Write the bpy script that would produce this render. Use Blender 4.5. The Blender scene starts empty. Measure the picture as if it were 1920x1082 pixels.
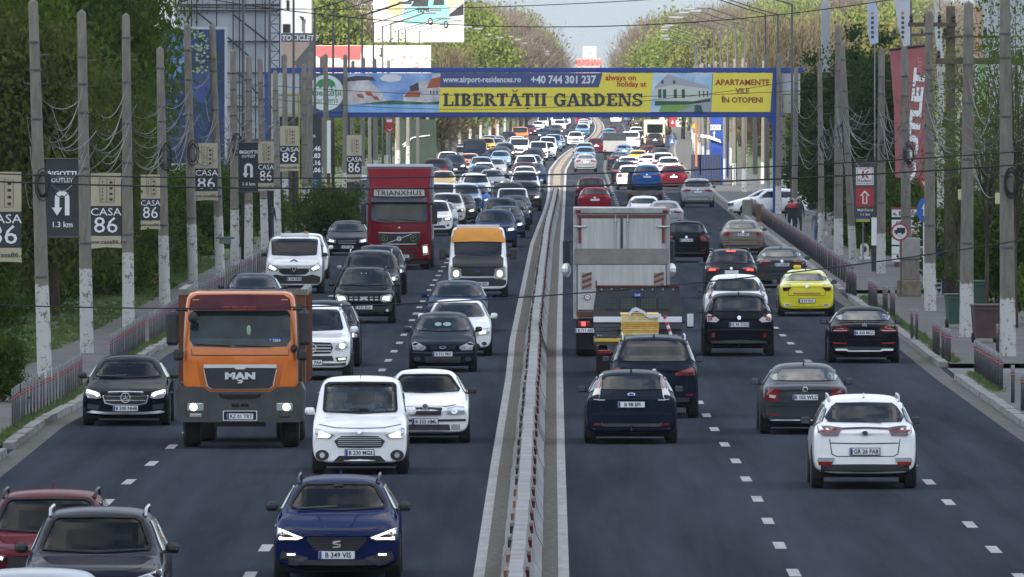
import bpy, bmesh, math, random
from mathutils import Vector, Matrix
from mathutils.bvhtree import BVHTree
import numpy as np
R = math.radians
sc_ = bpy.context.scene
COL = sc_.collection
random.seed(7)

# ------------------------------------------------------------------ camera, world, sun, exposure
CAM_H, F_PX, PITCH = 7.3, 22000.0, math.atan(391 / 22000.0)
cam_d = bpy.data.cameras.new('camera'); cam = bpy.data.objects.new('camera', cam_d); COL.objects.link(cam)
cam.location = (0, 0, CAM_H); cam.rotation_euler = (math.pi / 2 - PITCH, 0, 0)
cam_d.sensor_width = 36; cam_d.lens = 36 * F_PX / 1920; cam_d.clip_start = 1; cam_d.clip_end = 20000
sc_.camera = cam
SUN_EL, SUN_AZ = R(38), R(205)          # azimuth clockwise from +Y: the sun stands behind the camera, a little to the left
world = bpy.data.worlds.new('World'); sc_.world = world; world.use_nodes = True
wn = world.node_tree; wn.nodes.clear()
sky = wn.nodes.new('ShaderNodeTexSky'); sky.sky_type = 'NISHITA'; sky.sun_disc = False
sky.sun_elevation = SUN_EL; sky.sun_rotation = SUN_AZ; sky.air_density = 1.0; sky.dust_density = .35; sky.ozone_density = 1.4
bg = wn.nodes.new('ShaderNodeBackground'); bg.inputs[1].default_value = 0.12
wo = wn.nodes.new('ShaderNodeOutputWorld')
# pale spring haze low over the whole horizon, all the way round
wtc = wn.nodes.new('ShaderNodeTexCoord'); wsp = wn.nodes.new('ShaderNodeSeparateXYZ'); wmr = wn.nodes.new('ShaderNodeMapRange'); wmx = wn.nodes.new('ShaderNodeMix'); wmx.data_type = 'RGBA'
wn.links.new(wtc.outputs['Generated'], wsp.inputs[0]); wn.links.new(wsp.outputs[2], wmr.inputs[0]); wmr.interpolation_type = 'SMOOTHSTEP'
wmr.inputs[1].default_value = 0.0; wmr.inputs[2].default_value = .22; wmr.inputs[3].default_value = 1.0; wmr.inputs[4].default_value = .30
wn.links.new(wmr.outputs[0], wmx.inputs[0]); wn.links.new(sky.outputs[0], wmx.inputs[6]); wmx.inputs[7].default_value = (1.58, 1.86, 2.08, 1)
# broken cloud over the blue higher up
wdv = wn.nodes.new('ShaderNodeVectorMath'); wdv.operation = 'DIVIDE'; wad = wn.nodes.new('ShaderNodeMath'); wad.operation = 'ADD'; wad.inputs[1].default_value = .12; wmx0 = wn.nodes.new('ShaderNodeMath'); wmx0.operation = 'MAXIMUM'; wmx0.inputs[1].default_value = .0
wn.links.new(wsp.outputs[2], wmx0.inputs[0]); wn.links.new(wmx0.outputs[0], wad.inputs[0]); wn.links.new(wtc.outputs['Generated'], wdv.inputs[0]); wn.links.new(wad.outputs[0], wdv.inputs[1])
wno = wn.nodes.new('ShaderNodeTexNoise'); wno.inputs['Scale'].default_value = 2.6; wno.inputs['Detail'].default_value = 8; wno.inputs['Roughness'].default_value = .58; wn.links.new(wdv.outputs[0], wno.inputs['Vector'])
wcr = wn.nodes.new('ShaderNodeMapRange'); wcr.inputs[1].default_value = .44; wcr.inputs[2].default_value = .60; wn.links.new(wno.outputs[0], wcr.inputs[0])
wup = wn.nodes.new('ShaderNodeMapRange'); wup.inputs[1].default_value = .06; wup.inputs[2].default_value = .20; wn.links.new(wsp.outputs[2], wup.inputs[0])
wmu = wn.nodes.new('ShaderNodeMath'); wmu.operation = 'MULTIPLY'; wn.links.new(wcr.outputs[0], wmu.inputs[0]); wn.links.new(wup.outputs[0], wmu.inputs[1])
wcl = wn.nodes.new('ShaderNodeMix'); wcl.data_type = 'RGBA'; wn.links.new(wmu.outputs[0], wcl.inputs[0]); wn.links.new(wmx.outputs[2], wcl.inputs[6]); wcl.inputs[7].default_value = (5.9, 5.85, 5.8, 1)
wn.links.new(wcl.outputs[2], bg.inputs[0]); wn.links.new(bg.outputs[0], wo.inputs[0])
sun_d = bpy.data.lights.new('sun', 'SUN'); sun_d.energy = 3.0; sun_d.angle = R(0.5); sun_d.color = (1, 0.93, 0.82)
sun = bpy.data.objects.new('sun', sun_d); COL.objects.link(sun)
SUN_DIR = Vector((math.sin(SUN_AZ) * math.cos(SUN_EL), math.cos(SUN_AZ) * math.cos(SUN_EL), math.sin(SUN_EL)))
sun.rotation_euler = SUN_DIR.to_track_quat('Z', 'Y').to_euler()
vs = sc_.view_settings; vs.view_transform = 'Standard'; vs.look = 'None'; vs.exposure = 1.5; vs.gamma = 1; vs.use_curve_mapping = False
sc_.cycles.max_bounces = 6; sc_.cycles.diffuse_bounces = 3; sc_.cycles.glossy_bounces = 3; sc_.cycles.transmission_bounces = 4
sc_.cycles.transparent_max_bounces = 8; sc_.cycles.volume_bounces = 0
sc_.cycles.caustics_reflective = False; sc_.cycles.caustics_refractive = False
sc_.cycles.sample_clamp_indirect = 4.0

def ray(px, py):
    a = (px - 960) / F_PX; b = (541 - py) / F_PX
    return Vector((a, math.cos(PITCH) + b * math.sin(PITCH), -math.sin(PITCH) + b * math.cos(PITCH)))
def gp(px, py, z=0.0):                   # the point of the ground seen at a pixel of the survey photograph
    d = ray(px, py); t = (z - CAM_H) / d.z
    return Vector((d.x * t, d.y * t, z))
def at(px, py, Y):                       # the point seen at a pixel, Y metres ahead
    d = ray(px, py); t = Y / d.y
    return Vector((d.x * t, Y, CAM_H + d.z * t))
def dist(py): return gp(960, py).y
def ppm(Y): return F_PX / Y

# ------------------------------------------------------------------ object helpers
def tag(o, label=None, cat=None, group=None, kind=None):
    if label: o['label'] = label
    if cat: o['category'] = cat
    if group: o['group'] = group
    if kind: o['kind'] = kind
    return o
def empty(name, loc=(0, 0, 0), rz=0, label=None, cat=None, group=None):
    o = bpy.data.objects.new(name, None); COL.objects.link(o)
    o.location = loc; o.rotation_euler = (0, 0, rz); o.empty_display_size = .2
    return tag(o, label, cat, group)
def link(name, me, parent=None, mat=None, smooth=None):
    o = bpy.data.objects.new(name, me); COL.objects.link(o)
    if parent: o.parent = parent
    if mat is not None:
        if len(me.materials) == 0: me.materials.append(mat)
        elif me.materials[0] is not mat:
            o.material_slots[0].link = 'OBJECT'; o.material_slots[0].material = mat
    return o
class MB:
    """collects shapes, builds ONE mesh"""
    def __init__(s): s.v = []; s.f = []; s.m = []; s.cur = 0
    def add(s, vs, fs):
        n = len(s.v); s.v += [tuple(v) for v in vs]; s.f += [tuple(i + n for i in f) for f in fs]; s.m += [s.cur] * len(fs); return s
    def box(s, x0, x1, y0, y1, z0, z1):
        return s.add([(x0, y0, z0), (x1, y0, z0), (x1, y1, z0), (x0, y1, z0), (x0, y0, z1), (x1, y0, z1), (x1, y1, z1), (x0, y1, z1)],
                     [(0, 3, 2, 1), (4, 5, 6, 7), (0, 1, 5, 4), (1, 2, 6, 5), (2, 3, 7, 6), (3, 0, 4, 7)])
    def bbox(s, x0, x1, y0, y1, z0, z1, b=.02):      # box with chamfered upright edges and a chamfered top
        x0, x1 = min(x0, x1), max(x0, x1); y0, y1 = min(y0, y1), max(y0, y1)
        b = min(b, (x1 - x0) * .4, (y1 - y0) * .4, (z1 - z0) * .4)
        def ring(z, i): return [(x0 + b + i, y0 + i, z), (x1 - b - i, y0 + i, z), (x1 - i, y0 + b + i, z), (x1 - i, y1 - b - i, z), (x1 - b - i, y1 - i, z), (x0 + b + i, y1 - i, z), (x0 + i, y1 - b - i, z), (x0 + i, y0 + b + i, z)]
        vs = ring(z0, b * .6) + ring(z0 + b, 0) + ring(z1 - b, 0) + ring(z1, b * .6)
        fs = [tuple(range(7, -1, -1)), tuple(range(24, 32))]
        for k in range(3):
            for i in range(8):
                j = (i + 1) % 8; fs.append((k * 8 + i, k * 8 + j, k * 8 + 8 + j, k * 8 + 8 + i))
        return s.add(vs, fs)
    def prism(s, poly, axis, a0, a1):                 # 2-D outline swept along an axis ('x','y','z')
        n = len(poly)
        def P(p, a):
            if axis == 'y': return (p[0], a, p[1])
            if axis == 'x': return (a, p[0], p[1])
            return (p[0], p[1], a)
        vs = [P(p, a0) for p in poly] + [P(p, a1) for p in poly]
        fs = [tuple(range(n)), tuple(range(2 * n - 1, n - 1, -1))] + [(i, i + n, (i + 1) % n + n, (i + 1) % n) for i in range(n)]
        return s.add(vs, fs)
    def lathe(s, prof, n=16, axis='z', c=(0, 0, 0), cap=True):      # prof: (r, h)
        vs = []; fs = []
        for r, h in prof:
            for i in range(n):
                a = 2 * math.pi * i / n; u, v = r * math.cos(a), r * math.sin(a)
                p = (u, v, h) if axis == 'z' else ((h, u, v) if axis == 'x' else (u, h, v))
                vs.append((p[0] + c[0], p[1] + c[1], p[2] + c[2]))
        for k in range(len(prof) - 1):
            for i in range(n):
                j = (i + 1) % n; fs.append((k * n + i, k * n + j, k * n + n + j, k * n + n + i))
        if cap: fs += [tuple(range(n - 1, -1, -1)), tuple(range((len(prof) - 1) * n, len(prof) * n))]
        return s.add(vs, fs)
    def tube(s, pts, r, n=6, r1=None):
        pts = [Vector(p) for p in pts]; vs = []; fs = []; m = len(pts)
        up = Vector((0, 0, 1))
        for k, p in enumerate(pts):
            d = (pts[min(k + 1, m - 1)] - pts[max(k - 1, 0)])
            d = d.normalized() if d.length > 1e-9 else Vector((0, 0, 1))
            a = d.cross(up if abs(d.z) < .9 else Vector((0, 1, 0))).normalized(); b = a.cross(d)
            rr = r if r1 is None else r + (r1 - r) * k / (m - 1)
            for i in range(n):
                t = 2 * math.pi * i / n; vs.append(p + (a * math.cos(t) + b * math.sin(t)) * rr)
        for k in range(m - 1):
            for i in range(n):
                j = (i + 1) % n; fs.append((k * n + i, k * n + j, k * n + n + j, k * n + n + i))
        fs += [tuple(range(n - 1, -1, -1)), tuple(range((m - 1) * n, m * n))]
        return s.add(vs, fs)
    def ball(s, c, rx, ry=None, rz=None, n=10, m=7):
        ry = ry or rx; rz = rz or rx
        vs = [(c[0], c[1], c[2] - rz)]; fs = []
        for k in range(1, m):
            t = math.pi * k / m
            for i in range(n):
                a = 2 * math.pi * i / n
                vs.append((c[0] + rx * math.sin(t) * math.cos(a), c[1] + ry * math.sin(t) * math.sin(a), c[2] - rz * math.cos(t)))
        vs.append((c[0], c[1], c[2] + rz))
        for i in range(n):
            j = (i + 1) % n; fs.append((0, 1 + j, 1 + i)); q = 1 + (m - 2) * n; fs.append((q + i, q + j, len(vs) - 1))
            for k in range(m - 2): a = 1 + k * n; fs.append((a + i, a + j, a + n + j, a + n + i))
        return s.add(vs, fs)
    def mesh(s, name, mats=None, smooth=False):
        me = bpy.data.meshes.new(name); me.from_pydata(s.v, [], s.f)
        if smooth: me.polygons.foreach_set('use_smooth', [True] * len(s.f))
        if mats:
            for m in (mats if isinstance(mats, (list, tuple)) else [mats]): me.materials.append(m)
            if isinstance(mats, (list, tuple)) and len(mats) > 1: me.polygons.foreach_set('material_index', s.m)
        me.validate(); me.update()
        return me
    def build(s, name, mat, parent=None, smooth=False):
        return link(name, s.mesh(name, mat, smooth), parent)

# ------------------------------------------------------------------ materials
MATS = {}
def mat(name, col, rough=.6, metal=0, coat=0, emit=None, es=0, var=0, vscale=3, bump=0, bscale=30, spec=None, col2=None, trans=0, stretch=None):
    if name in MATS: return MATS[name]
    m = bpy.data.materials.new(name); m.use_nodes = True; nt = m.node_tree; b = nt.nodes['Principled BSDF']
    c = tuple(col) + (1,) if len(col) == 3 else col
    b.inputs['Base Color'].default_value = c; b.inputs['Roughness'].default_value = rough; b.inputs['Metallic'].default_value = metal
    b.inputs['Coat Weight'].default_value = coat; b.inputs['Coat Roughness'].default_value = .03
    if spec is not None: b.inputs['Specular IOR Level'].default_value = spec
    if emit: b.inputs['Emission Color'].default_value = tuple(emit) + (1,); b.inputs['Emission Strength'].default_value = es
    if trans: b.inputs['Alpha'].default_value = 1 - trans
    if var or bump or col2:
        tc = nt.nodes.new('ShaderNodeTexCoord'); src = tc.outputs['Object']
        if stretch:
            mp = nt.nodes.new('ShaderNodeMapping'); mp.inputs['Scale'].default_value = stretch
            nt.links.new(src, mp.inputs[0]); src = mp.outputs[0]
    if var or col2:
        n = nt.nodes.new('ShaderNodeTexNoise'); n.inputs['Scale'].default_value = vscale; n.inputs['Detail'].default_value = 6; n.inputs['Roughness'].default_value = .62
        nt.links.new(src, n.inputs['Vector'])
        rp = nt.nodes.new('ShaderNodeValToRGB'); rp.color_ramp.elements[0].position = .36; rp.color_ramp.elements[1].position = .66
        lo = tuple(max(0, x * (1 - var)) for x in c[:3]) + (1,); hi = (tuple(col2) + (1,)) if col2 else tuple(min(1, x * (1 + var)) for x in c[:3]) + (1,)
        rp.color_ramp.elements[0].color = lo; rp.color_ramp.elements[1].color = hi
        nt.links.new(n.outputs[0], rp.inputs[0]); nt.links.new(rp.outputs[0], b.inputs['Base Color'])
    if bump:
        n2 = nt.nodes.new('ShaderNodeTexNoise'); n2.inputs['Scale'].default_value = bscale; n2.inputs['Detail'].default_value = 4
        nt.links.new(src, n2.inputs['Vector'])
        bp = nt.nodes.new('ShaderNodeBump'); bp.inputs['Strength'].default_value = bump; bp.inputs['Distance'].default_value = .02
        nt.links.new(n2.outputs[0], bp.inputs['Height']); nt.links.new(bp.outputs[0], b.inputs['Normal'])
    MATS[name] = m; return m
def paint(name, col, metal=.0, rough=.32): return mat('paint_' + name, col, rough, metal, .8 if max(col) > .4 else .22, var=.05, vscale=2, spec=.12 if max(col) > .4 else 0)
M_BLACKP = mat('black_plastic', (.018, .019, .021), .55, var=.2, vscale=9)
M_DARKGREY = mat('dark_grey_plastic', (.035, .038, .042), .5, var=.2, vscale=7)
M_GLASS = mat('car_glass', (.004, .009, .017), .04, 0, 0, spec=.3)
M_GLASSD = mat('dark_car_glass', (.003, .004, .006), .03, 0, .35, spec=.5)
M_GLASST = mat('truck_glass', (.014, .030, .038), .06, 0, 0, spec=.35, var=.4, vscale=2)
M_CHROME = mat('chrome', (.72, .73, .75), .32, .85)
M_ALU = mat('brushed_aluminium', (.45, .46, .48), .35, .9)
M_TYRE = mat('tyre_rubber', (.016, .016, .017), .85, var=.25, vscale=20)
M_RIM = mat('wheel_rim', (.30, .31, .33), .3, .8)
M_UNDER = mat('underbody', (.008, .008, .009), .9)
M_LAMPGLASS = mat('headlamp_lens', (.42, .44, .47), .12, .3, 1)
M_LAMPDARK = mat('headlamp_housing', (.05, .055, .06), .2, .4, 1)
M_LED = mat('lit_headlamp', (1, 1, .95), .3, emit=(1, .96, .82), es=1.1)
M_WARM = mat('lit_warm_headlamp', (1, .9, .7), .3, emit=(1, .80, .48), es=1.6)
M_MIRR = mat('mirror_glass', (.16, .18, .21), .15, .8)
M_FARLAMP = mat('lit_far_headlamp', (1, .95, .85), .3, emit=(1, .88, .66), es=5)
M_TAIL = mat('red_tail_lamp', (.20, .008, .012), .15, 0, 1)
M_TAILD = mat('dark_red_tail_lamp', (.055, .006, .010), .15, 0, 1)
M_BRAKE = mat('lit_brake_lamp', (.9, .05, .05), .3, emit=(1, .05, .04), es=1.4)
M_TAILW = mat('clear_tail_lamp', (.55, .5, .5), .15, 0, 1)
M_ORANGEL = mat('orange_marker_lamp', (.5, .16, .02), .2, 0, 1)
M_PLATE = mat('plate_white', (.68, .70, .74), .35)
M_PLATEB = mat('plate_blue', (.01, .04, .30), .4)
M_INK = mat('plate_ink', (.012, .012, .016), .5)
M_WHITEINK = mat('white_lettering', (.75, .76, .78), .5)
M_REDINK = mat('red_lettering', (.42, .02, .02), .5)

# see-through tinted windscreen
M_CLEAR = bpy.data.materials.new('clear_windscreen'); M_CLEAR.use_nodes = True; _n = M_CLEAR.node_tree; _n.nodes.clear()
_o = _n.nodes.new('ShaderNodeOutputMaterial'); _t = _n.nodes.new('ShaderNodeBsdfTransparent'); _g = _n.nodes.new('ShaderNodeBsdfGlossy'); _m = _n.nodes.new('ShaderNodeMixShader'); _f = _n.nodes.new('ShaderNodeFresnel')
_t.inputs[0].default_value = (.72, .82, .85, 1); _g.inputs['Roughness'].default_value = .03; _f.inputs[0].default_value = 1.28
_n.links.new(_f.outputs[0], _m.inputs[0]); _n.links.new(_t.outputs[0], _m.inputs[1]); _n.links.new(_g.outputs[0], _m.inputs[2]); _n.links.new(_m.outputs[0], _o.inputs[0])
_ORD = 'first second third fourth fifth sixth seventh eighth ninth tenth eleventh twelfth thirteenth fourteenth fifteenth sixteenth seventeenth eighteenth nineteenth twentieth'.split()
_TENS = {2: 'twenty', 3: 'thirty', 4: 'forty', 5: 'fifty', 6: 'sixty', 7: 'seventy', 8: 'eighty', 9: 'ninety'}
def ordinal(i):                      # 1 -> 'first'
    if i <= 20: return _ORD[i - 1]
    t, u = divmod(i, 10)
    return (_TENS[t] + '-' + _ORD[u - 1]) if u else _TENS[t][:-1] + 'ieth'
def number_group(group, fmt, key):   # every member told apart by its place in the row
    m = sorted([o for o in bpy.data.objects if o.parent is None and o.get('group') == group and o.get('category')], key=key)
    for i, o in enumerate(m): o['label'] = fmt.format(ordinal(i + 1))

def text(name, body, parent, loc, size, m, rot=(math.pi / 2, 0, 0), align='CENTER', ext=0, bold=0, sx=1, spacing=1, shear=0):
    cu = bpy.data.curves.new(name, 'FONT'); cu.body = body; cu.size = size; cu.align_x = align; cu.align_y = 'CENTER'
    cu.resolution_u = 2; cu.offset = bold; cu.extrude = ext; cu.space_character = spacing; cu.shear = shear
    cu.materials.append(m)
    o = bpy.data.objects.new(name, cu); COL.objects.link(o); o.location = loc; o.rotation_euler = rot; o.scale = (sx, 1, 1)
    if parent: o.parent = parent
    return o
# ------------------------------------------------------------------ car bodies: a cage of stations, smoothed once per body type
def section(y, zb, zt, w, belt, wr, cab):
    zm = zb + .33
    if cab:
        pts = [(0, zb), (.80 * w, zb), (.965 * w, zb + .09), (w, zm), (.995 * w, belt - .08), (.965 * w, belt), (wr + .055, zt - .10), (wr - .07, zt - .008), (0, zt + .02)]
    else:
        t = min(1, (zt - zb) / .6)
        pts = [(0, zb), (.80 * w, zb), (.965 * w, zb + .09 * t), (w, zb + .33 * t), (.99 * w, zt - .15 * t), (.975 * w, zt - .05 * t), (.88 * w, zt - .004), (.5 * w, zt + .018), (0, zt + .03)]
    return pts
BODY = {   # L, W/2, H, belt, hood front z, cowl y, roof front y, roof rear y, glass base y, deck z, roof half width, ground clearance
    'hatch':  (4.25, .90, 1.47, .95, .74, 1.05, 1.90, 3.55, 4.08, 1.00, .60, .20),
    'sedan':  (4.75, .91, 1.44, .93, .72, 1.25, 2.10, 3.35, 4.10, 1.03, .58, .20),
    'wagon':  (4.60, .91, 1.47, .95, .73, 1.15, 2.00, 4.10, 4.50, 1.02, .60, .20),
    'suv':    (4.45, .93, 1.66, 1.06, .90, 1.10, 1.92, 3.75, 4.25, 1.10, .64, .26),
    'bigsuv': (4.80, .95, 1.78, 1.12, .97, 1.20, 2.00, 4.15, 4.62, 1.14, .68, .28),
    'mpv':    (4.16, .88, 1.77, 1.05, .84, .85, 1.60, 3.75, 4.05, 1.10, .70, .20),
    'van':    (5.00, .98, 1.95, 1.22, 1.02, .80, 1.45, 4.80, 4.95, 1.25, .84, .25),
    'minibus':(5.60, 1.00, 2.36, 1.30, 1.12, .95, 1.62, 5.40, 5.55, 1.35, .86, .25),
}
def shell_mesh(kind):
    L, w, H, belt, hf, cy, rf, rr, gb, dz, wr, zb = BODY[kind]
    van = kind in ('van', 'minibus')
    st = [  # y, zb, ztop, w, cab
        (0.0, zb + .06, hf - .07, w * .945, 0), (.07, zb + .01, hf - .01, w * .98, 0), (.28, zb, hf + .04, w * 1.0, 0),
        (cy * .6, zb, hf + (belt - hf) * .6 + .01, w, 0), (cy - .08, zb, belt + .0, w, 0),
        (cy + .10, zb, belt + .10, w, 1), (rf - .16, zb, H - .10 if not van else H - .14, w, 1), (rf + .12, zb, H - .02, w, 1), ((rf + rr) / 2, zb, H, w, 1),
        (rr - .12, zb, H - .03, w, 1), (rr + .06, zb, H - .08, w, 1), (gb - .06, zb, dz + .09, w * .99, 1)]
    if L - gb > .3: st += [(gb + .08, zb, dz, w * .985, 0), (L - .2, zb + .01, dz - .02, w * .97, 0), (L - .03, zb + .04, dz - .08, w * .93, 0)]
    else: st += [(L - .07, zb + .02, dz - .02, w * .97, 0)]
    st += [(L, zb + .09, dz - .12, w * .90, 0)]
    verts = []; faces = []; rings = []
    for k, (y, b, zt, ww, cab) in enumerate(st):
        pts = section(y, b, zt, ww, belt, wr, cab); ring = []
        sweep = .20 if k == 0 else (.09 if k == 1 else 0)
        sw2 = -.10 if k == len(st) - 1 else 0
        for (x, z) in pts:
            f = (x / w) ** 2; ring.append(len(verts)); verts.append((x, y + sweep * f + sw2 * f, z))
        lring = [ring[0]]
        for (x, z) in pts[1:-1]:
            f = (x / w) ** 2; lring.append(len(verts)); verts.append((-x, y + sweep * f + sw2 * f, z))
        lring.append(ring[-1]); rings.append((ring, lring))
    for k in range(len(rings) - 1):
        (a, al), (b, bl) = rings[k], rings[k + 1]
        for i in range(8):
            faces.append((a[i], a[i + 1], b[i + 1], b[i])); faces.append((al[i + 1], al[i], bl[i], bl[i + 1]))
    for (ring, lring, yb, flip) in ((rings[0][0], rings[0][1], -.05, False), (rings[-1][0], rings[-1][1], .03, True)):
        c = [ring[0]]
        for i in range(1, 8):
            v = verts[ring[i]]; y0 = verts[ring[0]][1]
            prof = math.sin(math.pi * i / 8) if not flip else math.sin(math.pi * min(1, i / 6))
            c.append(len(verts)); verts.append((0, y0 + yb * prof, v[2]))
        c.append(ring[8])
        for i in range(8):
            q1 = (ring[i + 1], ring[i], c[i], c[i + 1]); q2 = (c[i + 1], c[i], lring[i], lring[i + 1])
            for q in (q1, q2):
                q = tuple(dict.fromkeys(q))
                if len(q) > 2: faces.append(q[::-1] if flip else q)
    me = bpy.data.meshes.new('tmp'); me.from_pydata(verts, [], faces)
    bm = bmesh.new(); bm.from_mesh(me); bmesh.ops.recalc_face_normals(bm, faces=bm.faces)
    bm.to_mesh(me); bm.free()
    ob = bpy.data.objects.new('tmp', me); COL.objects.link(ob)
    md = ob.modifiers.new('s', 'SUBSURF'); md.levels = 2; md.render_levels = 2
    dg = bpy.context.evaluated_depsgraph_get(); out = bpy.data.meshes.new_from_object(ob.evaluated_get(dg)); out.name = 'body_' + kind
    bpy.data.objects.remove(ob)
    out.polygons.foreach_set('use_smooth', [True] * len(out.polygons)); out.materials.clear()
    return out
_tmp = {k: shell_mesh(k) for k in BODY}
SHELL = {}
for k, me in _tmp.items():
    bm = bmesh.new(); bm.from_mesh(me); SHELL[k] = (me, BVHTree.FromBMesh(bm)); bm.free()

def patch(bvh, poly, side, off=.008, thick=.03, step=.14, name='patch', nf=.7):
    """a thin solid piece cut to an outline seen from one side and laid onto the body there"""
    polys = poly if isinstance(poly[0], list) else [poly]
    bm = bmesh.new()
    for pl in polys: bm.faces.new([bm.verts.new((p[0], 0, p[1])) for p in pl])
    if len(polys) > 1: bmesh.ops.remove_doubles(bm, verts=bm.verts[:], dist=1e-4)
    us = [p[0] for pl in polys for p in pl]; vs_ = [p[1] for pl in polys for p in pl]
    for (lo, hi, no) in ((min(us), max(us), (1, 0, 0)), (min(vs_), max(vs_), (0, 0, 1))):
        n = int((hi - lo) / step)
        for i in range(1, n + 1):
            t = lo + (hi - lo) * i / (n + 1)
            bmesh.ops.bisect_plane(bm, geom=bm.verts[:] + bm.edges[:] + bm.faces[:], plane_co=(t, 0, t), plane_no=no)
    d = {'F': Vector((0, 1, 0)), 'R': Vector((0, -1, 0)), 'x+': Vector((-1, 0, 0)), 'x-': Vector((1, 0, 0))}[side]
    for v in bm.verts:
        if side in 'FR': o = Vector((v.co.x, -9 if side == 'F' else 20, v.co.z))
        else: o = Vector((5 if side == 'x+' else -5, v.co.x, v.co.z))
        h = bvh.ray_cast(o, d)
        if h[0] is None:
            q = Vector((v.co.x, .25 if side == 'F' else 4.3, v.co.z)) if side in 'FR' else Vector((.8 if side == 'x+' else -.8, v.co.x, v.co.z))
            h = bvh.find_nearest(q)
            p = h[0].copy()
        else: p = h[0].copy()
        nn = h[1] if h[1].dot(d) < 0 else -h[1]
        v.co = p - d * off + nn * off * nf
    g = bmesh.ops.extrude_face_region(bm, geom=bm.faces[:])
    # extruded copy stays in front, the original goes inside
    top = {e for e in g['geom'] if isinstance(e, bmesh.types.BMVert)}
    for v in bm.verts:
        if v not in top: v.co += d * thick
    bmesh.ops.recalc_face_normals(bm, faces=bm.faces)
    me = bpy.data.meshes.new(name); bm.to_mesh(me); bm.free()
    return me
def mir(poly): return [(-x, z) for x, z in poly][::-1]
def sym(half):  # half outline (x>=0), from top centre outwards to bottom centre -> closed outline
    return list(half) + [(-x, z) for x, z in half[::-1] if x > 1e-6]
def ellipse(cx, cz, rx, rz, n=14): return [(cx + rx * math.cos(2 * math.pi * i / n), cz + rz * math.sin(2 * math.pi * i / n)) for i in range(n)]
def rect(x0, x1, z0, z1): return [(x0, z0), (x1, z0), (x1, z1), (x0, z1)]

WH = {}
def wheel_meshes(r, wd, dark=False):
    k = (r, wd)
    if k not in WH:
        a = MB().lathe([(r * .62, -wd / 2), (r * .93, -wd / 2), (r, -wd * .36), (r, wd * .36), (r * .93, wd / 2), (r * .62, wd / 2)], 22, 'x')
        t = a.mesh('tyre', M_TYRE, False)
        b = MB()
        b.lathe([(r * .63, -wd * .47), (r * .60, -wd * .50), (r * .56, -wd * .38), (r * .10, -wd * .40), (r * .08, -wd * .46)], 18, 'x')
        b.lathe([(r * .63, wd * .47), (r * .60, wd * .50), (r * .56, wd * .38), (r * .10, wd * .40), (r * .08, wd * .46)], 18, 'x')
        for i in range(5):
            for sgn in (-1, 1):
                t0 = 2 * math.pi * i / 5; c, s = math.cos(t0), math.sin(t0); p = []
                for (rad, hw) in ((.08, .045), (.60, .06)):
                    for q in (-1, 1): p.append((r * rad * c - q * hw * s * 1.0, r * rad * s + q * hw * c))
                x0, x1 = sorted((sgn * wd * .37, sgn * wd * .49))
                b.prism([p[0], p[1], p[3], p[2]], 'x', x0, x1)
        WH[k] = (t, b.mesh('rim', M_RIM))
    return WH[k]

def window_set(kind):
    L, w, H, belt, hf, cy, rf, rr, gb, dz, wr, zb = BODY[kind]
    ws = sym([(0, H - .085), (wr - .10, H - .095), (wr - .035, H - .14), (w * .79, belt + .13), (w * .76, belt + .085), (0, belt + .055)])
    van = kind in ('van', 'minibus', 'mpv')
    bz = dz + (.10 if L - gb < .4 else .075)
    rw = sym([(0, H - .12), (wr - .14, H - .13), (wr - .06, H - .19), (w * .76, bz + .08), (w * .70, bz), (0, bz - .01)])
    sd = []
    t0, t1 = rf - .1, rr - .05
    yb0 = cy + .35
    if van: sd = [[(yb0 + .25, belt + .03), (rf + .9, belt + .03), (rf + .9, H - .30), (rf + .12, H - .30)]]
    else:
        m = (rf + rr) / 2 - .1
        sd = [[(yb0 + .12, belt + .03), (m, belt + .03), (m, H - .16), (rf + .12, H - .16)],
              [(m + .07, belt + .03), (rr - .10, belt + .05), (rr - .22, H - .17), (m + .07, H - .16)]]
        if L - gb < .4: sd.append([(rr - .03, belt + .07), (gb - .22, belt + .14), (rr + .10, H - .24), (rr - .15, H - .18)])
    return ws, rw, sd

STYLE = {}
def inset(poly, k):
    cx = sum(p[0] for p in poly) / len(poly); zs = [p[1] for p in poly]; cz = (max(zs) + min(zs)) / 2
    h = (max(zs) - min(zs)); kz = 1 - (1 - k) * 1.6
    return [(cx + (x - cx) * k, cz + (z - cz) * kz) for x, z in poly]
def open_body(me, poly, ymin, ymax, zmin):
    # cuts the windscreen opening out of the shell
    bm = bmesh.new(); bm.from_mesh(me)
    def near(): return [f for f in bm.faces if ymin < f.calc_center_median().y < ymax and f.calc_center_median().z > zmin and f.normal.y < -.02 and f.normal.z > .05]
    n = len(poly)
    for i in range(n):
        (x0, z0), (x1, z1) = poly[i], poly[(i + 1) % n]; d = Vector((x1 - x0, 0, z1 - z0)); no = Vector((d.z, 0, -d.x))
        if no.length < 1e-6: continue
        g = near(); g2 = set(g); e = {ed for f in g for ed in f.edges}; v = {vt for f in g for vt in f.verts}
        bmesh.ops.bisect_plane(bm, geom=list(v) + list(e) + g, plane_co=(x0, 0, z0), plane_no=no)
    def inside(x, z):
        s_ = None
        for i in range(n):
            (x0, z0), (x1, z1) = poly[i], poly[(i + 1) % n]; c = (x1 - x0) * (z - z0) - (z1 - z0) * (x - x0)
            if abs(c) < 1e-7: continue
            if s_ is None: s_ = c > 0
            elif (c > 0) != s_: return False
        return True
    dl = [f for f in near() if inside(f.calc_center_median().x, f.calc_center_median().z)]
    bmesh.ops.delete(bm, geom=dl, context='FACES')
    out = bpy.data.meshes.new(me.name + '_open'); bm.to_mesh(out); bm.free(); return out
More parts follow.
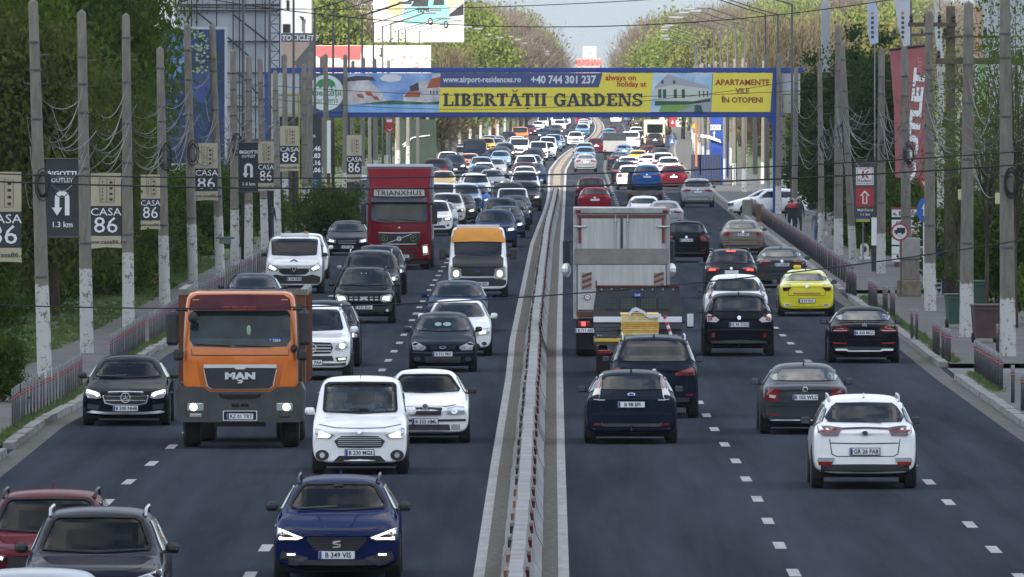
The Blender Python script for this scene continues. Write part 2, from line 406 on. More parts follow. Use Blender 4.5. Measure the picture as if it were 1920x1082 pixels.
def see_through(P, kind, bvh, wheel=True):
    # opens the front screen: clear glass, black border, seats, dash and steering wheel behind it
    L, w, H, belt, hf, cy, rf, rr, gb, dz, wr, zb = BODY[kind]
    ws, rw, sd = window_set(kind); inner = inset(ws, .93)
    P[0] = ('body', open_body(P[0][1], inner, cy - .1, rf + .25, belt - .02), 'PAINT', None, (0, 0, 0))
    n = len(ws); ring = [[ws[i], ws[(i + 1) % n], inner[(i + 1) % n], inner[i]] for i in range(n)]
    P[1] = ('windscreen', patch(bvh, inset(ws, .96), 'F', .004, .004, .08), M_CLEAR, None, (0, 0, 0))
    P.append(('windscreen_border', patch(bvh, ring, 'F', .012, .02, .08), M_UNDER, 1, (0, 0, 0)))
    seat = mat('seat_cloth', (.30, .30, .32), .9)
    P.append(('dashboard', MB().bbox(-w * .74, w * .74, cy + .18, cy + .62, belt - .28, belt + .02, .05).mesh('dashboard', None), mat('dashboard_black', (.05, .05, .055), .7), None, (0, 0, 0)))
    for x in (-.37, .37):
        m = MB(); m.bbox(x - .24, x + .24, cy + 1.25, cy + 1.42, belt - .35, belt + .22, .07); m.bbox(x - .12, x + .12, cy + 1.27, cy + 1.38, belt + .25, belt + .42, .05); P.append(('front_seat', m.mesh('front_seat', None), seat, None, (0, 0, 0)))
    m = MB(); m.bbox(-.62, .62, rr - .55, rr - .38, belt - .3, belt + .12, .06); 
    for x in (-.42, .42): m.bbox(x - .12, x + .12, rr - .52, rr - .42, belt + .14, belt + .27, .04)
    P.append(('rear_bench', m.mesh('rear_bench', None), seat, None, (0, 0, 0)))
    m = MB(); pts = [(.37 + .18 * math.cos(t), cy + .72, belt - .02 + .18 * math.sin(t)) for t in [2 * math.pi * i / 18 for i in range(19)]]; m.tube(pts, .016, 6); m.tube([(.20, cy + .72, belt - .02), (.54, cy + .72, belt - .02)], .018, 5); P.append(('steering_wheel', m.mesh('steering_wheel', None), M_BLACKP, None, (0, 0, 0)))
    P.append(('rear_view_mirror', MB().bbox(-.11, .11, rf - .12, rf - .08, H - .22, H - .15, .02).mesh('rear_view_mirror', None), M_BLACKP, None, (0, 0, 0)))
    z = hf + (belt - hf) * .08
    P.append(('bonnet_gap', patch(bvh, [(-.86 * w, z + .075), (-.5 * w, z + .018), (0, z + .010), (.5 * w, z + .018), (.86 * w, z + .075), (.86 * w, z + .060), (.5 * w, z + .004), (0, z - .004), (-.5 * w, z + .004), (-.86 * w, z + .060)], 'F', .003, .01, .2), M_UNDER, None, (0, 0, 0)))
    return P
def base_parts(kind, wheels=True, r=None, near=True):
    """list of (name, mesh, material key, parent index or None, location)"""
    me, bvh = SHELL[kind]; L, w, H, belt, hf, cy, rf, rr, gb, dz, wr, zb = BODY[kind]
    P = [('body', me, 'PAINT', None, (0, 0, 0))]
    ws, rw, sd = window_set(kind)
    P.append(('windscreen', patch(bvh, ws, 'F', .012, .05, .07), M_GLASS, None, (0, 0, 0)))
    P.append(('rear_window', patch(bvh, rw, 'R', .012, .05, .07), M_GLASSD, None, (0, 0, 0)))
    for q in sd:
        for s in ('x+', 'x-'): P.append(('side_window', patch(bvh, q, s, .010, .03, .1), M_GLASSD, None, (0, 0, 0)))
    r = r or (.36 if 'suv' in kind else .34 if kind in ('van', 'minibus') else .32)
    t, rim = wheel_meshes(r, .225)
    for x in (-1, 1):
        for y in (.86, L - .95):
            arch = ellipse(y, r, r + .075, r + .06, 18); arch = [(a, max(b, zb + .02)) for a, b in arch]
            P.append(('wheel_arch', patch(bvh, arch, 'x+' if x > 0 else 'x-', .006, .02, .1), M_UNDER, None, (0, 0, 0)))
            P.append(('wheel', t, M_TYRE, None, (x * (w - .10), y, r)))
            P.append(('rim', rim, M_RIM, len(P) - 1, (0, 0, 0)))
    # mirrors
    for x in (-1, 1):
        m = MB(); m.bbox(x * (w - .03), x * (w + .155), 0, .13, -.06, .075, .045); m.bbox(x * (w - .12), x * (w + .02), .04, .10, -.06, -.02, .01)
        P.append(('mirror', m.mesh('mirror', None, False), 'MIRROR', None, (0, cy + .50, belt + .09)))
        m = MB(); m.bbox(x * (w - .01), x * (w + .14), .128, .14, -.045, .06, .03)
        P.append(('mirror_glass', m.mesh('mirror_glass', None), M_MIRR, len(P) - 1, (0, 0, 0)))
    ub = MB().box(-w * .82, w * .82, .35, L - .35, zb - .05, zb + .08)
    P.append(('underbody', ub.mesh('underbody', M_UNDER), M_UNDER, None, (0, 0, 0)))
    return P, bvh
def rails(P, kind, m=None):
    L, w, H, belt, hf, cy, rf, rr, gb, dz, wr, zb = BODY[kind]
    for x in (-1, 1):
        a = MB().tube([(x * (wr - .01), rf + .1, H - .10), (x * (wr - .01), rf + .3, H - .005), (x * (wr - .01), rr - .3, H - .005), (x * (wr - .01), rr - .05, H - .10)], .02, 6)
        P.append(('roof_rail', a.mesh('roof_rail', None, True), m or M_ALU, None, (0, 0, 0)))
def fin(P, kind, m='PAINT'):
    L, w, H, belt, hf, cy, rf, rr, gb, dz, wr, zb = BODY[kind]
    a = MB().add([(-.02, 0, 0), (.02, 0, 0), (.008, .16, .07), (-.008, .16, .07), (-.02, .19, 0), (.02, .19, 0)], [(0, 1, 2, 3), (3, 2, 5, 4), (0, 3, 4), (1, 5, 2)])
    P.append(('antenna', a.mesh('antenna', None), m, None, (0, rr - .25, H - .025)))
def plate(P, side, z, bvh, L, x=0, frame=True):
    d = 1 if side == 'F' else -1
    h = bvh.ray_cast(Vector((x, -9 if d > 0 else 20, z)), Vector((0, d, 0)))
    y = (h[0].y if h[0] else (0 if d > 0 else L)) - d * .02
    P.append(('licence_plate', MB().bbox(-.26, .26, -.008, .008, -.056, .056, .006).mesh('licence_plate', M_PLATE), M_PLATE, None, (x, y, z)))
    i = len(P) - 1
    P.append(('plate_band', MB().box(-.256, -.218, -.003, .003, -.052, .052).mesh('plate_band', M_PLATEB), M_PLATEB, i, (0 if d > 0 else .474, -.009 * d, 0)))
    if frame: P.append(('plate_frame', MB().bbox(-.275, .275, -.006, .006, -.07, .07, .006).mesh('plate_frame', M_BLACKP), M_BLACKP, i, (0, .008 * d, 0)))
    return i
def add(P, bvh, name, poly, side, m, off=.010, thick=.03, mirror=False, parent=None, step=.14):
    P.append((name, patch(bvh, poly, side, off, thick, step), m, parent, (0, 0, 0)))
    i = len(P) - 1
    if mirror: P.append((name, patch(bvh, mir(poly), side, off, thick, step), m, parent, (0, 0, 0)))
    return i
def slats(P, bvh, side, half, z0, z1, n, m, parent=None, name='grille_slat', off=.022, t=.010):
    for i in range(n):
        z = z0 + (z1 - z0) * (i + .5) / n; hw = half(z) if callable(half) else half
        P.append((name, patch(bvh, rect(-hw, hw, z - t, z + t), side, off, .02, .3), m, parent, (0, 0, 0)))
def star(P, bvh, side, z, r=.09, m=None):
    m = m or M_CHROME; d = 1 if side == 'F' else -1
    h = bvh.ray_cast(Vector((0, -9 if d > 0 else 20, z)), Vector((0, d, 0))); y = h[0].y - d * .035
    a = MB()
    pts = [(r * math.cos(t), 0, r * math.sin(t)) for t in [2 * math.pi * i / 20 for i in range(21)]]
    a.tube(pts, r * .10, 5)
    for k in range(3):
        t = math.pi / 2 + k * 2 * math.pi / 3; c, s = math.cos(t), math.sin(t)
        a.prism([(r * c, r * s), (-s * r * .16, c * r * .16), (s * r * .16, -c * r * .16)], 'y', -.008, .008)
    P.append(('star_emblem', a.mesh('star_emblem', m), m, None, (0, y, z)))
def badge(P, bvh, side, z, rx, rz, m, x=0, name='badge', m2=None):
    i = add(P, bvh, name, ellipse(x, z, rx, rz), side, m, .03, .03, step=.4)
    if m2: add(P, bvh, 'badge_field', ellipse(x, z, rx * .75, rz * .7), side, m2, .036, .01, step=.4, parent=i)
    return i

def spawn(P, name, paintm, loc, rz, label, cat, group=None, mirror=None, plate_text=None, sx=1.0, near=True, far_side=None):
    e = empty(name, loc, rz, label, cat, group); objs = []
    e.scale = (sx, 1, 1)
    for (n, me, m, par, l) in P:
        mm = paintm if m == 'PAINT' else ((mirror or M_BLACKP) if m == 'MIRROR' else m)
        if len(me.materials) == 0: me.materials.append(mm)
        o = bpy.data.objects.new(n, me); COL.objects.link(o)
        if me.materials[0] is not mm: o.material_slots[0].link = 'OBJECT'; o.material_slots[0].material = mm
        o.parent = e if par is None else objs[par]; o.location = l; objs.append(o)
        if n == 'licence_plate' and plate_text:
            back = l[1] > 2
            text('plate_number', plate_text, o, (.02 if not back else -.02, -.0105 if not back else .0105, -.002), .105, M_INK,
                 (math.pi / 2, 0, math.pi if back else 0), bold=.003, sx=.92)
    return e
def bake_texts():                      # lettering becomes plain meshes
    fs = [o for o in bpy.data.objects if o.type == 'FONT']
    dg = bpy.context.evaluated_depsgraph_get()
    for o in fs:
        me = bpy.data.meshes.new_from_object(o.evaluated_get(dg)); n = o.name
        ob = bpy.data.objects.new('lettering', me); COL.objects.link(ob)
        ob.parent = o.parent; ob.location = o.location; ob.rotation_euler = o.rotation_euler; ob.scale = o.scale
        base = n.split('.')[0]
        bpy.data.objects.remove(o); ob.name = base
# ------------------------------------------------------------------ faces of the vehicles
def lamp(P, bvh, poly, side='F', lens=M_LAMPGLASS, core=None, corem=None, dark=True, off=.012):
    for pl, flip in ((poly, False), (mir(poly), True)):
        P.append(('headlight' if side == 'F' else 'tail_light', patch(bvh, pl, side, off, .03, .12), lens, None, (0, 0, 0))); i = len(P) - 1
        if core:
            for c in (core if isinstance(core[0], list) else [core]):
                P.append(('light_unit', patch(bvh, mir(c) if flip else c, side, off + .010, .012, .12), corem, i, (0, 0, 0)))
def st_generic_front(kind, lit=None, chrome=True, rail=False, wide=False, far=False):
    P, bvh = base_parts(kind); L, w, H, belt, hf, *_ = BODY[kind]
    g1 = hf - .06; g0 = hf - .24
    add(P, bvh, 'grille', sym([(0, g1), (.42, g1), (.36, g0), (0, g0)]), 'F', M_BLACKP)
    if chrome: slats(P, bvh, 'F', .36, g0, g1, 2, M_CHROME)
    L1 = [(.46, g1 - .01), (w - .08, g1 + .07), (w - .06, g1 - .08), (.50, g1 - .14)]
    if far: lamp(P, bvh, L1, 'F', M_LAMPGLASS, ellipse(.70, g1 - .035, .10, .06, 10), lit or M_LED)
    else: lamp(P, bvh, L1, 'F', M_LAMPGLASS if lit else M_LAMPDARK, [(.56, g1 - .03), (w - .16, g1 + .01), (w - .16, g1 - .07), (.58, g1 - .09)] if lit else None, lit)
    add(P, bvh, 'lower_grille', sym([(0, hf - .40), (.55, hf - .40), (.62, .24), (0, .24)]), 'F', M_BLACKP)
    add(P, bvh, 'fog_light', ellipse(.70, hf - .40, .07, .05, 10), 'F', M_LAMPDARK, mirror=True)
    plate(P, 'F', hf - .36, bvh, L)
    if rail: rails(P, kind)
    return P
def st_generic_rear(kind, lamps='wide', rail=False, tail=M_TAIL, brake=False, lowz=.42, skid=True, wagonfin=True):
    P, bvh = base_parts(kind); L, w, H, belt, hf, cy, rf, rr, gb, dz, wr, zb = BODY[kind]
    b = dz - .03
    if lamps == 'wide': pl = [(.38, b - .03), (w - .05, b + .02), (w - .04, b - .16), (.44, b - .14)]
    elif lamps == 'block': pl = [(.54, b - .02), (w - .05, b + .02), (w - .04, b - .22), (.58, b - .20)]
    else: pl = [(w - .20, b + .36), (w - .12, b + .36), (w - .03, b - .08), (w - .22, b - .12)]
    lamp(P, bvh, pl, 'R', tail, [(a * .94 + .03, c - .045) for a, c in rect(.55, w - .14, b - .07, b - .02)] if brake else None, M_BRAKE)
    if brake: add(P, bvh, 'high_brake_light', sym([(0, H - .06), (.16, H - .06), (.16, H - .095), (0, H - .095)]), 'R', M_BRAKE, .02)
    add(P, bvh, 'lower_bumper', sym([(0, lowz), (w * .80, lowz), (w - .06, lowz + .04), (w - .05, zb + .08), (w * .8, zb + .02), (0, zb + .02)]), 'R', M_BLACKP, .006)
    add(P, bvh, 'reflector', rect(.58, .78, lowz + .06, lowz + .10), 'R', M_TAIL, mirror=True)
    add(P, bvh, 'bumper_line', sym([(0, .60), (w * .9, .60), (w * .9, .588), (0, .588)]), 'R', M_UNDER, .004)
    add(P, bvh, 'tailgate_gap', [(-0.65, 1.0), (-0.6, 0.63), (0.6, 0.63), (0.65, 1.0), (0.662, 1.0), (0.612, 0.618), (-0.612, 0.618), (-0.662, 1.0)], 'R', M_UNDER, .003, .01)
    plate(P, 'R', b - .17 if lamps != 'pillar' else b - .2, bvh, L)
    badge(P, bvh, 'R', b - .05, .05, .04, M_CHROME)
    if rail: rails(P, kind, M_DARKGREY)
    if wagonfin: fin(P, kind)
    return P

def st_navy_wagon():      # the nearest car: arrow-shaped daytime lights, hexagonal grille
    P, bvh = base_parts('wagon'); L, w, *_ = BODY['wagon']
    gi = add(P, bvh, 'grille', sym([(0, .665), (.42, .665), (.44, .62), (.30, .46), (0, .46)]), 'F', M_BLACKP)
    for k in range(5): slats(P, bvh, 'F', .40 - .022 * k, .645 - .04 * k, .645 - .04 * k, 1, M_DARKGREY, off=.02, t=.005)
    lamp(P, bvh, [(.46, .665), (.62, .70), (.865, .785), (.855, .61), (.56, .60)], 'F', M_LAMPDARK,
         [[(.49, .655), (.84, .765), (.83, .735), (.55, .650)], [(.81, .74), (.845, .74), (.835, .625), (.80, .64)], [(.49, .655), (.56, .650), (.82, .655), (.82, .628), (.58, .622)]], M_LED)
    add(P, bvh, 'lower_grille', sym([(0, .33), (.42, .33), (.62, .25), (.60, .19), (0, .19)]), 'F', M_BLACKP)
    add(P, bvh, 'side_vent', [(.42, .37), (.80, .45), (.83, .34), (.80, .26), (.60, .25)], 'F', M_BLACKP, mirror=True)
    add(P, bvh, 'fog_light', rect(.60, .72, .395, .42), 'F', M_LED, .02, mirror=True)
    add(P, bvh, 'vent_blade', [(.40, .35), (.50, .37), (.70, .28), (.60, .245)], 'F', M_DARKGREY, .02, mirror=True)
    add(P, bvh, 'hood_crease', [(.10, .70), (.13, .70), (.30, .95), (.28, .95)], 'F', 'PAINT', .012, mirror=True)
    # the S emblem: three bars
    for (poly) in ([(-.055, .60), (.055, .615), (.055, .595), (-.04, .58)], [(-.055, .60), (-.038, .60), (-.038, .565), (-.055, .56)], [(-.05, .575), (.05, .56), (.05, .545), (-.05, .56)],
                   [(.04, .56), (.055, .56), (.055, .52), (.04, .525)], [(-.055, .525), (.05, .535), (.05, .515), (-.055, .505)]):
        add(P, bvh, 'emblem', poly, 'F', M_CHROME, .03, .01, step=1)
    plate(P, 'F', .40, bvh, L); rails(P, 'wagon', M_DARKGREY); fin(P, 'wagon')
    add(P, bvh, 'wiper', [(-.60, 1.03), (-.02, 1.065), (-.02, 1.05), (-.60, 1.015)], 'F', M_BLACKP, .03, .01)
    add(P, bvh, 'mirror_housing', rect(-.07, .07, 1.335, 1.375), 'F', M_UNDER, .012, .01)
    see_through(P, 'wagon', bvh)
    return P
def st_white_mpv():
    P, bvh = base_parts('mpv'); L, w, *_ = BODY['mpv']
    add(P, bvh, 'grille', sym([(0, .73), (.34, .72), (.47, .63), (.40, .51), (0, .50)]), 'F', M_BLACKP)
    slats(P, bvh, 'F', .40, .53, .71, 5, M_CHROME, t=.005)
    lamp(P, bvh, [(.46, .74), (.60, .79), (.80, .87), (.83, .84), (.81, .68), (.56, .665)], 'F', M_LAMPGLASS,
         [(.54, .74), (.74, .80), (.76, .70), (.58, .69)], M_WARM)
    add(P, bvh, 'lower_grille', sym([(0, .355), (.38, .355), (.49, .25), (0, .245)]), 'F', M_BLACKP)
    for s in (1, -1):
        i = add(P, bvh, 'fog_surround', ellipse(s * .69, .365, .125, .10, 14), 'F', M_BLACKP)
        add(P, bvh, 'fog_light', ellipse(s * .69, .365, .05, .05, 10), 'F', M_LAMPGLASS, .02, parent=i)
    badge(P, bvh, 'F', .80, .055, .022, M_CHROME)
    add(P, bvh, 'lower_bumper', sym([(0, .235), (.5, .235), (.84, .27), (.82, .22), (0, .20)]), 'F', M_BLACKP)
    plate(P, 'F', .41, bvh, L)
    a = MB().tube([(0, 1.72, 1.72), (0, 1.80, 1.98)], .006, 5); P.append(('antenna', a.mesh('antenna', M_BLACKP), M_BLACKP, None, (0, 0, 0)))
    add(P, bvh, 'wiper', [(-.62, 1.14), (-.02, 1.17), (-.02, 1.155), (-.62, 1.125)], 'F', M_BLACKP, .03, .01)
    see_through(P, 'mpv', bvh)
    return P
def st_white_hatch():
    P, bvh = base_parts('sedan'); L, w, *_ = BODY['sedan']
    i = add(P, bvh, 'grille_frame', sym([(0, .745), (.37, .74), (.38, .70), (.33, .56), (0, .55)]), 'F', M_CHROME, .008)
    add(P, bvh, 'grille', sym([(0, .725), (.345, .72), (.35, .69), (.305, .575), (0, .57)]), 'F', M_BLACKP, .016, parent=i)
    for k in range(9): add(P, bvh, 'grille_bar', rect(-.32 + k * .08 - .006, -.32 + k * .08 + .006, .58, .715), 'F', M_DARKGREY, .024, .01, step=1)
    lamp(P, bvh, [(.44, .59), (.47, .72), (.62, .745), (.80, .735), (.83, .60), (.60, .575)], 'F', M_LAMPGLASS, ellipse(.60, .66, .07, .06, 10), M_CHROME)
    badge(P, bvh, 'F', .735, .075, .055, M_CHROME, m2=M_BLACKP)
    add(P, bvh, 'bumper_moulding', sym([(0, .49), (.84, .50), (.84, .455), (0, .445)]), 'F', M_BLACKP)
    add(P, bvh, 'lower_grille', sym([(0, .39), (.50, .39), (.52, .275), (0, .27)]), 'F', M_BLACKP)
    add(P, bvh, 'fog_light', rect(.54, .72, .29, .39), 'F', M_LAMPGLASS, mirror=True)
    add(P, bvh, 'lower_bumper', sym([(0, .24), (.78, .25), (.76, .20), (0, .20)]), 'F', M_BLACKP)
    plate(P, 'F', .445, bvh, L)
    see_through(P, 'sedan', bvh)
    return P
def st_black_saloon():
    P, bvh = base_parts('sedan'); L, w, *_ = BODY['sedan']
    i = add(P, bvh, 'grille_frame', sym([(0, .735), (.36, .725), (.49, .64), (.44, .48), (.30, .445), (0, .44)]), 'F', M_CHROME, .008)
    add(P, bvh, 'grille', sym([(0, .715), (.35, .705), (.465, .635), (.42, .50), (.29, .465), (0, .46)]), 'F', M_BLACKP, .016, parent=i)
    slats(P, bvh, 'F', .42, .50, .68, 2, M_CHROME, t=.008)
    star(P, bvh, 'F', .60, .10)
    lamp(P, bvh, [(.50, .60), (.55, .70), (.80, .77), (.85, .70), (.80, .60), (.62, .575)], 'F', M_LAMPGLASS, [(.54, .66), (.60, .70), (.82, .755), (.82, .715), (.64, .66), (.60, .62)], M_LED)
    add(P, bvh, 'chrome_strip', sym([(0, .30), (.45, .30), (.72, .33), (.82, .31), (.82, .285), (.70, .27), (.45, .255), (0, .25)]), 'F', M_CHROME)
    add(P, bvh, 'lower_grille', sym([(0, .245), (.60, .25), (.60, .20), (0, .20)]), 'F', M_BLACKP)
    add(P, bvh, 'side_vent', [(.55, .44), (.80, .47), (.80, .37), (.58, .345)], 'F', M_BLACKP, mirror=True)
    plate(P, 'F', .375, bvh, L)
    add(P, bvh, 'wiper', [(-.60, 1.02), (-.02, 1.04), (-.02, 1.025), (-.60, 1.005)], 'F', M_BLACKP, .03, .01)
    see_through(P, 'sedan', bvh)
    return P
def st_white_lux_suv():
    P, bvh = base_parts('bigsuv'); L, w, *_ = BODY['bigsuv']
    i = add(P, bvh, 'grille', sym([(0, .93), (.46, .92), (.52, .80), (.46, .66), (0, .65)]), 'F', M_BLACKP)
    slats(P, bvh, 'F', .47, .68, .90, 3, M_CHROME, t=.014); star(P, bvh, 'F', .79, .11)
    lamp(P, bvh, [(.56, .76), (.60, .86), (.80, .95), (.90, .92), (.88, .80), (.66, .73)], 'F', M_LAMPGLASS, ellipse(.74, .84, .07, .06, 10), M_LED)
    add(P, bvh, 'fog_light', [(.58, .56), (.86, .58), (.84, .47), (.62, .46)], 'F', M_BLACKP, mirror=True)
    add(P, bvh, 'day_light', [(.64, .54), (.82, .55), (.81, .505), (.66, .50)], 'F', M_LED, .02, mirror=True)
    add(P, bvh, 'lower_grille', sym([(0, .60), (.50, .60), (.54, .48), (0, .47)]), 'F', M_BLACKP)
    add(P, bvh, 'skid_plate', sym([(0, .42), (.7, .42), (.84, .44), (.80, .30), (0, .29)]), 'F', M_DARKGREY)
    plate(P, 'F', .44, bvh, L); rails(P, 'bigsuv')
    return P
def st_small_navy():
    P, bvh = base_parts('hatch'); L, w, *_ = BODY['hatch']
    add(P, bvh, 'grille', sym([(0, .68), (.36, .68), (.32, .585), (0, .575)]), 'F', M_BLACKP)
    badge(P, bvh, 'F', .635, .085, .04, M_CHROME, m2=M_PLATEB)
    lamp(P, bvh, [(.44, .60), (.46, .66), (.74, .76), (.82, .72), (.80, .56), (.52, .55)], 'F', M_LAMPGLASS, ellipse(.66, .64, .07, .06, 10), M_CHROME)
    add(P, bvh, 'bumper_moulding', sym([(0, .50), (.82, .52), (.82, .49), (0, .46)]), 'F', M_DARKGREY)
    add(P, bvh, 'lower_grille', sym([(0, .40), (.50, .40), (.46, .25), (0, .25)]), 'F', M_BLACKP)
    add(P, bvh, 'fog_surround', ellipse(.68, .34, .09, .06, 10), 'F', M_BLACKP, mirror=True)
    plate(P, 'F', .46, bvh, L)
    a = MB().tube([(0, 2.0, 1.45), (0, 2.15, 1.62)], .006, 5); P.append(('antenna', a.mesh('antenna', M_BLACKP), M_BLACKP, None, (0, 0, 0)))
    for cx_, r_ in ((-.13, .10), (.11, .12)): add(P, bvh, 'windscreen_papers', ellipse(cx_, 1.17, r_, .05, 7), 'F', mat('pale_paper', (.22, .34, .34), .6), .02, .02, step=.05)
    return P
def st_duster():
    P, bvh = base_parts('suv'); L, w, *_ = BODY['suv']
    add(P, bvh, 'grille', sym([(0, .86), (.46, .85), (.44, .67), (0, .66)]), 'F', M_BLACKP)
    for k in range(6):
        for z in (.72, .80):
            x = -.38 + k * .152
            if abs(x) > .06: add(P, bvh, 'grille_cell', rect(x - .05, x + .05, z - .022, z + .022), 'F', M_CHROME, .02, .01, step=1)
    badge(P, bvh, 'F', .77, .10, .05, M_CHROME)
    lamp(P, bvh, [(.47, .70), (.49, .84), (.80, .88), (.86, .82), (.82, .66), (.60, .64)], 'F', M_LAMPGLASS, [(.55, .72), (.58, .80), (.78, .82), (.76, .70)], M_LED)
    add(P, bvh, 'lower_bumper', sym([(0, .52), (.6, .52), (.86, .58), (.84, .30), (0, .29)]), 'F', M_BLACKP)
    add(P, bvh, 'fog_light', ellipse(.70, .40, .05, .045, 10), 'F', M_LAMPGLASS, .02, mirror=True)
    plate(P, 'F', .49, bvh, L); rails(P, 'suv', M_BLACKP)
    add(P, bvh, 'windscreen_sticker', rect(-.22, .18, 1.47, 1.495), 'F', M_PLATE, .012, .004)
    return P
def st_white_van():
    P, bvh = base_parts('van'); L, w, *_ = BODY['van']
    add(P, bvh, 'grille', sym([(0, .90), (.30, .87), (.52, .84), (.50, .74), (.38, .66), (0, .64)]), 'F', M_BLACKP)
    for k in range(4): slats(P, bvh, 'F', .40, .70 + .045 * k, .70 + .045 * k, 1, M_DARKGREY, t=.006)
    add(P, bvh, 'chrome_strip', [(.10, .885), (.52, .90), (.86, 1.10), (.87, 1.07), (.54, .865), (.10, .86)], 'F', M_CHROME, .016, mirror=True)
    lamp(P, bvh, [(.52, .88), (.86, 1.09), (.90, .90), (.84, .80), (.58, .76)], 'F', M_LAMPGLASS, [(.60, .86), (.82, .98), (.86, .88), (.66, .80)], M_LED)
    badge(P, bvh, 'F', .84, .055, .075, M_CHROME, m2=M_BLACKP)
    add(P, bvh, 'lower_bumper', sym([(0, .62), (.40, .61), (.62, .66), (.90, .58), (.88, .24), (0, .24)]), 'F', M_BLACKP)
    plate(P, 'F', .50, bvh, L)
    m = MB(); m.bbox(-.50, .50, 1.9, 2.25, 1.93, 2.03, .03); P.append(('beacon_bar', m.mesh('beacon_bar', None), M_PLATE, None, (0, 0, 0))); i = len(P) - 1
    m = MB(); m.bbox(.28, .46, 1.92, 2.2, 2.03, 2.10, .03); P.append(('beacon', m.mesh('beacon', None), M_ORANGEL, i, (0, 0, 0)))
    add(P, bvh, 'hood_emblem', [(0, 1.17), (.02, 1.17), (.14, 1.10), (.12, 1.08), (0, 1.13), (-.12, 1.08), (-.14, 1.10), (-.02, 1.17)], 'F', M_PLATEB, .012, .01)
    return P
def st_minibus():
    P, bvh = base_parts('minibus'); L, w, H, *_ = BODY['minibus']
    add(P, bvh, 'roof_band', sym([(0, 2.33), (.62, 2.32), (.76, 2.24), (.90, 1.90), (.905, 1.83), (0, 1.86)]), 'F', mat('orange_sheet', (.62, .25, .02), .45, var=.08), .035, .05, step=.07)
    add(P, bvh, 'bonnet_cover', sym([(0, 1.36), (.76, 1.37), (.86, 1.28), (.84, 1.02), (.56, .96), (.56, .80), (0, .80)]), 'F', M_BLACKP, .035, .05, step=.07)
    add(P, bvh, 'grille', sym([(0, .97), (.56, .97), (.54, .72), (0, .72)]), 'F', M_DARKGREY, .02)
    for k in range(4): slats(P, bvh, 'F', .54, .76 + .06 * k, .76 + .06 * k, 1, M_BLACKP, t=.012, off=.03)
    badge(P, bvh, 'F', .88, .12, .05, M_CHROME, m2=M_PLATEB)
    lamp(P, bvh, [(.58, .62), (.58, .95), (.66, 1.0), (.90, 1.02), (.93, .70), (.86, .62)], 'F', M_LAMPGLASS, ellipse(.73, .80, .09, .11, 10), M_WARM)
    add(P, bvh, 'lower_bumper', sym([(0, .66), (.54, .66), (.95, .58), (.93, .26), (0, .26)]), 'F', M_BLACKP)
    plate(P, 'F', .46, bvh, L, x=.10)
    m = MB(); m.bbox(-.72, .72, 1.75, 1.95, 2.28, 2.42, .02); P.append(('roof_sign', m.mesh('roof_sign', None), M_PLATE, None, (0, 0, 0)))
    for x in (-1, 1):
        m = MB(); m.bbox(x * 1.08, x * 1.30, .3, .42, -.16, .20, .04); m.bbox(x * .92, x * 1.12, .34, .38, -.02, .02, .01)
        P.append(('door_mirror', m.mesh('door_mirror', None), M_BLACKP, None, (0, .9, 1.42)))
    return P
def st_dark_suv_near():
    P, bvh = base_parts('suv'); L, w, *_ = BODY['suv']
    add(P, bvh, 'grille', sym([(0, .84), (.40, .84), (.34, .58), (0, .56)]), 'F', M_BLACKP)
    slats(P, bvh, 'F', .36, .60, .80, 3, M_CHROME)
    lamp(P, bvh, [(.44, .80), (.88, .93), (.90, .78), (.60, .72)], 'F', M_LAMPGLASS, ellipse(.72, .82, .08, .05, 10), M_CHROME)
    plate(P, 'F', .45, bvh, L); rails(P, 'suv', M_ALU); fin(P, 'suv')
    see_through(P, 'suv', bvh)
    return P
def st_red_suv():
    P, bvh = base_parts('suv'); L, w, *_ = BODY['suv']
    add(P, bvh, 'grille', sym([(0, .82), (.48, .84), (.52, .60), (0, .56)]), 'F', M_BLACKP)
    lamp(P, bvh, [(.50, .84), (.90, .92), (.90, .80), (.55, .76)], 'F', M_LAMPDARK, [(.55, .83), (.88, .89), (.88, .85), (.56, .79)], M_LED)
    plate(P, 'F', .48, bvh, L); rails(P, 'suv', M_BLACKP); fin(P, 'suv')
    see_through(P, 'suv', bvh)
    return P
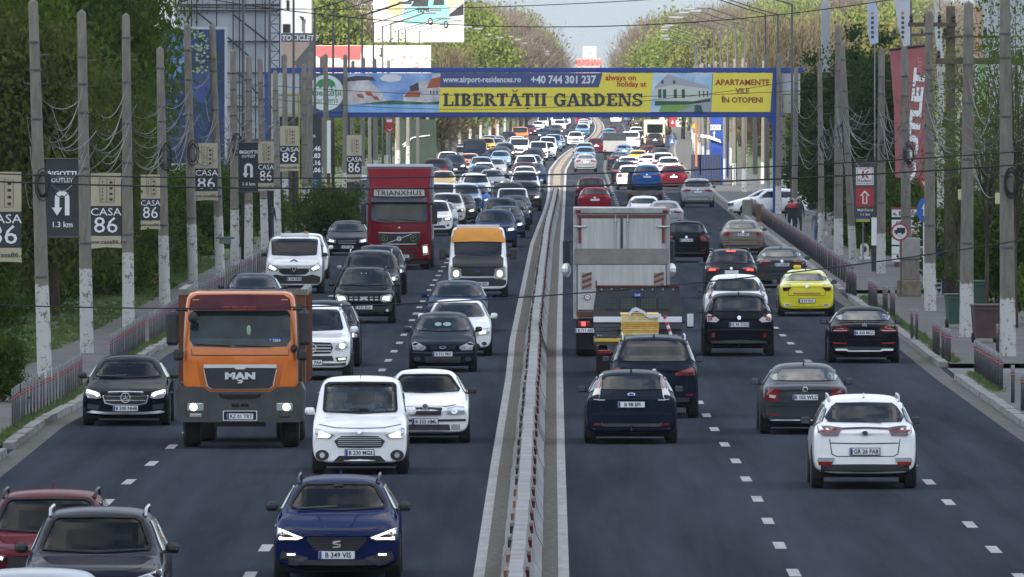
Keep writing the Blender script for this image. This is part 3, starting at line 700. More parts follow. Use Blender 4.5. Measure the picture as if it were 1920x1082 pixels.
# rears
def st_white_suv_rear():
    P, bvh = base_parts('suv'); L, w, H, *_ = BODY['suv']
    lamp(P, bvh, [(.40, 1.10), (.62, 1.13), (.84, 1.13), (.84, 1.02), (.74, .955), (.48, .96)], 'R', M_TAILD, [(.50, 1.05), (.80, 1.06), (.80, 1.03), (.52, 1.02)], M_TAIL)
    add(P, bvh, 'tail_bar', sym([(0, 1.115), (.42, 1.10), (.42, 1.07), (0, 1.085)]), 'R', M_TAILD)
    badge(P, bvh, 'R', 1.01, .065, .035, M_CHROME, m2=M_BLACKP)
    add(P, bvh, 'tailgate_crease', sym([(0, .83), (.60, .84), (.60, .82), (0, .81)]), 'R', M_DARKGREY, .003, .01)
    add(P, bvh, 'tailgate_gap', sym([(0, .60), (.50, .60), (.58, .64), (.62, .90), (.635, .90), (.595, .63), (.51, .587), (0, .587)]), 'R', M_UNDER, .003, .01)
    for s in (1, -1):
        i = add(P, bvh, 'bumper_lamp', [(s * .54, .57), (s * .83, .57), (s * .85, .50), (s * .60, .48), (s * .54, .52)][::s], 'R', M_LAMPGLASS, .008)
        add(P, bvh, 'reflector', [(s * .56, .50), (s * .83, .50), (s * .82, .435), (s * .60, .43)][::s], 'R', M_TAIL, .014, parent=i)
    add(P, bvh, 'lower_bumper', sym([(0, .455), (.60, .45), (.90, .47), (.91, .25), (.78, .22), (0, .22)]), 'R', M_BLACKP, .012)
    add(P, bvh, 'exhaust_trim', sym([(0, .27), (.5, .27), (.5, .25), (0, .25)]), 'R', M_DARKGREY, .02)
    plate(P, 'R', .68, bvh, L); rails(P, 'suv', M_ALU); fin(P, 'suv')
    add(P, bvh, 'rear_wiper', [(-.30, 1.19), (.02, 1.22), (.02, 1.205), (-.30, 1.175)], 'R', M_BLACKP, .02, .01)
    return P
def st_grey_saloon_rear():
    P, bvh = base_parts('sedan'); L, w, H, *_ = BODY['sedan']
    for pl in ([(.52, .93), (.84, .95), (.85, .70), (.56, .68)],):
        lamp(P, bvh, pl, 'R', M_TAIL, [(.60, .81), (.74, .83), (.74, .77), (.62, .75)], M_TAILW)
    badge(P, bvh, 'R', .93, .055, .045, M_CHROME, m2=M_BLACKP)
    add(P, bvh, 'lower_bumper', sym([(0, .36), (.80, .36), (.82, .24), (0, .24)]), 'R', M_BLACKP, .006)
    add(P, bvh, 'chrome_strip', sym([(0, .315), (.72, .315), (.72, .295), (0, .295)]), 'R', M_CHROME, .012)
    add(P, bvh, 'reflector', rect(.55, .82, .39, .42), 'R', M_TAIL, mirror=True)
    add(P, bvh, 'bumper_line', sym([(0, .585), (.85, .60), (.85, .588), (0, .572)]), 'R', M_UNDER, .003, .01)
    add(P, bvh, 'tailgate_gap', [(-0.63, 1.0), (-0.58, 0.66), (0.58, 0.66), (0.63, 1.0), (0.642, 1.0), (0.592, 0.648), (-0.592, 0.648), (-0.642, 1.0)], 'R', M_UNDER, .003, .01)
    plate(P, 'R', .77, bvh, L); fin(P, 'sedan')
    return P
def st_dark_hatch_rear():
    P, bvh = base_parts('hatch'); L, w, H, *_ = BODY['hatch']
    for s in (1, -1):
        q = lambda pl: [(a * s, b) for a, b in pl][::s]
        i = add(P, bvh, 'tail_light', q([(.55, 1.39), (.61, 1.36), (.76, .98), (.74, .90), (.66, .89), (.62, .95)]), 'R', M_TAILW, .012)
        add(P, bvh, 'light_unit', q([(.565, 1.33), (.61, 1.33), (.69, 1.13), (.62, 1.11)]), 'R', M_TAIL, .02, .02, parent=i)
    badge(P, bvh, 'R', .99, .075, .032, M_CHROME, m2=M_PLATEB)
    add(P, bvh, 'bumper_line', sym([(0, .62), (.62, .63), (.85, .60), (.85, .588), (.62, .615), (0, .605)]), 'R', M_UNDER, .003, .01)
    add(P, bvh, 'bumper_strip', sym([(0, .42), (.55, .42), (.60, .45), (.60, .38), (.50, .36), (0, .36)]), 'R', M_DARKGREY, .01)
    add(P, bvh, 'reflector', rect(.62, .74, .385, .42), 'R', M_TAIL, .02, mirror=True)
    add(P, bvh, 'lower_bumper', sym([(0, .32), (.80, .33), (.80, .23), (0, .23)]), 'R', M_BLACKP, .006)
    add(P, bvh, 'tailgate_gap', [(-0.65, 1.0), (-0.6, 0.66), (0.6, 0.66), (0.65, 1.0), (0.662, 1.0), (0.612, 0.648), (-0.612, 0.648), (-0.662, 1.0)], 'R', M_UNDER, .003, .01)
    plate(P, 'R', .80, bvh, L); fin(P, 'hatch')
    m = MB(); m.tube([(0, L - .1, .30), (0, L + .07, .30), (0, L + .07, .36)], .02, 8); m.ball((0, L + .07, .38), .03); P.append(('tow_hook', m.mesh('tow_hook', None), M_BLACKP, None, (0, 0, 0)))
    add(P, bvh, 'model_lettering', rect(-.66, -.52, .885, .90), 'R', M_CHROME, .012, .006, mirror=True)
    return P
def st_dark_mpv_rear():
    P, bvh = base_parts('bigsuv'); L, w, H, *_ = BODY['bigsuv']
    lamp(P, bvh, [(.44, .93), (.46, .99), (.80, 1.10), (.87, 1.06), (.87, .93)], 'R', M_TAIL, [(.60, .98), (.84, 1.0), (.84, .95), (.60, .945)], M_TAILD)
    add(P, bvh, 'lower_bumper', sym([(0, .45), (.88, .46), (.85, .26), (0, .26)]), 'R', M_BLACKP, .006)
    add(P, bvh, 'reflector', rect(.68, .84, .50, .53), 'R', M_TAIL, mirror=True)
    badge(P, bvh, 'R', 1.02, .05, .05, M_CHROME)
    add(P, bvh, 'tailgate_gap', [(-0.73, 1.0), (-0.68, 0.62), (0.68, 0.62), (0.73, 1.0), (0.742, 1.0), (0.692, 0.608), (-0.692, 0.608), (-0.742, 1.0)], 'R', M_UNDER, .003, .01)
    plate(P, 'R', .82, bvh, L); rails(P, 'bigsuv', M_ALU); fin(P, 'bigsuv')
    return P
def st_black_crossover_rear():
    P, bvh = base_parts('suv'); L, w, H, *_ = BODY['suv']
    for s in (1, -1):
        q = lambda pl: [(a * s, b) for a, b in pl][::s]
        i = add(P, bvh, 'tail_light', q([(.52, .97), (.60, 1.03), (.80, 1.12), (.85, 1.08), (.84, .92), (.60, .90)]), 'R', M_TAILW, .012)
        add(P, bvh, 'light_unit', q([(.70, .96), (.72, 1.06), (.83, 1.09), (.83, .93)]), 'R', M_TAIL, .02, .02, parent=i)
    badge(P, bvh, 'R', 1.02, .05, .045, M_CHROME)
    add(P, bvh, 'bumper_line', sym([(0, .72), (.85, .70), (.85, .69), (0, .705)]), 'R', M_DARKGREY, .006, .01)
    add(P, bvh, 'reflector', rect(.64, .72, .50, .62), 'R', M_TAIL, mirror=True)
    add(P, bvh, 'lower_bumper', sym([(0, .44), (.86, .40), (.86, .28), (0, .27)]), 'R', M_DARKGREY, .006)
    add(P, bvh, 'tailgate_gap', [(-0.71, 1.0), (-0.66, 0.74), (0.66, 0.74), (0.71, 1.0), (0.722, 1.0), (0.672, 0.728), (-0.672, 0.728), (-0.722, 1.0)], 'R', M_UNDER, .003, .01)
    plate(P, 'R', .84, bvh, L); fin(P, 'suv')
    m = MB(); m.tube([(0, L - .1, .28), (0, L + .07, .28), (0, L + .07, .34)], .02, 8); m.ball((0, L + .07, .37), .03); P.append(('tow_hook', m.mesh('tow_hook', None), M_BLACKP, None, (0, 0, 0)))
    return P
def st_taxi_rear():
    P, bvh = base_parts('sedan'); L, w, H, *_ = BODY['sedan']
    lamp(P, bvh, [(.52, .98), (.76, 1.0), (.80, .94), (.76, .80), (.60, .81), (.50, .90)], 'R', M_TAILD)
    badge(P, bvh, 'R', .93, .06, .045, M_CHROME)
    i = add(P, bvh, 'fleet_strip', rect(-.44, .44, .69, .745), 'R', M_ORANGEL, .006, .004)
    add(P, bvh, 'crease', sym([(0, .575), (.40, .60), (.80, .62), (.80, .605), (.40, .58), (0, .555)]), 'R', mat('paint_yellow_edge', (.50, .46, .02), .4), .006, .01)
    add(P, bvh, 'exhaust_trim', [(.50, .40), (.76, .40), (.72, .33), (.56, .33)], 'R', M_CHROME, mirror=True)
    add(P, bvh, 'exhaust', [(.54, .385), (.72, .385), (.69, .345), (.58, .345)], 'R', M_UNDER, .018, mirror=True)
    add(P, bvh, 'lower_bumper', sym([(0, .33), (.50, .33), (.80, .31), (.80, .23), (0, .23)]), 'R', M_BLACKP, .006)
    add(P, bvh, 'tailgate_gap', [(-0.63, 1.0), (-0.58, 0.66), (0.58, 0.66), (0.63, 1.0), (0.642, 1.0), (0.592, 0.648), (-0.592, 0.648), (-0.642, 1.0)], 'R', M_UNDER, .003, .01)
    plate(P, 'R', .49, bvh, L); fin(P, 'sedan', M_BLACKP)
    m = MB().bbox(.12, .38, 2.2, 2.45, 1.44, 1.56, .05); P.append(('taxi_light', m.mesh('taxi_light', None), mat('taxi_sign_yellow', (.55, .50, .02), .4), None, (0, 0, 0)))
    return P
def st_black_saloon_rear():
    P, bvh = base_parts('sedan'); L, w, H, *_ = BODY['sedan']
    lamp(P, bvh, [(.38, .90), (.60, .97), (.84, .97), (.84, .82), (.60, .80), (.42, .84)], 'R', M_TAIL, [(.45, .855), (.80, .86), (.80, .84), (.46, .84)], M_TAILW)
    star(P, bvh, 'R', .98, .05)
    add(P, bvh, 'reflector', [(.45, .535), (.80, .55), (.80, .51), (.45, .50)], 'R', M_TAIL, mirror=True)
    add(P, bvh, 'diffuser', sym([(0, .43), (.50, .43), (.80, .40), (.80, .24), (0, .24)]), 'R', M_BLACKP, .006)
    add(P, bvh, 'chrome_strip', sym([(0, .335), (.40, .335), (.46, .38), (.74, .38), (.74, .33), (.48, .33), (.42, .305), (0, .305)]), 'R', M_CHROME, .014)
    add(P, bvh, 'tailgate_gap', [(-0.57, 1.0), (-0.52, 0.62), (0.52, 0.62), (0.57, 1.0), (0.582, 1.0), (0.532, 0.608), (-0.532, 0.608), (-0.582, 1.0)], 'R', M_UNDER, .003, .01)
    plate(P, 'R', .79, bvh, L)
    return P
_SC = {}
def style(fn, *a, **k):
    key = (fn.__name__, a, tuple(sorted(k.items(), key=str)))
    if key not in _SC: _SC[key] = fn(*a, **k)
    return _SC[key]
# ------------------------------------------------------------------ trucks, built piece by piece
def prt(e, name, mb, m, loc=(0, 0, 0), smooth=False):
    o = mb.build(name, m, e, smooth); o.location = loc; return o
def truck_wheel(e, x, y, r=.5, wd=.3, hub=True, dual=False):
    t, rim = wheel_meshes(r, wd if not dual else .55)
    o = link('wheel', t, e); o.location = (x, y, r)
    q = link('rim', rim, o); return o
def fascia(e, name, poly, y, t, m, parent=None):          # upright plate with depth t, front face at y
    return prt(parent or e, name, MB().prism(poly, 'y', y, y + t), m)
def rpoly(x0, x1, z0, z1, r=.05, n=3):
    out = []
    for cx, cz, a0 in ((x1 - r, z0 + r, -90), (x1 - r, z1 - r, 0), (x0 + r, z1 - r, 90), (x0 + r, z0 + r, 180)):
        for i in range(n + 1):
            a = R(a0 + 90 * i / n); out.append((cx + r * math.cos(a), cz + r * math.sin(a)))
    return out
def cab_shell(w, z0, z1, depth, rake=.25, r=.18, wtop=None):
    """rounded cab box, its front leaning back above the waist"""
    wt = wtop or w * .94; mb = MB(); rings = []
    for (z, ww, yf) in ((z0, w, .02), (z0 + .08, w, 0), (z0 + (z1 - z0) * .42, w, .0), (z0 + (z1 - z0) * .55, w * .995, .04), (z1 - .35, (w + wt) / 2, rake * .75), (z1 - .12, wt, rake), (z1 - .03, wt - .06, rake + .08), (z1, wt - .18, rake + .22)):
        ring = []
        for i in range(5):
            a = R(180 + 90 * i / 4); ring.append((-ww + r + r * math.cos(a), yf + r + r * math.sin(a) , z))
        for i in range(5):
            a = R(270 + 90 * i / 4); ring.append((ww - r + r * math.cos(a), yf + r + r * math.sin(a), z))
        ring += [(ww, depth, z), (-ww, depth, z)]
        rings.append(ring)
    n = len(rings[0]); vs = [v for r_ in rings for v in r_]; fs = []
    for k in range(len(rings) - 1):
        for i in range(n): j = (i + 1) % n; fs.append((k * n + i, k * n + j, k * n + n + j, k * n + n + i))
    fs += [tuple(range(n - 1, -1, -1)), tuple(range((len(rings) - 1) * n, len(rings) * n))]
    mb.add(vs, fs)
    return mb
def bvh_of(mb):
    me = mb.mesh('tmp'); bm = bmesh.new(); bm.from_mesh(me); b = BVHTree.FromBMesh(bm); bm.free(); bpy.data.meshes.remove(me); return b
def lay(e, bvh, name, poly, m, off=.01, thick=.04, mirror=False, side='F', step=.2):
    o = link(name, patch(bvh, poly, side, off, thick, step, name, 0), e, m)
    if mirror: link(name, patch(bvh, mir(poly), side, off, thick, step, name, 0), e, m)
    return o
def tplate(e, x, y, z, txt, back=False):
    o = prt(e, 'licence_plate', MB().bbox(-.26, .26, -.01, .01, -.056, .056, .006), M_PLATE, (x, y, z))
    s = -1 if back else 1
    prt(o, 'plate_band', MB().box(-.256, -.218, -.013, -.011, -.052, .052), M_PLATEB)
    text('plate_number', txt, o, (.02, -.0125, -.002), .105, M_INK, bold=.003, sx=.92)
    return o

def orange_truck(loc):
    e = empty('tipper_truck', loc, 0, 'orange tipper truck with dark grey bumper and maroon sun visor in the left lanes', 'truck')
    po = paint('orange', (.62, .165, .03), rough=.38); gp_ = mat('truck_bumper_grey', (.040, .043, .048), .6, var=.25, vscale=4)
    c = cab_shell(1.13, 1.12, 3.10, 2.1, .32, .16, 1.06); b = bvh_of(c)
    prt(e, 'cab', c, po, (0, 0, 0), True)
    lay(e, b, 'windscreen', sym([(0, 2.73), (.93, 2.73), (.99, 2.66), (1.0, 2.16), (.92, 2.03), (0, 2.0)]), M_GLASST, .012, .05)
    v = prt(e, 'sun_visor', MB().prism(sym([(0, 3.06), (.86, 3.05), (.98, 2.97), (1.02, 2.74), (0, 2.745)]), 'y', .04, .10), mat('maroon_visor', (.10, .018, .03), .25, coat=.5, var=.3, vscale=2))
    text('visor_lettering', 'VET  TRANSPORT', v, (-.02, .035, 2.785), .085, M_REDINK, bold=.004)
    for x in (-.55, -.05, .5): prt(v, 'visor_bracket', MB().box(x - .02, x + .02, .03, .04, 2.9, 2.93), M_BLACKP)
    for x in (-.88, .88): prt(v, 'visor_light', MB().bbox(x - .07, x + .07, .02, .05, 2.93, 2.96), M_ORANGEL)
    lay(e, b, 'door_gap', [(-.965, 1.98), (-.955, 1.98), (-.95, 1.86), (.95, 1.86), (.955, 1.98), (.965, 1.98), (.96, 1.845), (-.96, 1.845)], M_UNDER, .006, .01)
    for s in (1, -1):
        lay(e, b, 'side_flap', [(s * .86, 1.76), (s * 1.10, 1.76), (s * 1.11, 1.24), (s * .78, 1.23)][::s], po, .035, .04)
    g = lay(e, b, 'grille', sym([(0, 1.66), (.71, 1.66), (.72, 1.58), (.64, 1.26), (.56, 1.20), (0, 1.19)]), M_BLACKP, .05, .06)
    lay(g, b, 'chrome_strip', sym([(0, 1.67), (.72, 1.67), (.72, 1.60), (.12, 1.605), (.08, 1.575), (0, 1.575)]), M_CHROME, .065, .02)
    lay(g, b, 'chrome_edge', sym([(0, 1.185), (.56, 1.195), (.645, 1.25), (.715, 1.58), (.73, 1.58), (.66, 1.24), (.57, 1.175), (0, 1.165)]), M_CHROME, .06, .02)
    text('truck_lettering', 'MAN', g, (0, -.075, 1.44), .17, M_CHROME, bold=.012, ext=.006, sx=1.55, spacing=1.05)
    prt(g, 'lion_emblem', MB().prism([(-.06, 1.30), (.03, 1.30), (.07, 1.35), (.02, 1.34), (.06, 1.37), (-.05, 1.37), (-.06, 1.35), (0, 1.345)], 'y', -.08, -.06), M_CHROME)
    lay(e, b, 'lower_cab_panel', sym([(0, 1.19), (.58, 1.19), (.66, 1.26), (.74, 1.24), (.70, 1.14), (.62, 1.13), (0, 1.125)]), po, .03, .05)
    bm_ = MB().prism(sym([(0, 1.13), (.60, 1.13), (.72, 1.22), (1.12, 1.22), (1.22, 1.30), (1.25, 1.15), (1.25, .62), (1.20, .53), (0, .53)]), 'y', -.12, .25)
    bp = prt(e, 'bumper', bm_, gp_)
    prt(bp, 'bumper_step', MB().prism(sym([(0, 1.08), (.35, 1.08), (.42, 1.12), (.40, 1.03), (.28, .99), (0, .99)]), 'y', -.135, -.115), M_UNDER)
    for x in (-.09, .09): prt(bp, 'bumper_slot', MB().bbox(x - .075, x + .075, -.14, -.115, .84, .90), M_UNDER)
    for x in (-.88, .88):
        h = prt(bp, 'headlight', MB().bbox(x - .16, x + .16, -.145, -.10, .75, .91, .03), M_LAMPGLASS)
        prt(h, 'light_unit', MB().lathe([(.075, -.155), (.055, -.165)], 12, 'y', (x - .04 * (1 if x < 0 else -1), 0, .83)), M_WARM)
        prt(bp, 'fog_light', MB().bbox(x - .12, x + .12, -.14, -.11, .63, .70, .02), M_LAMPGLASS if x < 0 else M_DARKGREY)
    pf = prt(bp, 'plate_frame', MB().prism(rpoly(-.34, .34, .56, .76, .02), 'y', -.135, -.12), M_CHROME); prt(pf, 'plate_field', MB().prism(rpoly(-.32, .32, .575, .745, .02), 'y', -.14, -.13), M_UNDER)
    tplate(bp, 0, -.155, .645, 'RZ 01 TRT')
    prt(bp, 'tow_cover', MB().box(-.5, .5, -.05, .3, .44, .54), M_UNDER)
    for s, (z0, z1, x0, x1) in ((-1, (2.05, 2.72, 1.21, 1.46)), (1, (2.05, 2.74, 1.16, 1.38))):
        m = prt(e, 'mirror', MB().bbox(s * x0, s * x1, -.12, .10, z0, z1, .06), M_BLACKP)
        prt(m, 'mirror_arm', MB().tube([(s * 1.05, .1, z1 + .02), (s * 1.25, .0, z1 + .03), (s * 1.3, 0, z1 - .1)], .03), M_BLACKP)
        prt(m, 'small_mirror', MB().bbox(s * 1.12, s * 1.32, -.1, .08, z0 - .30, z0 - .08, .05), M_BLACKP)
        prt(e, 'mudguard', MB().prism([(s * .85, .53), (s * 1.25, .53), (s * 1.27, 1.15), (s * 1.2, 1.30), (s * .85, 1.2)][::s], 'y', .252, 1.6), gp_)
    prt(e, 'front_mirror', MB().ball((-.93, -.12, 2.60), .10, .08, .12), M_BLACKP)
    prt(e, 'front_mirror', MB().bbox(1.0, 1.14, -.1, .05, 1.92, 2.06, .05), M_BLACKP)
    for (x0, x1, z) in ((-.88, -.20, 2.075), (-.1, .62, 2.055)): prt(e, 'wiper', MB().tube([(x0, -.02, z), (x1, -.03, z - .03)], .014), M_BLACKP)
    s_ = prt(e, 'windscreen_sticker', MB().box(.52, .85, .02, .03, 2.10, 2.19), M_PLATEB); text('sticker_lettering', '* 1884', s_, (.69, .012, 2.145), .08, M_WHITEINK)
    prt(e, 'dashboard_charm', MB().ball((.17, .05, 2.35), .045, .012, .10), mat('pale_green', (.25, .38, .28), .6))
    # tipping body behind
    bc = mat('tipper_brown', (.17, .055, .02), .6, var=.35, vscale=1.5)
    tb = prt(e, 'tipper_body', MB().box(-1.25, 1.25, 2.35, 7.6, 1.25, 3.02), bc)
    prt(tb, 'top_rail', MB().box(-1.29, 1.29, 2.30, 2.42, 3.0, 3.12), mat('worn_rail', (.16, .15, .14), .6, var=.4))
    for x in (-1.22, 1.22): prt(tb, 'top_rail', MB().box(x - .07, x + .07, 2.43, 7.6, 3.0, 3.12), mat('worn_rail', (.16, .15, .14)))
    for s in (-1, 1):
        for y in (3.2, 4.4, 5.6, 6.8): prt(tb, 'side_post', MB().box(s * 1.252, s * 1.31, y, y + .12, 1.25, 3.0), bc)
    prt(e, 'chassis', MB().box(-.42, .42, .3, 7.8, .75, 1.1), M_UNDER)
    prt(e, 'air_filter_stack', MB().bbox(.95, 1.2, 2.15, 2.33, 1.3, 2.85), M_DARKGREY)
    for y in (1.25, 5.0, 6.4):
        for x in (-1, 1): truck_wheel(e, x * (.98 if y < 2 else .90), y, .52, .34, dual=y > 2)
    return e

def red_truck(loc):
    e = empty('box_truck', loc, 0, 'dark red lorry with tall roof deflector and white name board over the windscreen', 'truck')
    pr = paint('dark_red', (.155, .007, .016), rough=.35)
    c = cab_shell(1.22, .38, 3.20, 2.2, .22, .2, 1.16); b = bvh_of(c); prt(e, 'cab', c, pr, smooth=True)
    d = MB(); 
    d.add([(-1.1, .5, 3.15), (1.1, .5, 3.15), (1.22, 1.6, 3.88), (-1.22, 1.6, 3.88), (-1.14, 2.15, 3.15), (1.14, 2.15, 3.15), (1.22, 2.15, 3.86), (-1.22, 2.15, 3.86)], [(0, 1, 2, 3), (3, 2, 6, 7), (0, 3, 7, 4), (1, 5, 6, 2), (4, 7, 6, 5), (0, 4, 5, 1)])
    prt(e, 'roof_deflector', d, pr)
    s = lay(e, b, 'name_board', sym([(0, 3.09), (.96, 3.08), (.98, 2.84), (0, 2.82)]), mat('board_white', (.42, .42, .40), .5), .06, .08)
    text('name_board_lettering', 'TRIANXHUS', s, (.0, .09, 2.95), .26, M_BLACKP, bold=.004, sx=1.15, spacing=1.1)
    v = prt(e, 'sun_visor', MB().prism([(-.14, 2.58), (-.18, 2.62), (.18, 2.84), (.26, 2.80), (.1, 2.56)], 'x', -1.08, 1.08), mat('dark_visor', (.025, .02, .035), .2, coat=.5))
    lay(e, b, 'windscreen', sym([(0, 2.56), (1.0, 2.55), (1.06, 2.46), (1.07, 1.95), (.98, 1.86), (0, 1.84)]), M_GLASST, .012, .05)
    for (x0, x1) in ((-.85, -.2), (.0, .75)): prt(e, 'wiper', MB().tube([(x0, -.02, 1.95), (x1, -.03, 1.89)], .014), M_BLACKP)
    lay(e, b, 'door_gap', sym([(0, 1.79), (1.14, 1.80), (1.14, 1.785), (0, 1.775)]), M_UNDER, .006, .01)
    g = lay(e, b, 'grille', sym([(0, 1.40), (.80, 1.42), (.84, 1.34), (.74, 1.05), (.66, 1.0), (0, .99)]), M_BLACKP, .03, .05)
    lay(g, b, 'chrome_edge', sym([(0, 1.43), (.80, 1.45), (.80, 1.42), (0, 1.40)]), M_CHROME, .04, .02); lay(g, b, 'chrome_edge', sym([(0, 1.0), (.66, 1.01), (.66, .985), (0, .97)]), M_CHROME, .04, .02)
    lay(g, b, 'diagonal_bar', [(-.50, 1.02), (-.44, 1.02), (.52, 1.38), (.46, 1.38)], M_CHROME, .05, .02)
    prt(g, 'emblem', MB().lathe([(.09, -.075), (.09, -.06), (.05, -.06), (.05, -.075)], 16, 'y', (0, 0, 1.20), cap=False), M_CHROME)
    for x in (-.55, .55):
        a = MB().lathe([(.12, -.09), (.12, -.04), (.095, -.04), (.095, -.09)], 18, 'y', (x, 0, 1.21), cap=False); prt(g, 'green_ring', a, mat('pale_green_ring', (.28, .45, .18), .4))
        text('ring_letter', 'L' if x < 0 else 'Y', g, (x, -.07, 1.21), .16, mat('pale_green_ring', (.28, .45, .18)))
    prt(e, 'front_badge', MB().ball((0, -.02, 1.62), .04, .02, .04), M_CHROME)
    lay(e, b, 'bumper_slot', sym([(0, .90), (.74, .90), (.80, .70), (0, .70)]), M_BLACKP, .02, .03)
    lay(e, b, 'bumper_blade', sym([(0, .83), (.72, .83), (.74, .77), (0, .77)]), pr, .04, .03)
    lay(e, b, 'bumper_slot', sym([(0, .62), (.56, .62), (.60, .44), (0, .44)]), M_BLACKP, .02, .03)
    for s in (1, -1):
        h = lay(e, b, 'headlight', [(s * .88, .94), (s * 1.10, 1.0), (s * 1.14, .60), (s * .92, .54)][::s], M_LAMPGLASS, .02, .04)
        if s > 0: lay(h, b, 'light_unit', [(s * .93, .88), (s * 1.06, .90), (s * 1.07, .68), (s * .95, .66)][::s], M_WARM, .04, .02)
        prt(e, 'mirror', MB().bbox(s * 1.27, s * 1.47, -.1, .12, 1.75, 2.55, .05), M_BLACKP)
        prt(e, 'mirror_arm', MB().tube([(s * 1.15, .2, 2.5), (s * 1.3, .05, 2.58), (s * 1.36, .02, 2.5)], .03), M_BLACKP)
    tplate(e, .12, -.06, .52, 'B 86 VDG')
    prt(e, 'cargo_box', MB().box(-1.27, 1.27, 2.5, 10.5, 1.1, 3.95), mat('truck_tarp', (.20, .22, .26), .6, var=.2))
    prt(e, 'cargo_rim', MB().box(-1.28, 1.28, 2.44, 2.6, 3.95, 4.05), M_PLATE)
    prt(e, 'chassis', MB().box(-.42, .42, .4, 10, .5, 1.05), M_UNDER)
    prt(e, 'under_step', MB().box(-1.1, 1.1, .05, .5, .22, .40), M_UNDER)
    for y in (1.4, 5.2, 8.2, 9.5):
        for x in (-1, 1): truck_wheel(e, x * 1.02, y, .5, .32, dual=y > 2)
    return e

def white_box_truck(loc):
    e = empty('box_lorry', loc, 0, 'tall white box lorry seen from behind with grey cross panel and red edge strips', 'truck')
    pw = mat('box_white', (.42, .42, .41), .55, var=.12, vscale=1.5, stretch=(6, 1, .4)); al = mat('box_frame_alu', (.30, .30, .30), .45, .3, var=.2)
    prt(e, 'cargo_box', MB().box(-1.24, 1.24, .06, 7.5, 1.02, 3.88), pw)
    for x in (-1, 1): prt(e, 'corner_post', MB().bbox(x * 1.17, x * 1.275, 0, .12, 1.0, 3.92, .02), al)
    prt(e, 'top_frame', MB().bbox(-1.275, 1.275, -.02, .14, 3.78, 3.93, .02), al)
    for x in (-1, 1): prt(e, 'top_marker_lamp', MB().bbox(x * 1.08, x * 1.22, -.05, -.02, 3.80, 3.88), M_TAIL)
    red = mat('reflective_red', (.14, .028, .02), .6)
    prt(e, 'red_strip', MB().box(-1.16, 1.16, .035, .06, 3.66, 3.74), red)
    for x in (-1, 1):
        for (z0, z1) in ((3.0, 3.66), (1.22, 2.50)): prt(e, 'red_strip', MB().box(x * 1.10 - .035, x * 1.10 + .035, .035, .06, z0, z1), red)
    for x0, x1 in ((-1.06, -.03), (.03, 1.06)):
        d = prt(e, 'rear_door', MB().bbox(x0, x1, .02, .06, 2.72, 3.64, .01), pw)
    for x in (-.16, .16):
        prt(e, 'lock_rod', MB().tube([(x, .0, 2.8), (x, .0, 3.74)], .018), M_ALU)
        prt(e, 'rod_bracket', MB().bbox(x - .05, x + .05, -.02, .03, 3.55, 3.62), M_ALU)
    prt(e, 'door_seam', MB().box(-.02, .02, -.005, .03, 2.72, 3.66), M_DARKGREY)
    for x in (-1, 1): prt(e, 'hinge', MB().bbox(x * .92, x * 1.28, -.02, .03, 3.40, 3.46), M_ALU)
    prt(e, 'grey_panel', MB().bbox(-1.24, 1.22, -.05, .03, 2.44, 2.86, .01), mat('tail_lift_grey', (.19, .185, .17), .6, var=.2, vscale=2))
    prt(e, 'tail_lift', MB().bbox(-1.16, 1.16, -.04, .03, 1.24, 2.43, .015), pw)
    for x, s in ((-.92, 1), (.98, -1)):
        b = prt(e, 'warning_panel', MB().box(x - .13, x + .13, -.06, -.04, 1.78, 2.22), mat('warn_pale', (.24, .22, .20), .6))
        for k in range(3): prt(b, 'warning_stripe', MB().prism([(x - .13, 1.78 + .15 * k), (x + .13, 1.88 + .15 * k), (x + .13, 1.95 + .15 * k), (x - .13, 1.85 + .15 * k)], 'y', -.066, -.061), red)
    q = prt(e, 'speed_disc', MB().lathe([(.085, -.07), (.085, -.05)], 18, 'y', (-.90, 0, 1.58)), M_TAIL); prt(q, 'speed_disc_field', MB().lathe([(.065, -.076), (.065, -.071)], 18, 'y', (-.90, 0, 1.58)), M_PLATE)
    text('speed_number', '90', q, (-.90, -.078, 1.58), .08, M_INK)
    prt(e, 'underrun_bar', MB().bbox(-1.2, 1.2, 0, .12, 1.05, 1.20), mat('rust_brown', (.10, .035, .02), .7, var=.4))
    prt(e, 'lamp_bar', MB().bbox(-1.2, 1.2, .05, .2, .74, .98), M_UNDER)
    for x in (-1, 1):
        l = prt(e, 'tail_light', MB().bbox(x * .82, x * 1.16, .0, .06, .80, .94), M_TAIL); prt(l, 'light_unit', MB().bbox(x * .95, x * 1.06, -.01, .0, .82, .92), M_BRAKE)
        prt(e, 'mud_flap', MB().bbox(x * .62, x * 1.2, .3, .33, .18, .78), M_UNDER)
    tplate(e, -.97, -.02, .70, 'B 711 AES')
    for y in (1.4, 6.6):
        for x in (-1, 1): truck_wheel(e, x * .92, y, .5, .3, dual=y < 2)
    prt(e, 'chassis', MB().box(-.42, .42, .2, 8.5, .55, 1.0), M_UNDER)
    prt(e, 'cab', cab_shell(1.15, .6, 3.0, 2.0), M_PLATE, (0, 7.7, 0))
    for x in (-1, 1):
        m = prt(e, 'mirror', MB().bbox(x * 1.33, x * 1.52, 8.0, 8.15, 2.30, 2.98, .05), M_BLACKP); prt(m, 'small_mirror', MB().ball((x * 1.42, 7.99, 2.16), .13, .08, .2), M_CHROME)
        prt(m, 'mirror_arm', MB().tube([(x * 1.1, 8.1, 2.9), (x * 1.4, 8.1, 2.95)], .025), M_BLACKP)
    return e

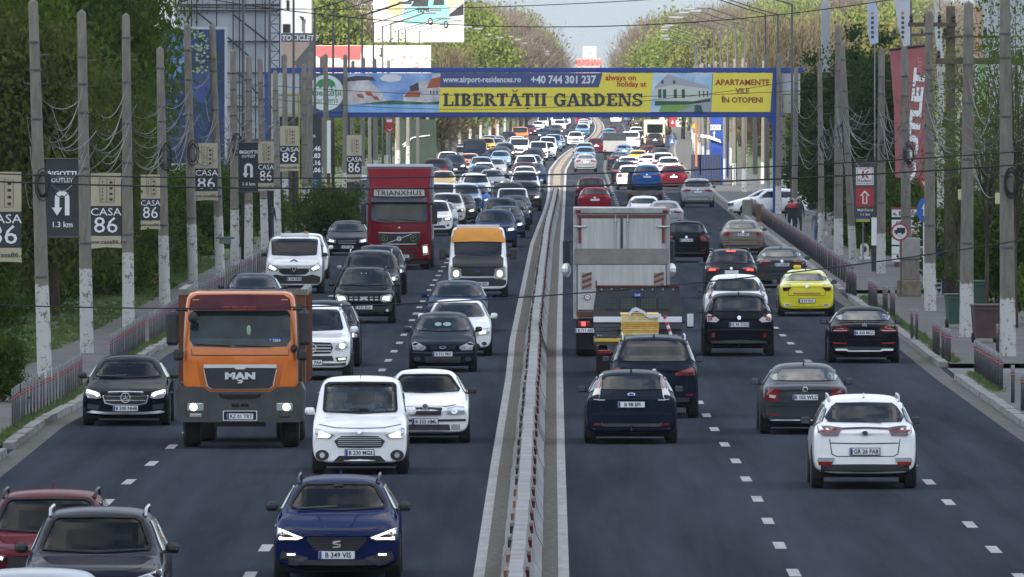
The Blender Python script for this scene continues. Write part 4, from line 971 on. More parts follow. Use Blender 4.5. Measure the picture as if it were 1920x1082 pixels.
def flatbed(loc):
    e = empty('flatbed_truck', loc, 0, 'low flatbed truck carrying a strapped stack of yellow boards before a mesh headboard', 'truck')
    dk = mat('flatbed_grey', (.035, .038, .045), .5, var=.25, vscale=2)
    prt(e, 'headboard', MB().prism([(-1.08, .95), (1.10, .95), (1.13, 1.6), (1.03, 2.16), (-1.02, 2.16), (-1.10, 1.6)], 'y', 4.0, 4.08), dk)
    for x in (-1.03, 1.04): prt(e, 'headboard_post', MB().tube([(x, 3.95, 2.1), (x, 3.95, 2.30)], .02), dk)
    prt(e, 'headboard_edge', MB().bbox(-1.02, 1.02, 3.92, 3.99, 2.145, 2.185, .01), mat('reflective_red', (.26, .035, .025)))
    for k in range(8): prt(e, 'work_light', MB().lathe([(.028, 3.94), (.022, 3.92)], 10, 'y', (-.90 + k * .255, 0, 2.08)), M_LAMPGLASS)
    for (x, w_) in ((-.66, .14), (-.22, .19), (.28, .19), (.66, .14)):
        g = prt(e, 'mesh_panel', MB().box(x - w_, x + w_, 3.975, 3.995, 1.60, 1.86), mat('mesh_backing', (.16, .20, .17), .8))
        m = MB()
        for i in range(7): m.box(x - w_ + i * w_ / 3 - .008, x - w_ + i * w_ / 3 + .008, 3.955, 3.97, 1.58, 1.88)
        for i in range(7): m.box(x - w_, x + w_, 3.95, 3.965, 1.60 + i * .043 - .006, 1.60 + i * .043 + .006)
        prt(g, 'mesh_grid', m, dk)
    s = prt(e, 'badge_board', MB().bbox(-.11, .11, 3.93, 3.97, 1.88, 1.99, .02), M_PLATEB); text('board_lettering', 'DAF', s, (0, 3.925, 1.935), .08, M_WHITEINK)
    for i, z in enumerate((1.08, 1.26)): prt(e, 'side_board', MB().bbox(-1.10, 1.10, 3.86, 3.92, z, z + .14, .01), M_PLATE if i else dk)
    prt(e, 'bed', MB().box(-1.1, 1.1, .0, 4.0, .78, .92), dk)
    prt(e, 'rear_edge', MB().bbox(-1.1, 1.1, -.03, -.002, .86, .94, .01), mat('edge_yellow', (.60, .36, .02), .5))
    for k in range(4): prt(e, 'dropside_slat', MB().bbox(-1.1, -.55, -.02, .02, .95 + k * .085, 1.015 + k * .085, .01), dk)
    for x in (-1, 1):
        prt(e, 'tail_light', MB().bbox(x * .70, x * 1.02, -.03, .02, .56, .66), M_TAIL)
        truck_wheel(e, x * .90, 1.0, .38, .25); truck_wheel(e, x * .90, 4.9, .38, .25)
        prt(e, 'mud_flap', MB().bbox(x * .72, x * 1.06, .45, .47, .12, .6), M_UNDER)
    prt(e, 'chassis', MB().box(-.4, .4, .1, 5.5, .45, .78), M_UNDER)
    prt(e, 'cab', cab_shell(1.0, .5, 2.05, 1.6), M_PLATE, (0, 4.2, 0))
    m = prt(e, 'mirror', MB().bbox(1.22, 1.42, 4.5, 4.62, 1.1, 1.5, .05), M_BLACKP); prt(m, 'mirror_glass', MB().bbox(1.24, 1.40, 4.48, 4.50, 1.14, 1.46, .03), M_CHROME); prt(m, 'mirror_arm', MB().tube([(.98, 4.6, 1.25), (1.25, 4.56, 1.25)], .03), M_BLACKP)
    x_, y_ = loc[0], loc[1]
    # the load: boards of their own
    yb = [mat('board_yellow%d' % i, c, .6, var=.15, vscale=8) for i, c in enumerate([(.62, .36, .06), (.70, .47, .14), (.72, .60, .30), (.55, .33, .06)])]
    z = .925
    for k in range(12):
        h = .052; c = yb[(0, 3, 2, 0, 1, 0, 3, 0, 2, 2, 2, 1)[k]]
        o = MB().bbox(-.43 + random.uniform(-.02, .02), .49 + random.uniform(-.03, .03), .35, 2.2, z, z + h - .008, .006).build('board', c)
        o.location = (x_, y_, 0); tag(o, ('bottom', 'second', 'third', 'fourth', 'fifth', 'sixth', 'seventh', 'eighth', 'ninth', 'tenth', 'eleventh', 'topmost')[k] + (' yellow board' if k == 0 or k == 11 else ' yellow board from the bottom') + ' in the stack on the flatbed truck', 'board', 'yellow boards stacked on the flatbed truck'); z += h
    sh = MB(); n = 9; pts = []
    for j in (0, 1):
        for i in range(n): pts.append((-.26 + .80 * i / (n - 1), .30 + j * 1.2, z + .02 + (.09 * math.sin(i * .8) if 0 < i < n - 1 else -.05) + random.uniform(0, .03)))
    sh.add(pts, [(i, i + 1, n + i + 1, n + i) for i in range(n - 1)]); sh.add([(p[0], p[1] - .0, p[2] - .07) for p in pts[:n]] + pts[:n], [(i, i + 1, n + i + 1, n + i) for i in range(n - 1)])
    o = sh.build('plastic_sheet', mat('plastic_film', (.62, .66, .72), .25, coat=.4), None, True); o.location = (x_, y_, 0)
    tag(o, 'crumpled translucent plastic sheet lying on top of the yellow boards', 'sheet')
    p = MB().tube([(x_ + .78, y_ - .06, 1.02), (x_ + .62, y_ - .06, 1.50)], .04, 8).build('warning_pole', M_PLATE); tag(p, 'red and white striped pole leaning at the back of the flatbed truck', 'pole')
    for k in range(3): prt(p, 'red_band', MB().tube([(x_ + .75 - .053 * k, y_ - .06, 1.11 + .16 * k), (x_ + .723 - .053 * k, y_ - .06, 1.19 + .16 * k)], .043, 8), M_REDINK)
    return e
# ------------------------------------------------------------------ the road as surveyed: lateral position of each line against distance
def curve(pts, near_slope=.0045):
    w = sorted((gp(x, y).y, gp(x, y).x) for x, y in pts)
    return [a for a, _ in w], [b for _, b in w]
_R = curve([(1047, 1082), (1044, 850), (1043, 660), (1046, 550), (1050, 450), (1055, 380), (1060, 300), (1128, 257), (1133, 235)])
_L = curve([(908, 1082), (936, 870), (960, 709), (966, 640), (990, 514), (1001, 457), (1023, 397), (1035, 357), (1037, 316)])
def _ev(c, d, s0, s1):
    if d < c[0][0]: return c[1][0] - (c[0][0] - d) * s0
    if d > c[0][-1]: return c[1][-1] + (d - c[0][-1]) * s1
    return float(np.interp(d, c[0], c[1]))
def _rx(d): return _ev(_R, d, .0045, .004)
def RX(d): return _rx(d) if d < 700 else sum(_rx(d + q * min(1, (d - 700) / 300)) for q in (-160, -110, -55, 0, 55, 110, 160)) / 7
def LX(d): k = min(1, max(0, (d - 700) / 260)); return (1 - k) * _ev(_L, d, .0045, .008) + k * (RX(d) - 1.15)
_L1 = curve([(1465, 1030), (1418, 932), (1378, 862), (1341, 808), (1313, 758), (1258, 660)])
_L2 = curve([(1870, 1038), (1740, 902), (1498, 660), (1453, 614)])
_B = curve([(495, 1033), (714, 698), (748, 645), (780, 587), (825, 510)])
_A = curve([(230, 913), (308, 851)])
def lane(c, base, off):
    def f(d):
        if d < c[0][0]: return c[1][0] + (d - c[0][0]) * .002
        if d <= c[0][-1]: return float(np.interp(d, c[0], c[1]))
        k = min(1, (d - c[0][-1]) / 150); return (1 - k) * (c[1][-1] + (base(d) - base(c[0][-1]))) + k * (base(d) + off)
    return f
L1, L2 = lane(_L1, RX, 3.2), lane(_L2, RX, 6.4)
LB, LA = lane(_B, LX, -3.25), lane(_A, LX, -6.5)
_KR = curve([(1920, 803), (1787, 711), (1697, 640), (1568, 546)])
def KR(d):
    if d < _KR[0][0]: return _KR[1][0]
    return float(np.interp(d, _KR[0], _KR[1])) if d < _KR[0][-1] else max(RX(d) + 9.6, _KR[1][-1] + (d - _KR[0][-1]) * .004)
_KL = curve([(0, 865), (84, 799), (155, 762), (300, 655)])
def KL(d):
    if d < _KL[0][0]: return _KL[1][0]
    return float(np.interp(d, _KL[0], _KL[1])) if d < _KL[0][-1] else LX(d) - 9.5
DS = [-300, -150, 0] + list(range(90, 700, 6)) + list(range(700, 3000, 20)) + [3400, 4200]
def ribbon(name, fa, fb, z, m, d0=-400, d1=4200, za=None, parent=None, kind='structure', ds=None):
    ds = [d for d in (ds or DS) if d0 < d < d1]; ds = [d0] + ds + [d1]
    vs = []; fs = []
    for d in ds:
        a, b = fa(d), fb(d); vs += [(a, d, z if za is None else za), (b, d, z)]
    for i in range(len(ds) - 1): fs.append((2 * i, 2 * i + 1, 2 * i + 3, 2 * i + 2))
    mb = MB(); mb.add(vs, fs); o = mb.build(name, m, parent)
    if kind and not parent: o['kind'] = kind
    return o
M_ASPH = mat('asphalt', (.044, .050, .064), .9, var=.26, vscale=.75, bump=.25, bscale=14, spec=0, stretch=(1, .03, 1))
M_GRASS = mat('ground_grass', (.032, .062, .012), .95, col2=(.065, .075, .025), vscale=.9, bump=.6, bscale=6)
M_EARTH = mat('bare_earth', (.10, .085, .062), .95, col2=(.06, .075, .03), vscale=.25, bump=.5, bscale=8)
M_PAVE = mat('pavement_grey', (.055, .053, .050), .9, col2=(.095, .090, .080), vscale=.5, bump=.3, bscale=12)
M_KERB = mat('kerb_concrete', (.20, .195, .185), .85, var=.25, vscale=1.2, bump=.3)
M_LINE = mat('road_paint', (.36, .36, .36), .85, col2=(.26, .26, .26), vscale=1.3, stretch=(3, .5, 1))
M_GRAVEL = mat('median_gravel', (.055, .050, .042), .95, col2=(.17, .155, .13), vscale=9, bump=1, bscale=40)
M_CONC = mat('barrier_concrete', (.22, .222, .225), .8, var=.22, vscale=1.4, bump=.3, stretch=(1, .4, 2))
M_CONCTOP = mat('barrier_top', (.23, .23, .23), .8, var=.22, vscale=1.1)

g = MB().add([(-900, -900, -.06), (900, -900, -.06), (900, 5200, -.06), (-900, 5200, -.06)], [(0, 1, 2, 3)]).build('ground', M_EARTH); g['kind'] = 'structure'
ribbon('road', lambda d: KL(d) - .3, lambda d: KR(d) + .3, 0, M_ASPH)
ribbon('verge_right', lambda d: KR(d) + 4.8, lambda d: KR(d) + 60, .128, M_GRASS, -390, 2600)
ribbon('verge_left', lambda d: KL(d) - 60, lambda d: KL(d) - 2.6, .128, M_GRASS, -390, 2600)
GAPS_R = [(287, 297), (388, 401), (640, 665)]
def pave(name, fa, fb, gaps, d0, d1):
    s = d0
    for a, b in gaps + [(d1, d1)]:
        ribbon(name, fa, fb, .12, M_PAVE, s, a); s = b
pave('pavement_right', lambda d: KR(d) + .26, lambda d: KR(d) + 4.9, GAPS_R, -390, 2600)
pave('pavement_left', lambda d: KL(d) - 2.7, lambda d: KL(d) - .26, [(228, 232)], -390, 2600)
for a, b in GAPS_R: ribbon('driveway', lambda d: KR(d) + .2, lambda d: KR(d) + 14, .002 if a < 600 else .004, mat('driveway_asphalt', (.10, .10, .10), .8, var=.2, vscale=.6), a - .5, b + .5)
# kerbs, cast stone by stone
def kerb(f, s, gaps, d0, d1, name, label):
    e = empty(name, (0, 0, 0)); e['kind'] = 'structure'
    d = d0; k = 0
    while d < d1:
        ln = 2.0 if d < 330 else (6 if d < 600 else 40)
        if not any(a - .5 < d + ln / 2 < b + .5 for a, b in gaps):
            x0, x1 = f(d), f(d + ln); j = random.uniform(-.012, .012); h = .135 + random.uniform(-.012, .012)
            m = MB(); xs = sorted
            a0, b0 = sorted((x0 + j, x0 + j + s * .26)); a1, b1 = sorted((x1 + j, x1 + j + s * .26)); q = .02
            m.add([(a0, d + .015, -.02), (b0, d + .015, -.02), (b1, d + ln - .015, -.02), (a1, d + ln - .015, -.02), (a0 + q, d + .015, h), (b0 - q, d + .015, h), (b1 - q, d + ln - .015, h), (a1 + q, d + ln - .015, h)],
                  [(0, 1, 5, 4), (1, 2, 6, 5), (2, 3, 7, 6), (3, 0, 4, 7), (4, 5, 6, 7)])
            m.build('kerb_stone', M_KERB, e)
        d += ln; k += 1
    return e
kerb(KR, 1, GAPS_R, 170, 1400, 'kerb', '')
kerb(KL, -1, [(228, 232)], 170, 1400, 'kerb', '')
# painted lines, dusty gutters
M_DUST = mat('gutter_dust', (.085, .076, .062), .95, col2=(.05, .048, .045), vscale=1.6, stretch=(2, .3, 1))
ribbon('gutter', lambda d: KR(d) - .42, lambda d: KR(d) + .02, .003, M_DUST, -390, 2600); ribbon('gutter', lambda d: KL(d) - .02, lambda d: KL(d) + .40, .003, M_DUST, -390, 2600)
ribbon('edge_line', lambda d: RX(d), lambda d: RX(d) + .16, .006, M_LINE, -390, 3000)
ribbon('edge_line', lambda d: LX(d) - .16, lambda d: LX(d), .006, M_LINE, -390, 3000)
ribbon('median_strip', lambda d: LX(d) + .0, lambda d: RX(d) - .0, .003, M_GRAVEL, -390, 3000)
for f, ph in ((L1, 182.5), (L2, 180.9), (LB, 181.5), (LA, 181)):
    d = ph - 30.6; e = empty('lane_line'); e['kind'] = 'structure'
    mb_far = MB(); mb_far2 = MB()
    while d < 2300:
        x0, x1 = f(d) - .09, f(d + 2.7) - .09; w = .18 + (.04 if d > 500 else 0)
        q = [(x0, d, .0065), (x0 + w, d, .0065), (x1 + w, d + 2.7, .0065), (x1, d + 2.7, .0065)]
        if d < 420:
            MB().add(q, [(0, 1, 2, 3)]).build('lane_dash', M_LINE, e)
        else: mb_far.add(q, [(0, 1, 2, 3)])
        d += 10.2
    o = mb_far.build('far_dashes', M_LINE, e); o['kind'] = 'stuff'

# concrete median barrier: profiled segments with red strips
bar = empty('concrete_barrier', (0, 0, 0), 0, 'long concrete median barrier with dark red strips along both sides', 'barrier')
M_RSTRIP = mat('barrier_red_strip', (.085, .006, .010), .9, var=.3, vscale=3)
M_GSTRIP = mat('barrier_brown_strip', (.045, .040, .036), .9, var=.3, vscale=3)
M_PINK = mat('faded_red_strip', (.24, .12, .08), .7, var=.3)
d = 140.0; SEG = 5.2
def BX(d): return (LX(d) + RX(d)) / 2 + .0
prof = [(-.30, 0), (-.30, .08), (-.20, .28), (-.095, .80), (.095, .80), (.20, .28), (.30, .08), (.30, 0)]
while d < 715:
    j0 = random.uniform(-.02, .02); x0, x1 = BX(d) + j0, BX(d + SEG) + j0 * .3
    m = MB(); n = len(prof)
    m.add([(x0 + a, d + .02, b) for a, b in prof] + [(x1 + a, d + SEG - .02, b) for a, b in prof], [(i, i + n, (i + 1) % n + n, (i + 1) % n) for i in range(n) if i != 3] + [tuple(range(n - 1, -1, -1)), tuple(range(n, 2 * n))])
    s = m.build('barrier_segment', M_CONC, bar)
    m = MB(); m.add([(x0 - .095, d + .02, .80), (x0 + .095, d + .02, .80), (x1 + .095, d + SEG - .02, .80), (x1 - .095, d + SEG - .02, .80)], [(0, 1, 2, 3)])
    m.build('coping', M_CONCTOP, s)
    dn = d + .9; df = d + SEG - .9
    for sx, mm in ((1, M_RSTRIP), (-1, M_GSTRIP if random.random() < .8 else M_PINK)):
        def q(dd, z): xx = x0 + (x1 - x0) * (dd - d) / SEG; return (xx + sx * (.095 + (.80 - z) * .105 / .52 + .006), dd, z)
        a = q(d + 2.3, .66); xa, xb = sorted((a[0] - sx * .03, a[0] + sx * .045))
        MB().bbox(xa, xb, a[1], a[1] + 1.2, .59, .70, .01).build('side_block', mm, s)
    d += SEG
# beyond the barrier a plain raised median kerb
e = MB(); ds = list(range(720, 2400, 20)); vs = []; fs = []
for dd in ds: vs += [(BX(dd) - .30, dd, 0), (BX(dd) - .25, dd, .07), (BX(dd) + .25, dd, .07), (BX(dd) + .30, dd, 0)]
for i in range(len(ds) - 1):
    for k in range(3): fs.append((4 * i + k, 4 * i + 4 + k, 4 * i + 5 + k, 4 * i + 1 + k))
fs.append((0, 1, 2, 3)); e.add(vs, fs); o = e.build('median_kerb', mat('median_kerb_concrete', (.24, .20, .16), .85, var=.2, vscale=.1)); o['kind'] = 'structure'

# tufts of grass in the verges
def tufts(name, pts, m, h=.12, n=9):
    V = []; F = []
    for (x, y, z) in pts:
        for _ in range(n):
            a = random.uniform(0, 6.28); r = random.uniform(0, .14); bx, by = x + r * math.cos(a), y + r * math.sin(a); w = .012; t = random.uniform(.5, 1) * h
            dx, dy = random.uniform(-.05, .05), random.uniform(-.05, .05); k = len(V)
            V += [(bx - w, by, z), (bx + w, by, z), (bx + dx, by + dy, z + t)]; F.append((k, k + 1, k + 2))
    mb = MB(); mb.add(V, F); o = mb.build(name, m); o['kind'] = 'stuff'; tag(o, 'short green grass growing on the verge beside the pavement', 'grass'); return o
M_BLADE = mat('grass_blade', (.045, .095, .015), .8, col2=(.085, .12, .025), vscale=.7)
P_ = []
for _ in range(3800):
    d = random.uniform(230, 470); P_.append((KL(d) - 2.6 - abs(random.gauss(0, 2.2)), d, .13))
tufts('grass', P_, M_BLADE)
P_ = []
for _ in range(3800):
    d = random.uniform(260, 620); P_.append((KR(d) + 4.8 + abs(random.gauss(0, 2.5)), d, .13))
for _ in range(500):
    d = random.uniform(220, 330); P_.append((KL(d) - .34 - abs(random.gauss(0, .05)), d, .125))
    d = random.uniform(270, 400)
    if not any(a < d < b for a, b in GAPS_R): P_.append((KR(d) + .36 + abs(random.gauss(0, .1)), d, .125))
tufts('grass', P_, M_BLADE)

# ------------------------------------------------------------------ bollards
M_STEEL = mat('galvanised_post', (.21, .215, .23), .45, .5, var=.15, vscale=6)
M_BANDR = mat('bollard_red', (.20, .012, .018), .4); M_BANDW = mat('bollard_pale', (.24, .22, .225), .4)
bp0 = MB().lathe([(.022, 0), (.022, .98), (.019, 1.0)], 10).mesh('post', M_STEEL, True)
bb1 = MB().lathe([(.027, .70), (.027, .735)], 10).mesh('red_band', M_BANDR); bb2 = MB().lathe([(.026, .735), (.026, .765)], 10).mesh('pale_band', M_BANDW); bb3 = MB().lathe([(.027, .765), (.027, .80)], 10).mesh('red_band', M_BANDR)
def bollard(x, y, label, group, bands=True, hh=1.0):
    e = empty('bollard', (x, y, .12), 0, label, 'bollard', group); q_ = 1.9 if x > 0 else 1; e.scale = (q_, q_, .84 * hh); e.rotation_euler = (random.gauss(0, .012), random.gauss(0, .012), 0)
    link('post', bp0, e)
    if bands: link('red_band', bb1, e); link('pale_band', bb2, e); link('red_band', bb3, e)
def row(f, d0, d1, n, label, group, bands=True):
    for i in range(n):
        d = d0 + (d1 - d0) * i / max(1, n - 1); bollard(f(d), d, label, group, bands)
fl = lambda d: KL(d) - .42
row(fl, 222, 227, 5, 'grey steel bollard with red bands at the near left kerb, in the short row by the picture edge', 'bollards at the near left kerb end')
row(fl, 241, 273, 27, 'grey red-banded bollard in the tight row at the left kerb before the black saloon', 'tight bollard row at the left kerb')
row(fl, 292, 345, 40, 'grey red-banded bollard in the left kerb row behind the black saloon', 'bollard row behind the black saloon')
row(fl, 352, 450, 38, 'grey red-banded bollard in the far left kerb row beside the whitewashed poles', 'far bollard row at the left kerb')
fr_ = lambda d: KR(d) + .55
row(fr_, 271, 286, 10, 'grey red-banded bollard in the tight row at the right kerb before the driveway', 'tight bollard row at the right kerb')
for (x, y) in ((1899, 755), (1917, 770)):
    p = gp(x, y, .12); bollard(p.x, p.y, 'single grey bollard on the right kerb nearer than the tight row', 'single bollards near the right kerb')
for grp, lst in (('pair', [(1710, 636), (1719, 637)]), ('trio', [(1751, 660), (1755, 663), (1759, 666), (1769, 674), (1775, 677), (1780, 679)]), ('four', [(1589, 548), (1594, 551), (1600, 553), (1604, 556)]),
                 ('five', [(1630, 572), (1634, 574), (1639, 577), (1643, 579)]), ('threes', [(1657, 585), (1662, 588), (1671, 594), (1676, 597)]), ('lone', [(1870, 668)])):
    for x, y in lst:
        p = gp(x, y, .12); bollard(p.x, p.y, {'pair': 'grey bollard, one of two standing alone on the right pavement', 'trio': 'grey bollard in the little clusters beside the right driveway', 'four': 'grey bollard in the foursome right of the yellow taxi',
            'five': 'grey bollard in the group by the no-lorries sign post', 'threes': 'grey bollard in the group behind the black saloon on the right', 'lone': 'lone grey bollard beside the brown bin'}[grp], 'bollards, ' + grp)
row(fr_, 405, 560, 40, 'grey red-banded bollard in the long row beside the right pavement walkers', 'long bollard row on the right')
row(fr_, 565, 636, 22, 'grey bollard in the far right row by the blue gantry leg', 'far bollard row on the right')

for g_, f_ in (('bollards at the near left kerb end', '{} grey bollard from the near end of the short row at the left picture edge'), ('tight bollard row at the left kerb', '{} grey bollard from the near end of the tight row before the black saloon'),
               ('bollard row behind the black saloon', '{} grey bollard from the near end of the left kerb row behind the black saloon'), ('far bollard row at the left kerb', '{} grey bollard from the near end of the far left kerb row'),
               ('tight bollard row at the right kerb', '{} grey bollard from the near end of the tight row before the right driveway'), ('long bollard row on the right', '{} grey bollard from the near end of the long right pavement row'),
               ('far bollard row on the right', '{} grey bollard from the near end of the far row by the gantry leg'), ('bollards, trio', '{} grey bollard from the near end of the clusters beside the right driveway'), ('bollards, pair', '{} of two grey bollards alone on the right pavement'),
               ('bollards, four', '{} bollard from the near end of the foursome right of the yellow taxi'), ('bollards, five', '{} bollard from the near end of the group by the no-lorries post'), ('bollards, threes', '{} bollard from the near end of the group beyond the right black saloon'), ('single bollards near the right kerb', '{} single grey bollard from the right picture corner')):
    number_group(g_, f_, lambda o: o.location.y)

# ------------------------------------------------------------------ concrete poles, lamps, cables
def pole_mat(name, whitez, c=(.185, .170, .145)):
    if name in MATS: return MATS[name]
    m = bpy.data.materials.new(name); m.use_nodes = True; nt = m.node_tree; b = nt.nodes['Principled BSDF']; b.inputs['Roughness'].default_value = .9
    tc = nt.nodes.new('ShaderNodeTexCoord'); sp = nt.nodes.new('ShaderNodeSeparateXYZ'); nt.links.new(tc.outputs['Object'], sp.inputs[0])
    n = nt.nodes.new('ShaderNodeTexNoise'); n.inputs['Scale'].default_value = 3.2; n.inputs['Detail'].default_value = 8; n.inputs['Roughness'].default_value = .7
    mp = nt.nodes.new('ShaderNodeMapping'); mp.inputs['Scale'].default_value = (2.5, 2.5, .5); nt.links.new(tc.outputs['Object'], mp.inputs[0]); nt.links.new(mp.outputs[0], n.inputs['Vector'])
    r1 = nt.nodes.new('ShaderNodeValToRGB'); r1.color_ramp.elements[0].position = .3; r1.color_ramp.elements[1].position = .7
    r1.color_ramp.elements[0].color = tuple(x * .62 for x in c) + (1,); r1.color_ramp.elements[1].color = tuple(x * 1.3 for x in c) + (1,)
    nt.links.new(n.outputs[0], r1.inputs[0])
    n2 = nt.nodes.new('ShaderNodeTexNoise'); n2.inputs['Scale'].default_value = 5.5; n2.inputs['Detail'].default_value = 9; n2.inputs['Roughness'].default_value = .75; nt.links.new(tc.outputs['Object'], n2.inputs['Vector'])
    gt = nt.nodes.new('ShaderNodeMath'); gt.operation = 'GREATER_THAN'; gt.inputs[1].default_value = .44; nt.links.new(n2.outputs[0], gt.inputs[0])
    ad = nt.nodes.new('ShaderNodeMath'); ad.operation = 'MULTIPLY_ADD'; ad.inputs[1].default_value = .5; ad.inputs[2].default_value = whitez - .25; nt.links.new(n.outputs[0], ad.inputs[0])
    lt = nt.nodes.new('ShaderNodeMath'); lt.operation = 'LESS_THAN'; nt.links.new(sp.outputs[2], lt.inputs[0]); nt.links.new(ad.outputs[0], lt.inputs[1])
    mu = nt.nodes.new('ShaderNodeMath'); mu.operation = 'MULTIPLY'; nt.links.new(gt.outputs[0], mu.inputs[0]); nt.links.new(lt.outputs[0], mu.inputs[1])
    mx = nt.nodes.new('ShaderNodeMix'); mx.data_type = 'RGBA'; nt.links.new(mu.outputs[0], mx.inputs[0]); nt.links.new(r1.outputs[0], mx.inputs[6]); mx.inputs[7].default_value = (.46, .46, .45, 1)
    nt.links.new(mx.outputs[2], b.inputs['Base Color']); MATS[name] = m; return m
M_POLEW = pole_mat('concrete_pole_limed', 2.2); M_POLE = pole_mat('concrete_pole_plain', -1); M_POLEH = pole_mat('concrete_pole_half_limed', 1.5, (.165, .152, .132))
M_CABLE = mat('black_cable', (.012, .012, .013), .6); M_CABLEG = mat('grey_cable', (.085, .087, .09), .6)
M_STRAP = mat('steel_strap', (.09, .09, .09), .5, .4)
POLES = {'L': [], 'R': []}
def pole(xb, yb, xt, yt, side, label, w=.36, m=None, far=False, tip=True, group=None):
    p = gp(xb, yb, .12); t = at(xt, yt, p.y); H = t.z - p.z
    e = empty('utility_pole', p, 0, label, 'utility pole', group)
    n = 10; lean = t.x - p.x; k = 6; V = []; F = []
    for i in range(k + 1):
        f = i / k; r = w / 2 * (1 - .36 * f)
        for j in range(n):
            a = 2 * math.pi * (j + .5) / n; V.append((lean * f + r * math.cos(a) * 1.05, r * math.sin(a) * .95, H * f))
    for i in range(k):
        for j in range(n): q = (j + 1) % n; F.append((i * n + j, i * n + q, i * n + n + q, i * n + n + j))
    V.append((lean, 0, H + (.10 if tip else .0)))
    for j in range(n): F.append((k * n + j, k * n + (j + 1) % n, len(V) - 1))
    MB().add(V, F).build('shaft', m or (M_POLEW if side == 'L' else M_POLEH), e, True)
    if not far:
        for z in [H * q for q in (.30, .52, .68, .80, .90)]:
            r = w / 2 * (1 - .36 * z / H) + .012; f = z / H
            o = MB().lathe([(r, -.03), (r + .004, 0), (r, .03)], 10, 'z', (lean * f, 0, z + random.uniform(-.3, .3)), cap=False).build('strap', M_STRAP, e)
        f = .86; o = MB().bbox(lean * f + .10, lean * f + .34, -.02, .02, H * f - .02, H * f + .02, .005).build('bracket', M_STRAP, e)
        for s in (-1, 1): MB().tube([(lean * .78, 0, H * .78), (lean * .78 + s * .28, 0, H * .785), (lean * .78 + s * .30, 0, H * .80)], .015, 5).build('insulator_arm', M_STRAP, e)
    POLES[side].append((p, H, lean)); return e
names = ['nearest', 'second', 'third', 'fourth', 'fifth', 'sixth', 'seventh', 'eighth', 'ninth', 'tenth', 'eleventh']
LP = [(84, 708, 62, 4, 'left of the first dark outlet banner'), (163, 662, 153, 24, 'between the dark outlet banner and the beige banner'), (241, 618, 236, 30, 'half hidden in the trees'), (309, 572, 300, 92, 'just left of the blue billboard edge'),
      (362, 541, 351, 48, 'in front of the blue billboard'), (413, 520, 398, 50, 'at the right part of the blue billboard'), (441, 498, 437, 97, 'left of the second dark outlet banner'), (466, 487, 467, 108, 'right behind the second outlet banner'),
      (497, 470, 487, 112, 'beside the left gantry end'), (521, 445, 516, 135, 'left of the fourth beige banner'), (572, 440, 570, 123, 'covering the left edge of the gantry banner')]
for i, (a, b, c, d, w) in enumerate(LP): pole(a, b, c, d, 'L', 'concrete pole with whitewashed foot, ' + w, .36 if i < 8 else .34)
RP = [(1890, 668, 1884, -6, 'by the brown bin at the right edge', .42), (1812, 632, 1816, 8, 'between the brown bin and the green bin', .40), (1744, 583, 1742, 24, 'standing left of the blue and white post', .38), (1700, 548, 1696, 92, 'behind the no-lorries sign', .38),
      (1652, 513, 1653, 93, 'right of the red arrow sign', .36), (1600, 495, 1579, 84, 'left of the red arrow sign, leaning', .32), (1572, 478, 1572, 50, 'wrapped in cables behind the leaning pole', .40), (1541, 465, 1537, 118, 'behind the walking man', .30), (1489, 430, 1493, 130, 'right of the blue gantry leg', .32)]
for i, (a, b, c, d, w, ww) in enumerate(RP): pole(a, b, c, d, 'R', 'weathered concrete pole ' + w, ww)
def far_poles(side, f, d0, d1, n):
    for i in range(n):
        d = d0 + (d1 - d0) * (i / (n - 1)) ** 1.15; x = f(d); s = ppm(d); px = 960 + x * s; py = 150 + CAM_H * s
        pole(px, py, px + random.uniform(-3, 3), 150 - (8.6 - CAM_H) * s + random.uniform(-3, 3), side, 'distant concrete pole in the row on the %s of the far road' % ('left' if side == 'L' else 'right'), .34, far=True, group='distant poles on the ' + ('left' if side == 'L' else 'right'))
far_poles('L', lambda d: KL(d) - 1.4, 560, 1500, 18)
far_poles('L', lambda d: KL(d) - 3.6, 600, 1100, 6)
far_poles('R', lambda d: KR(d) + 2.2, 640, 1500, 17)
far_poles('R', lambda d: KR(d) + 4.4, 680, 1000, 5)

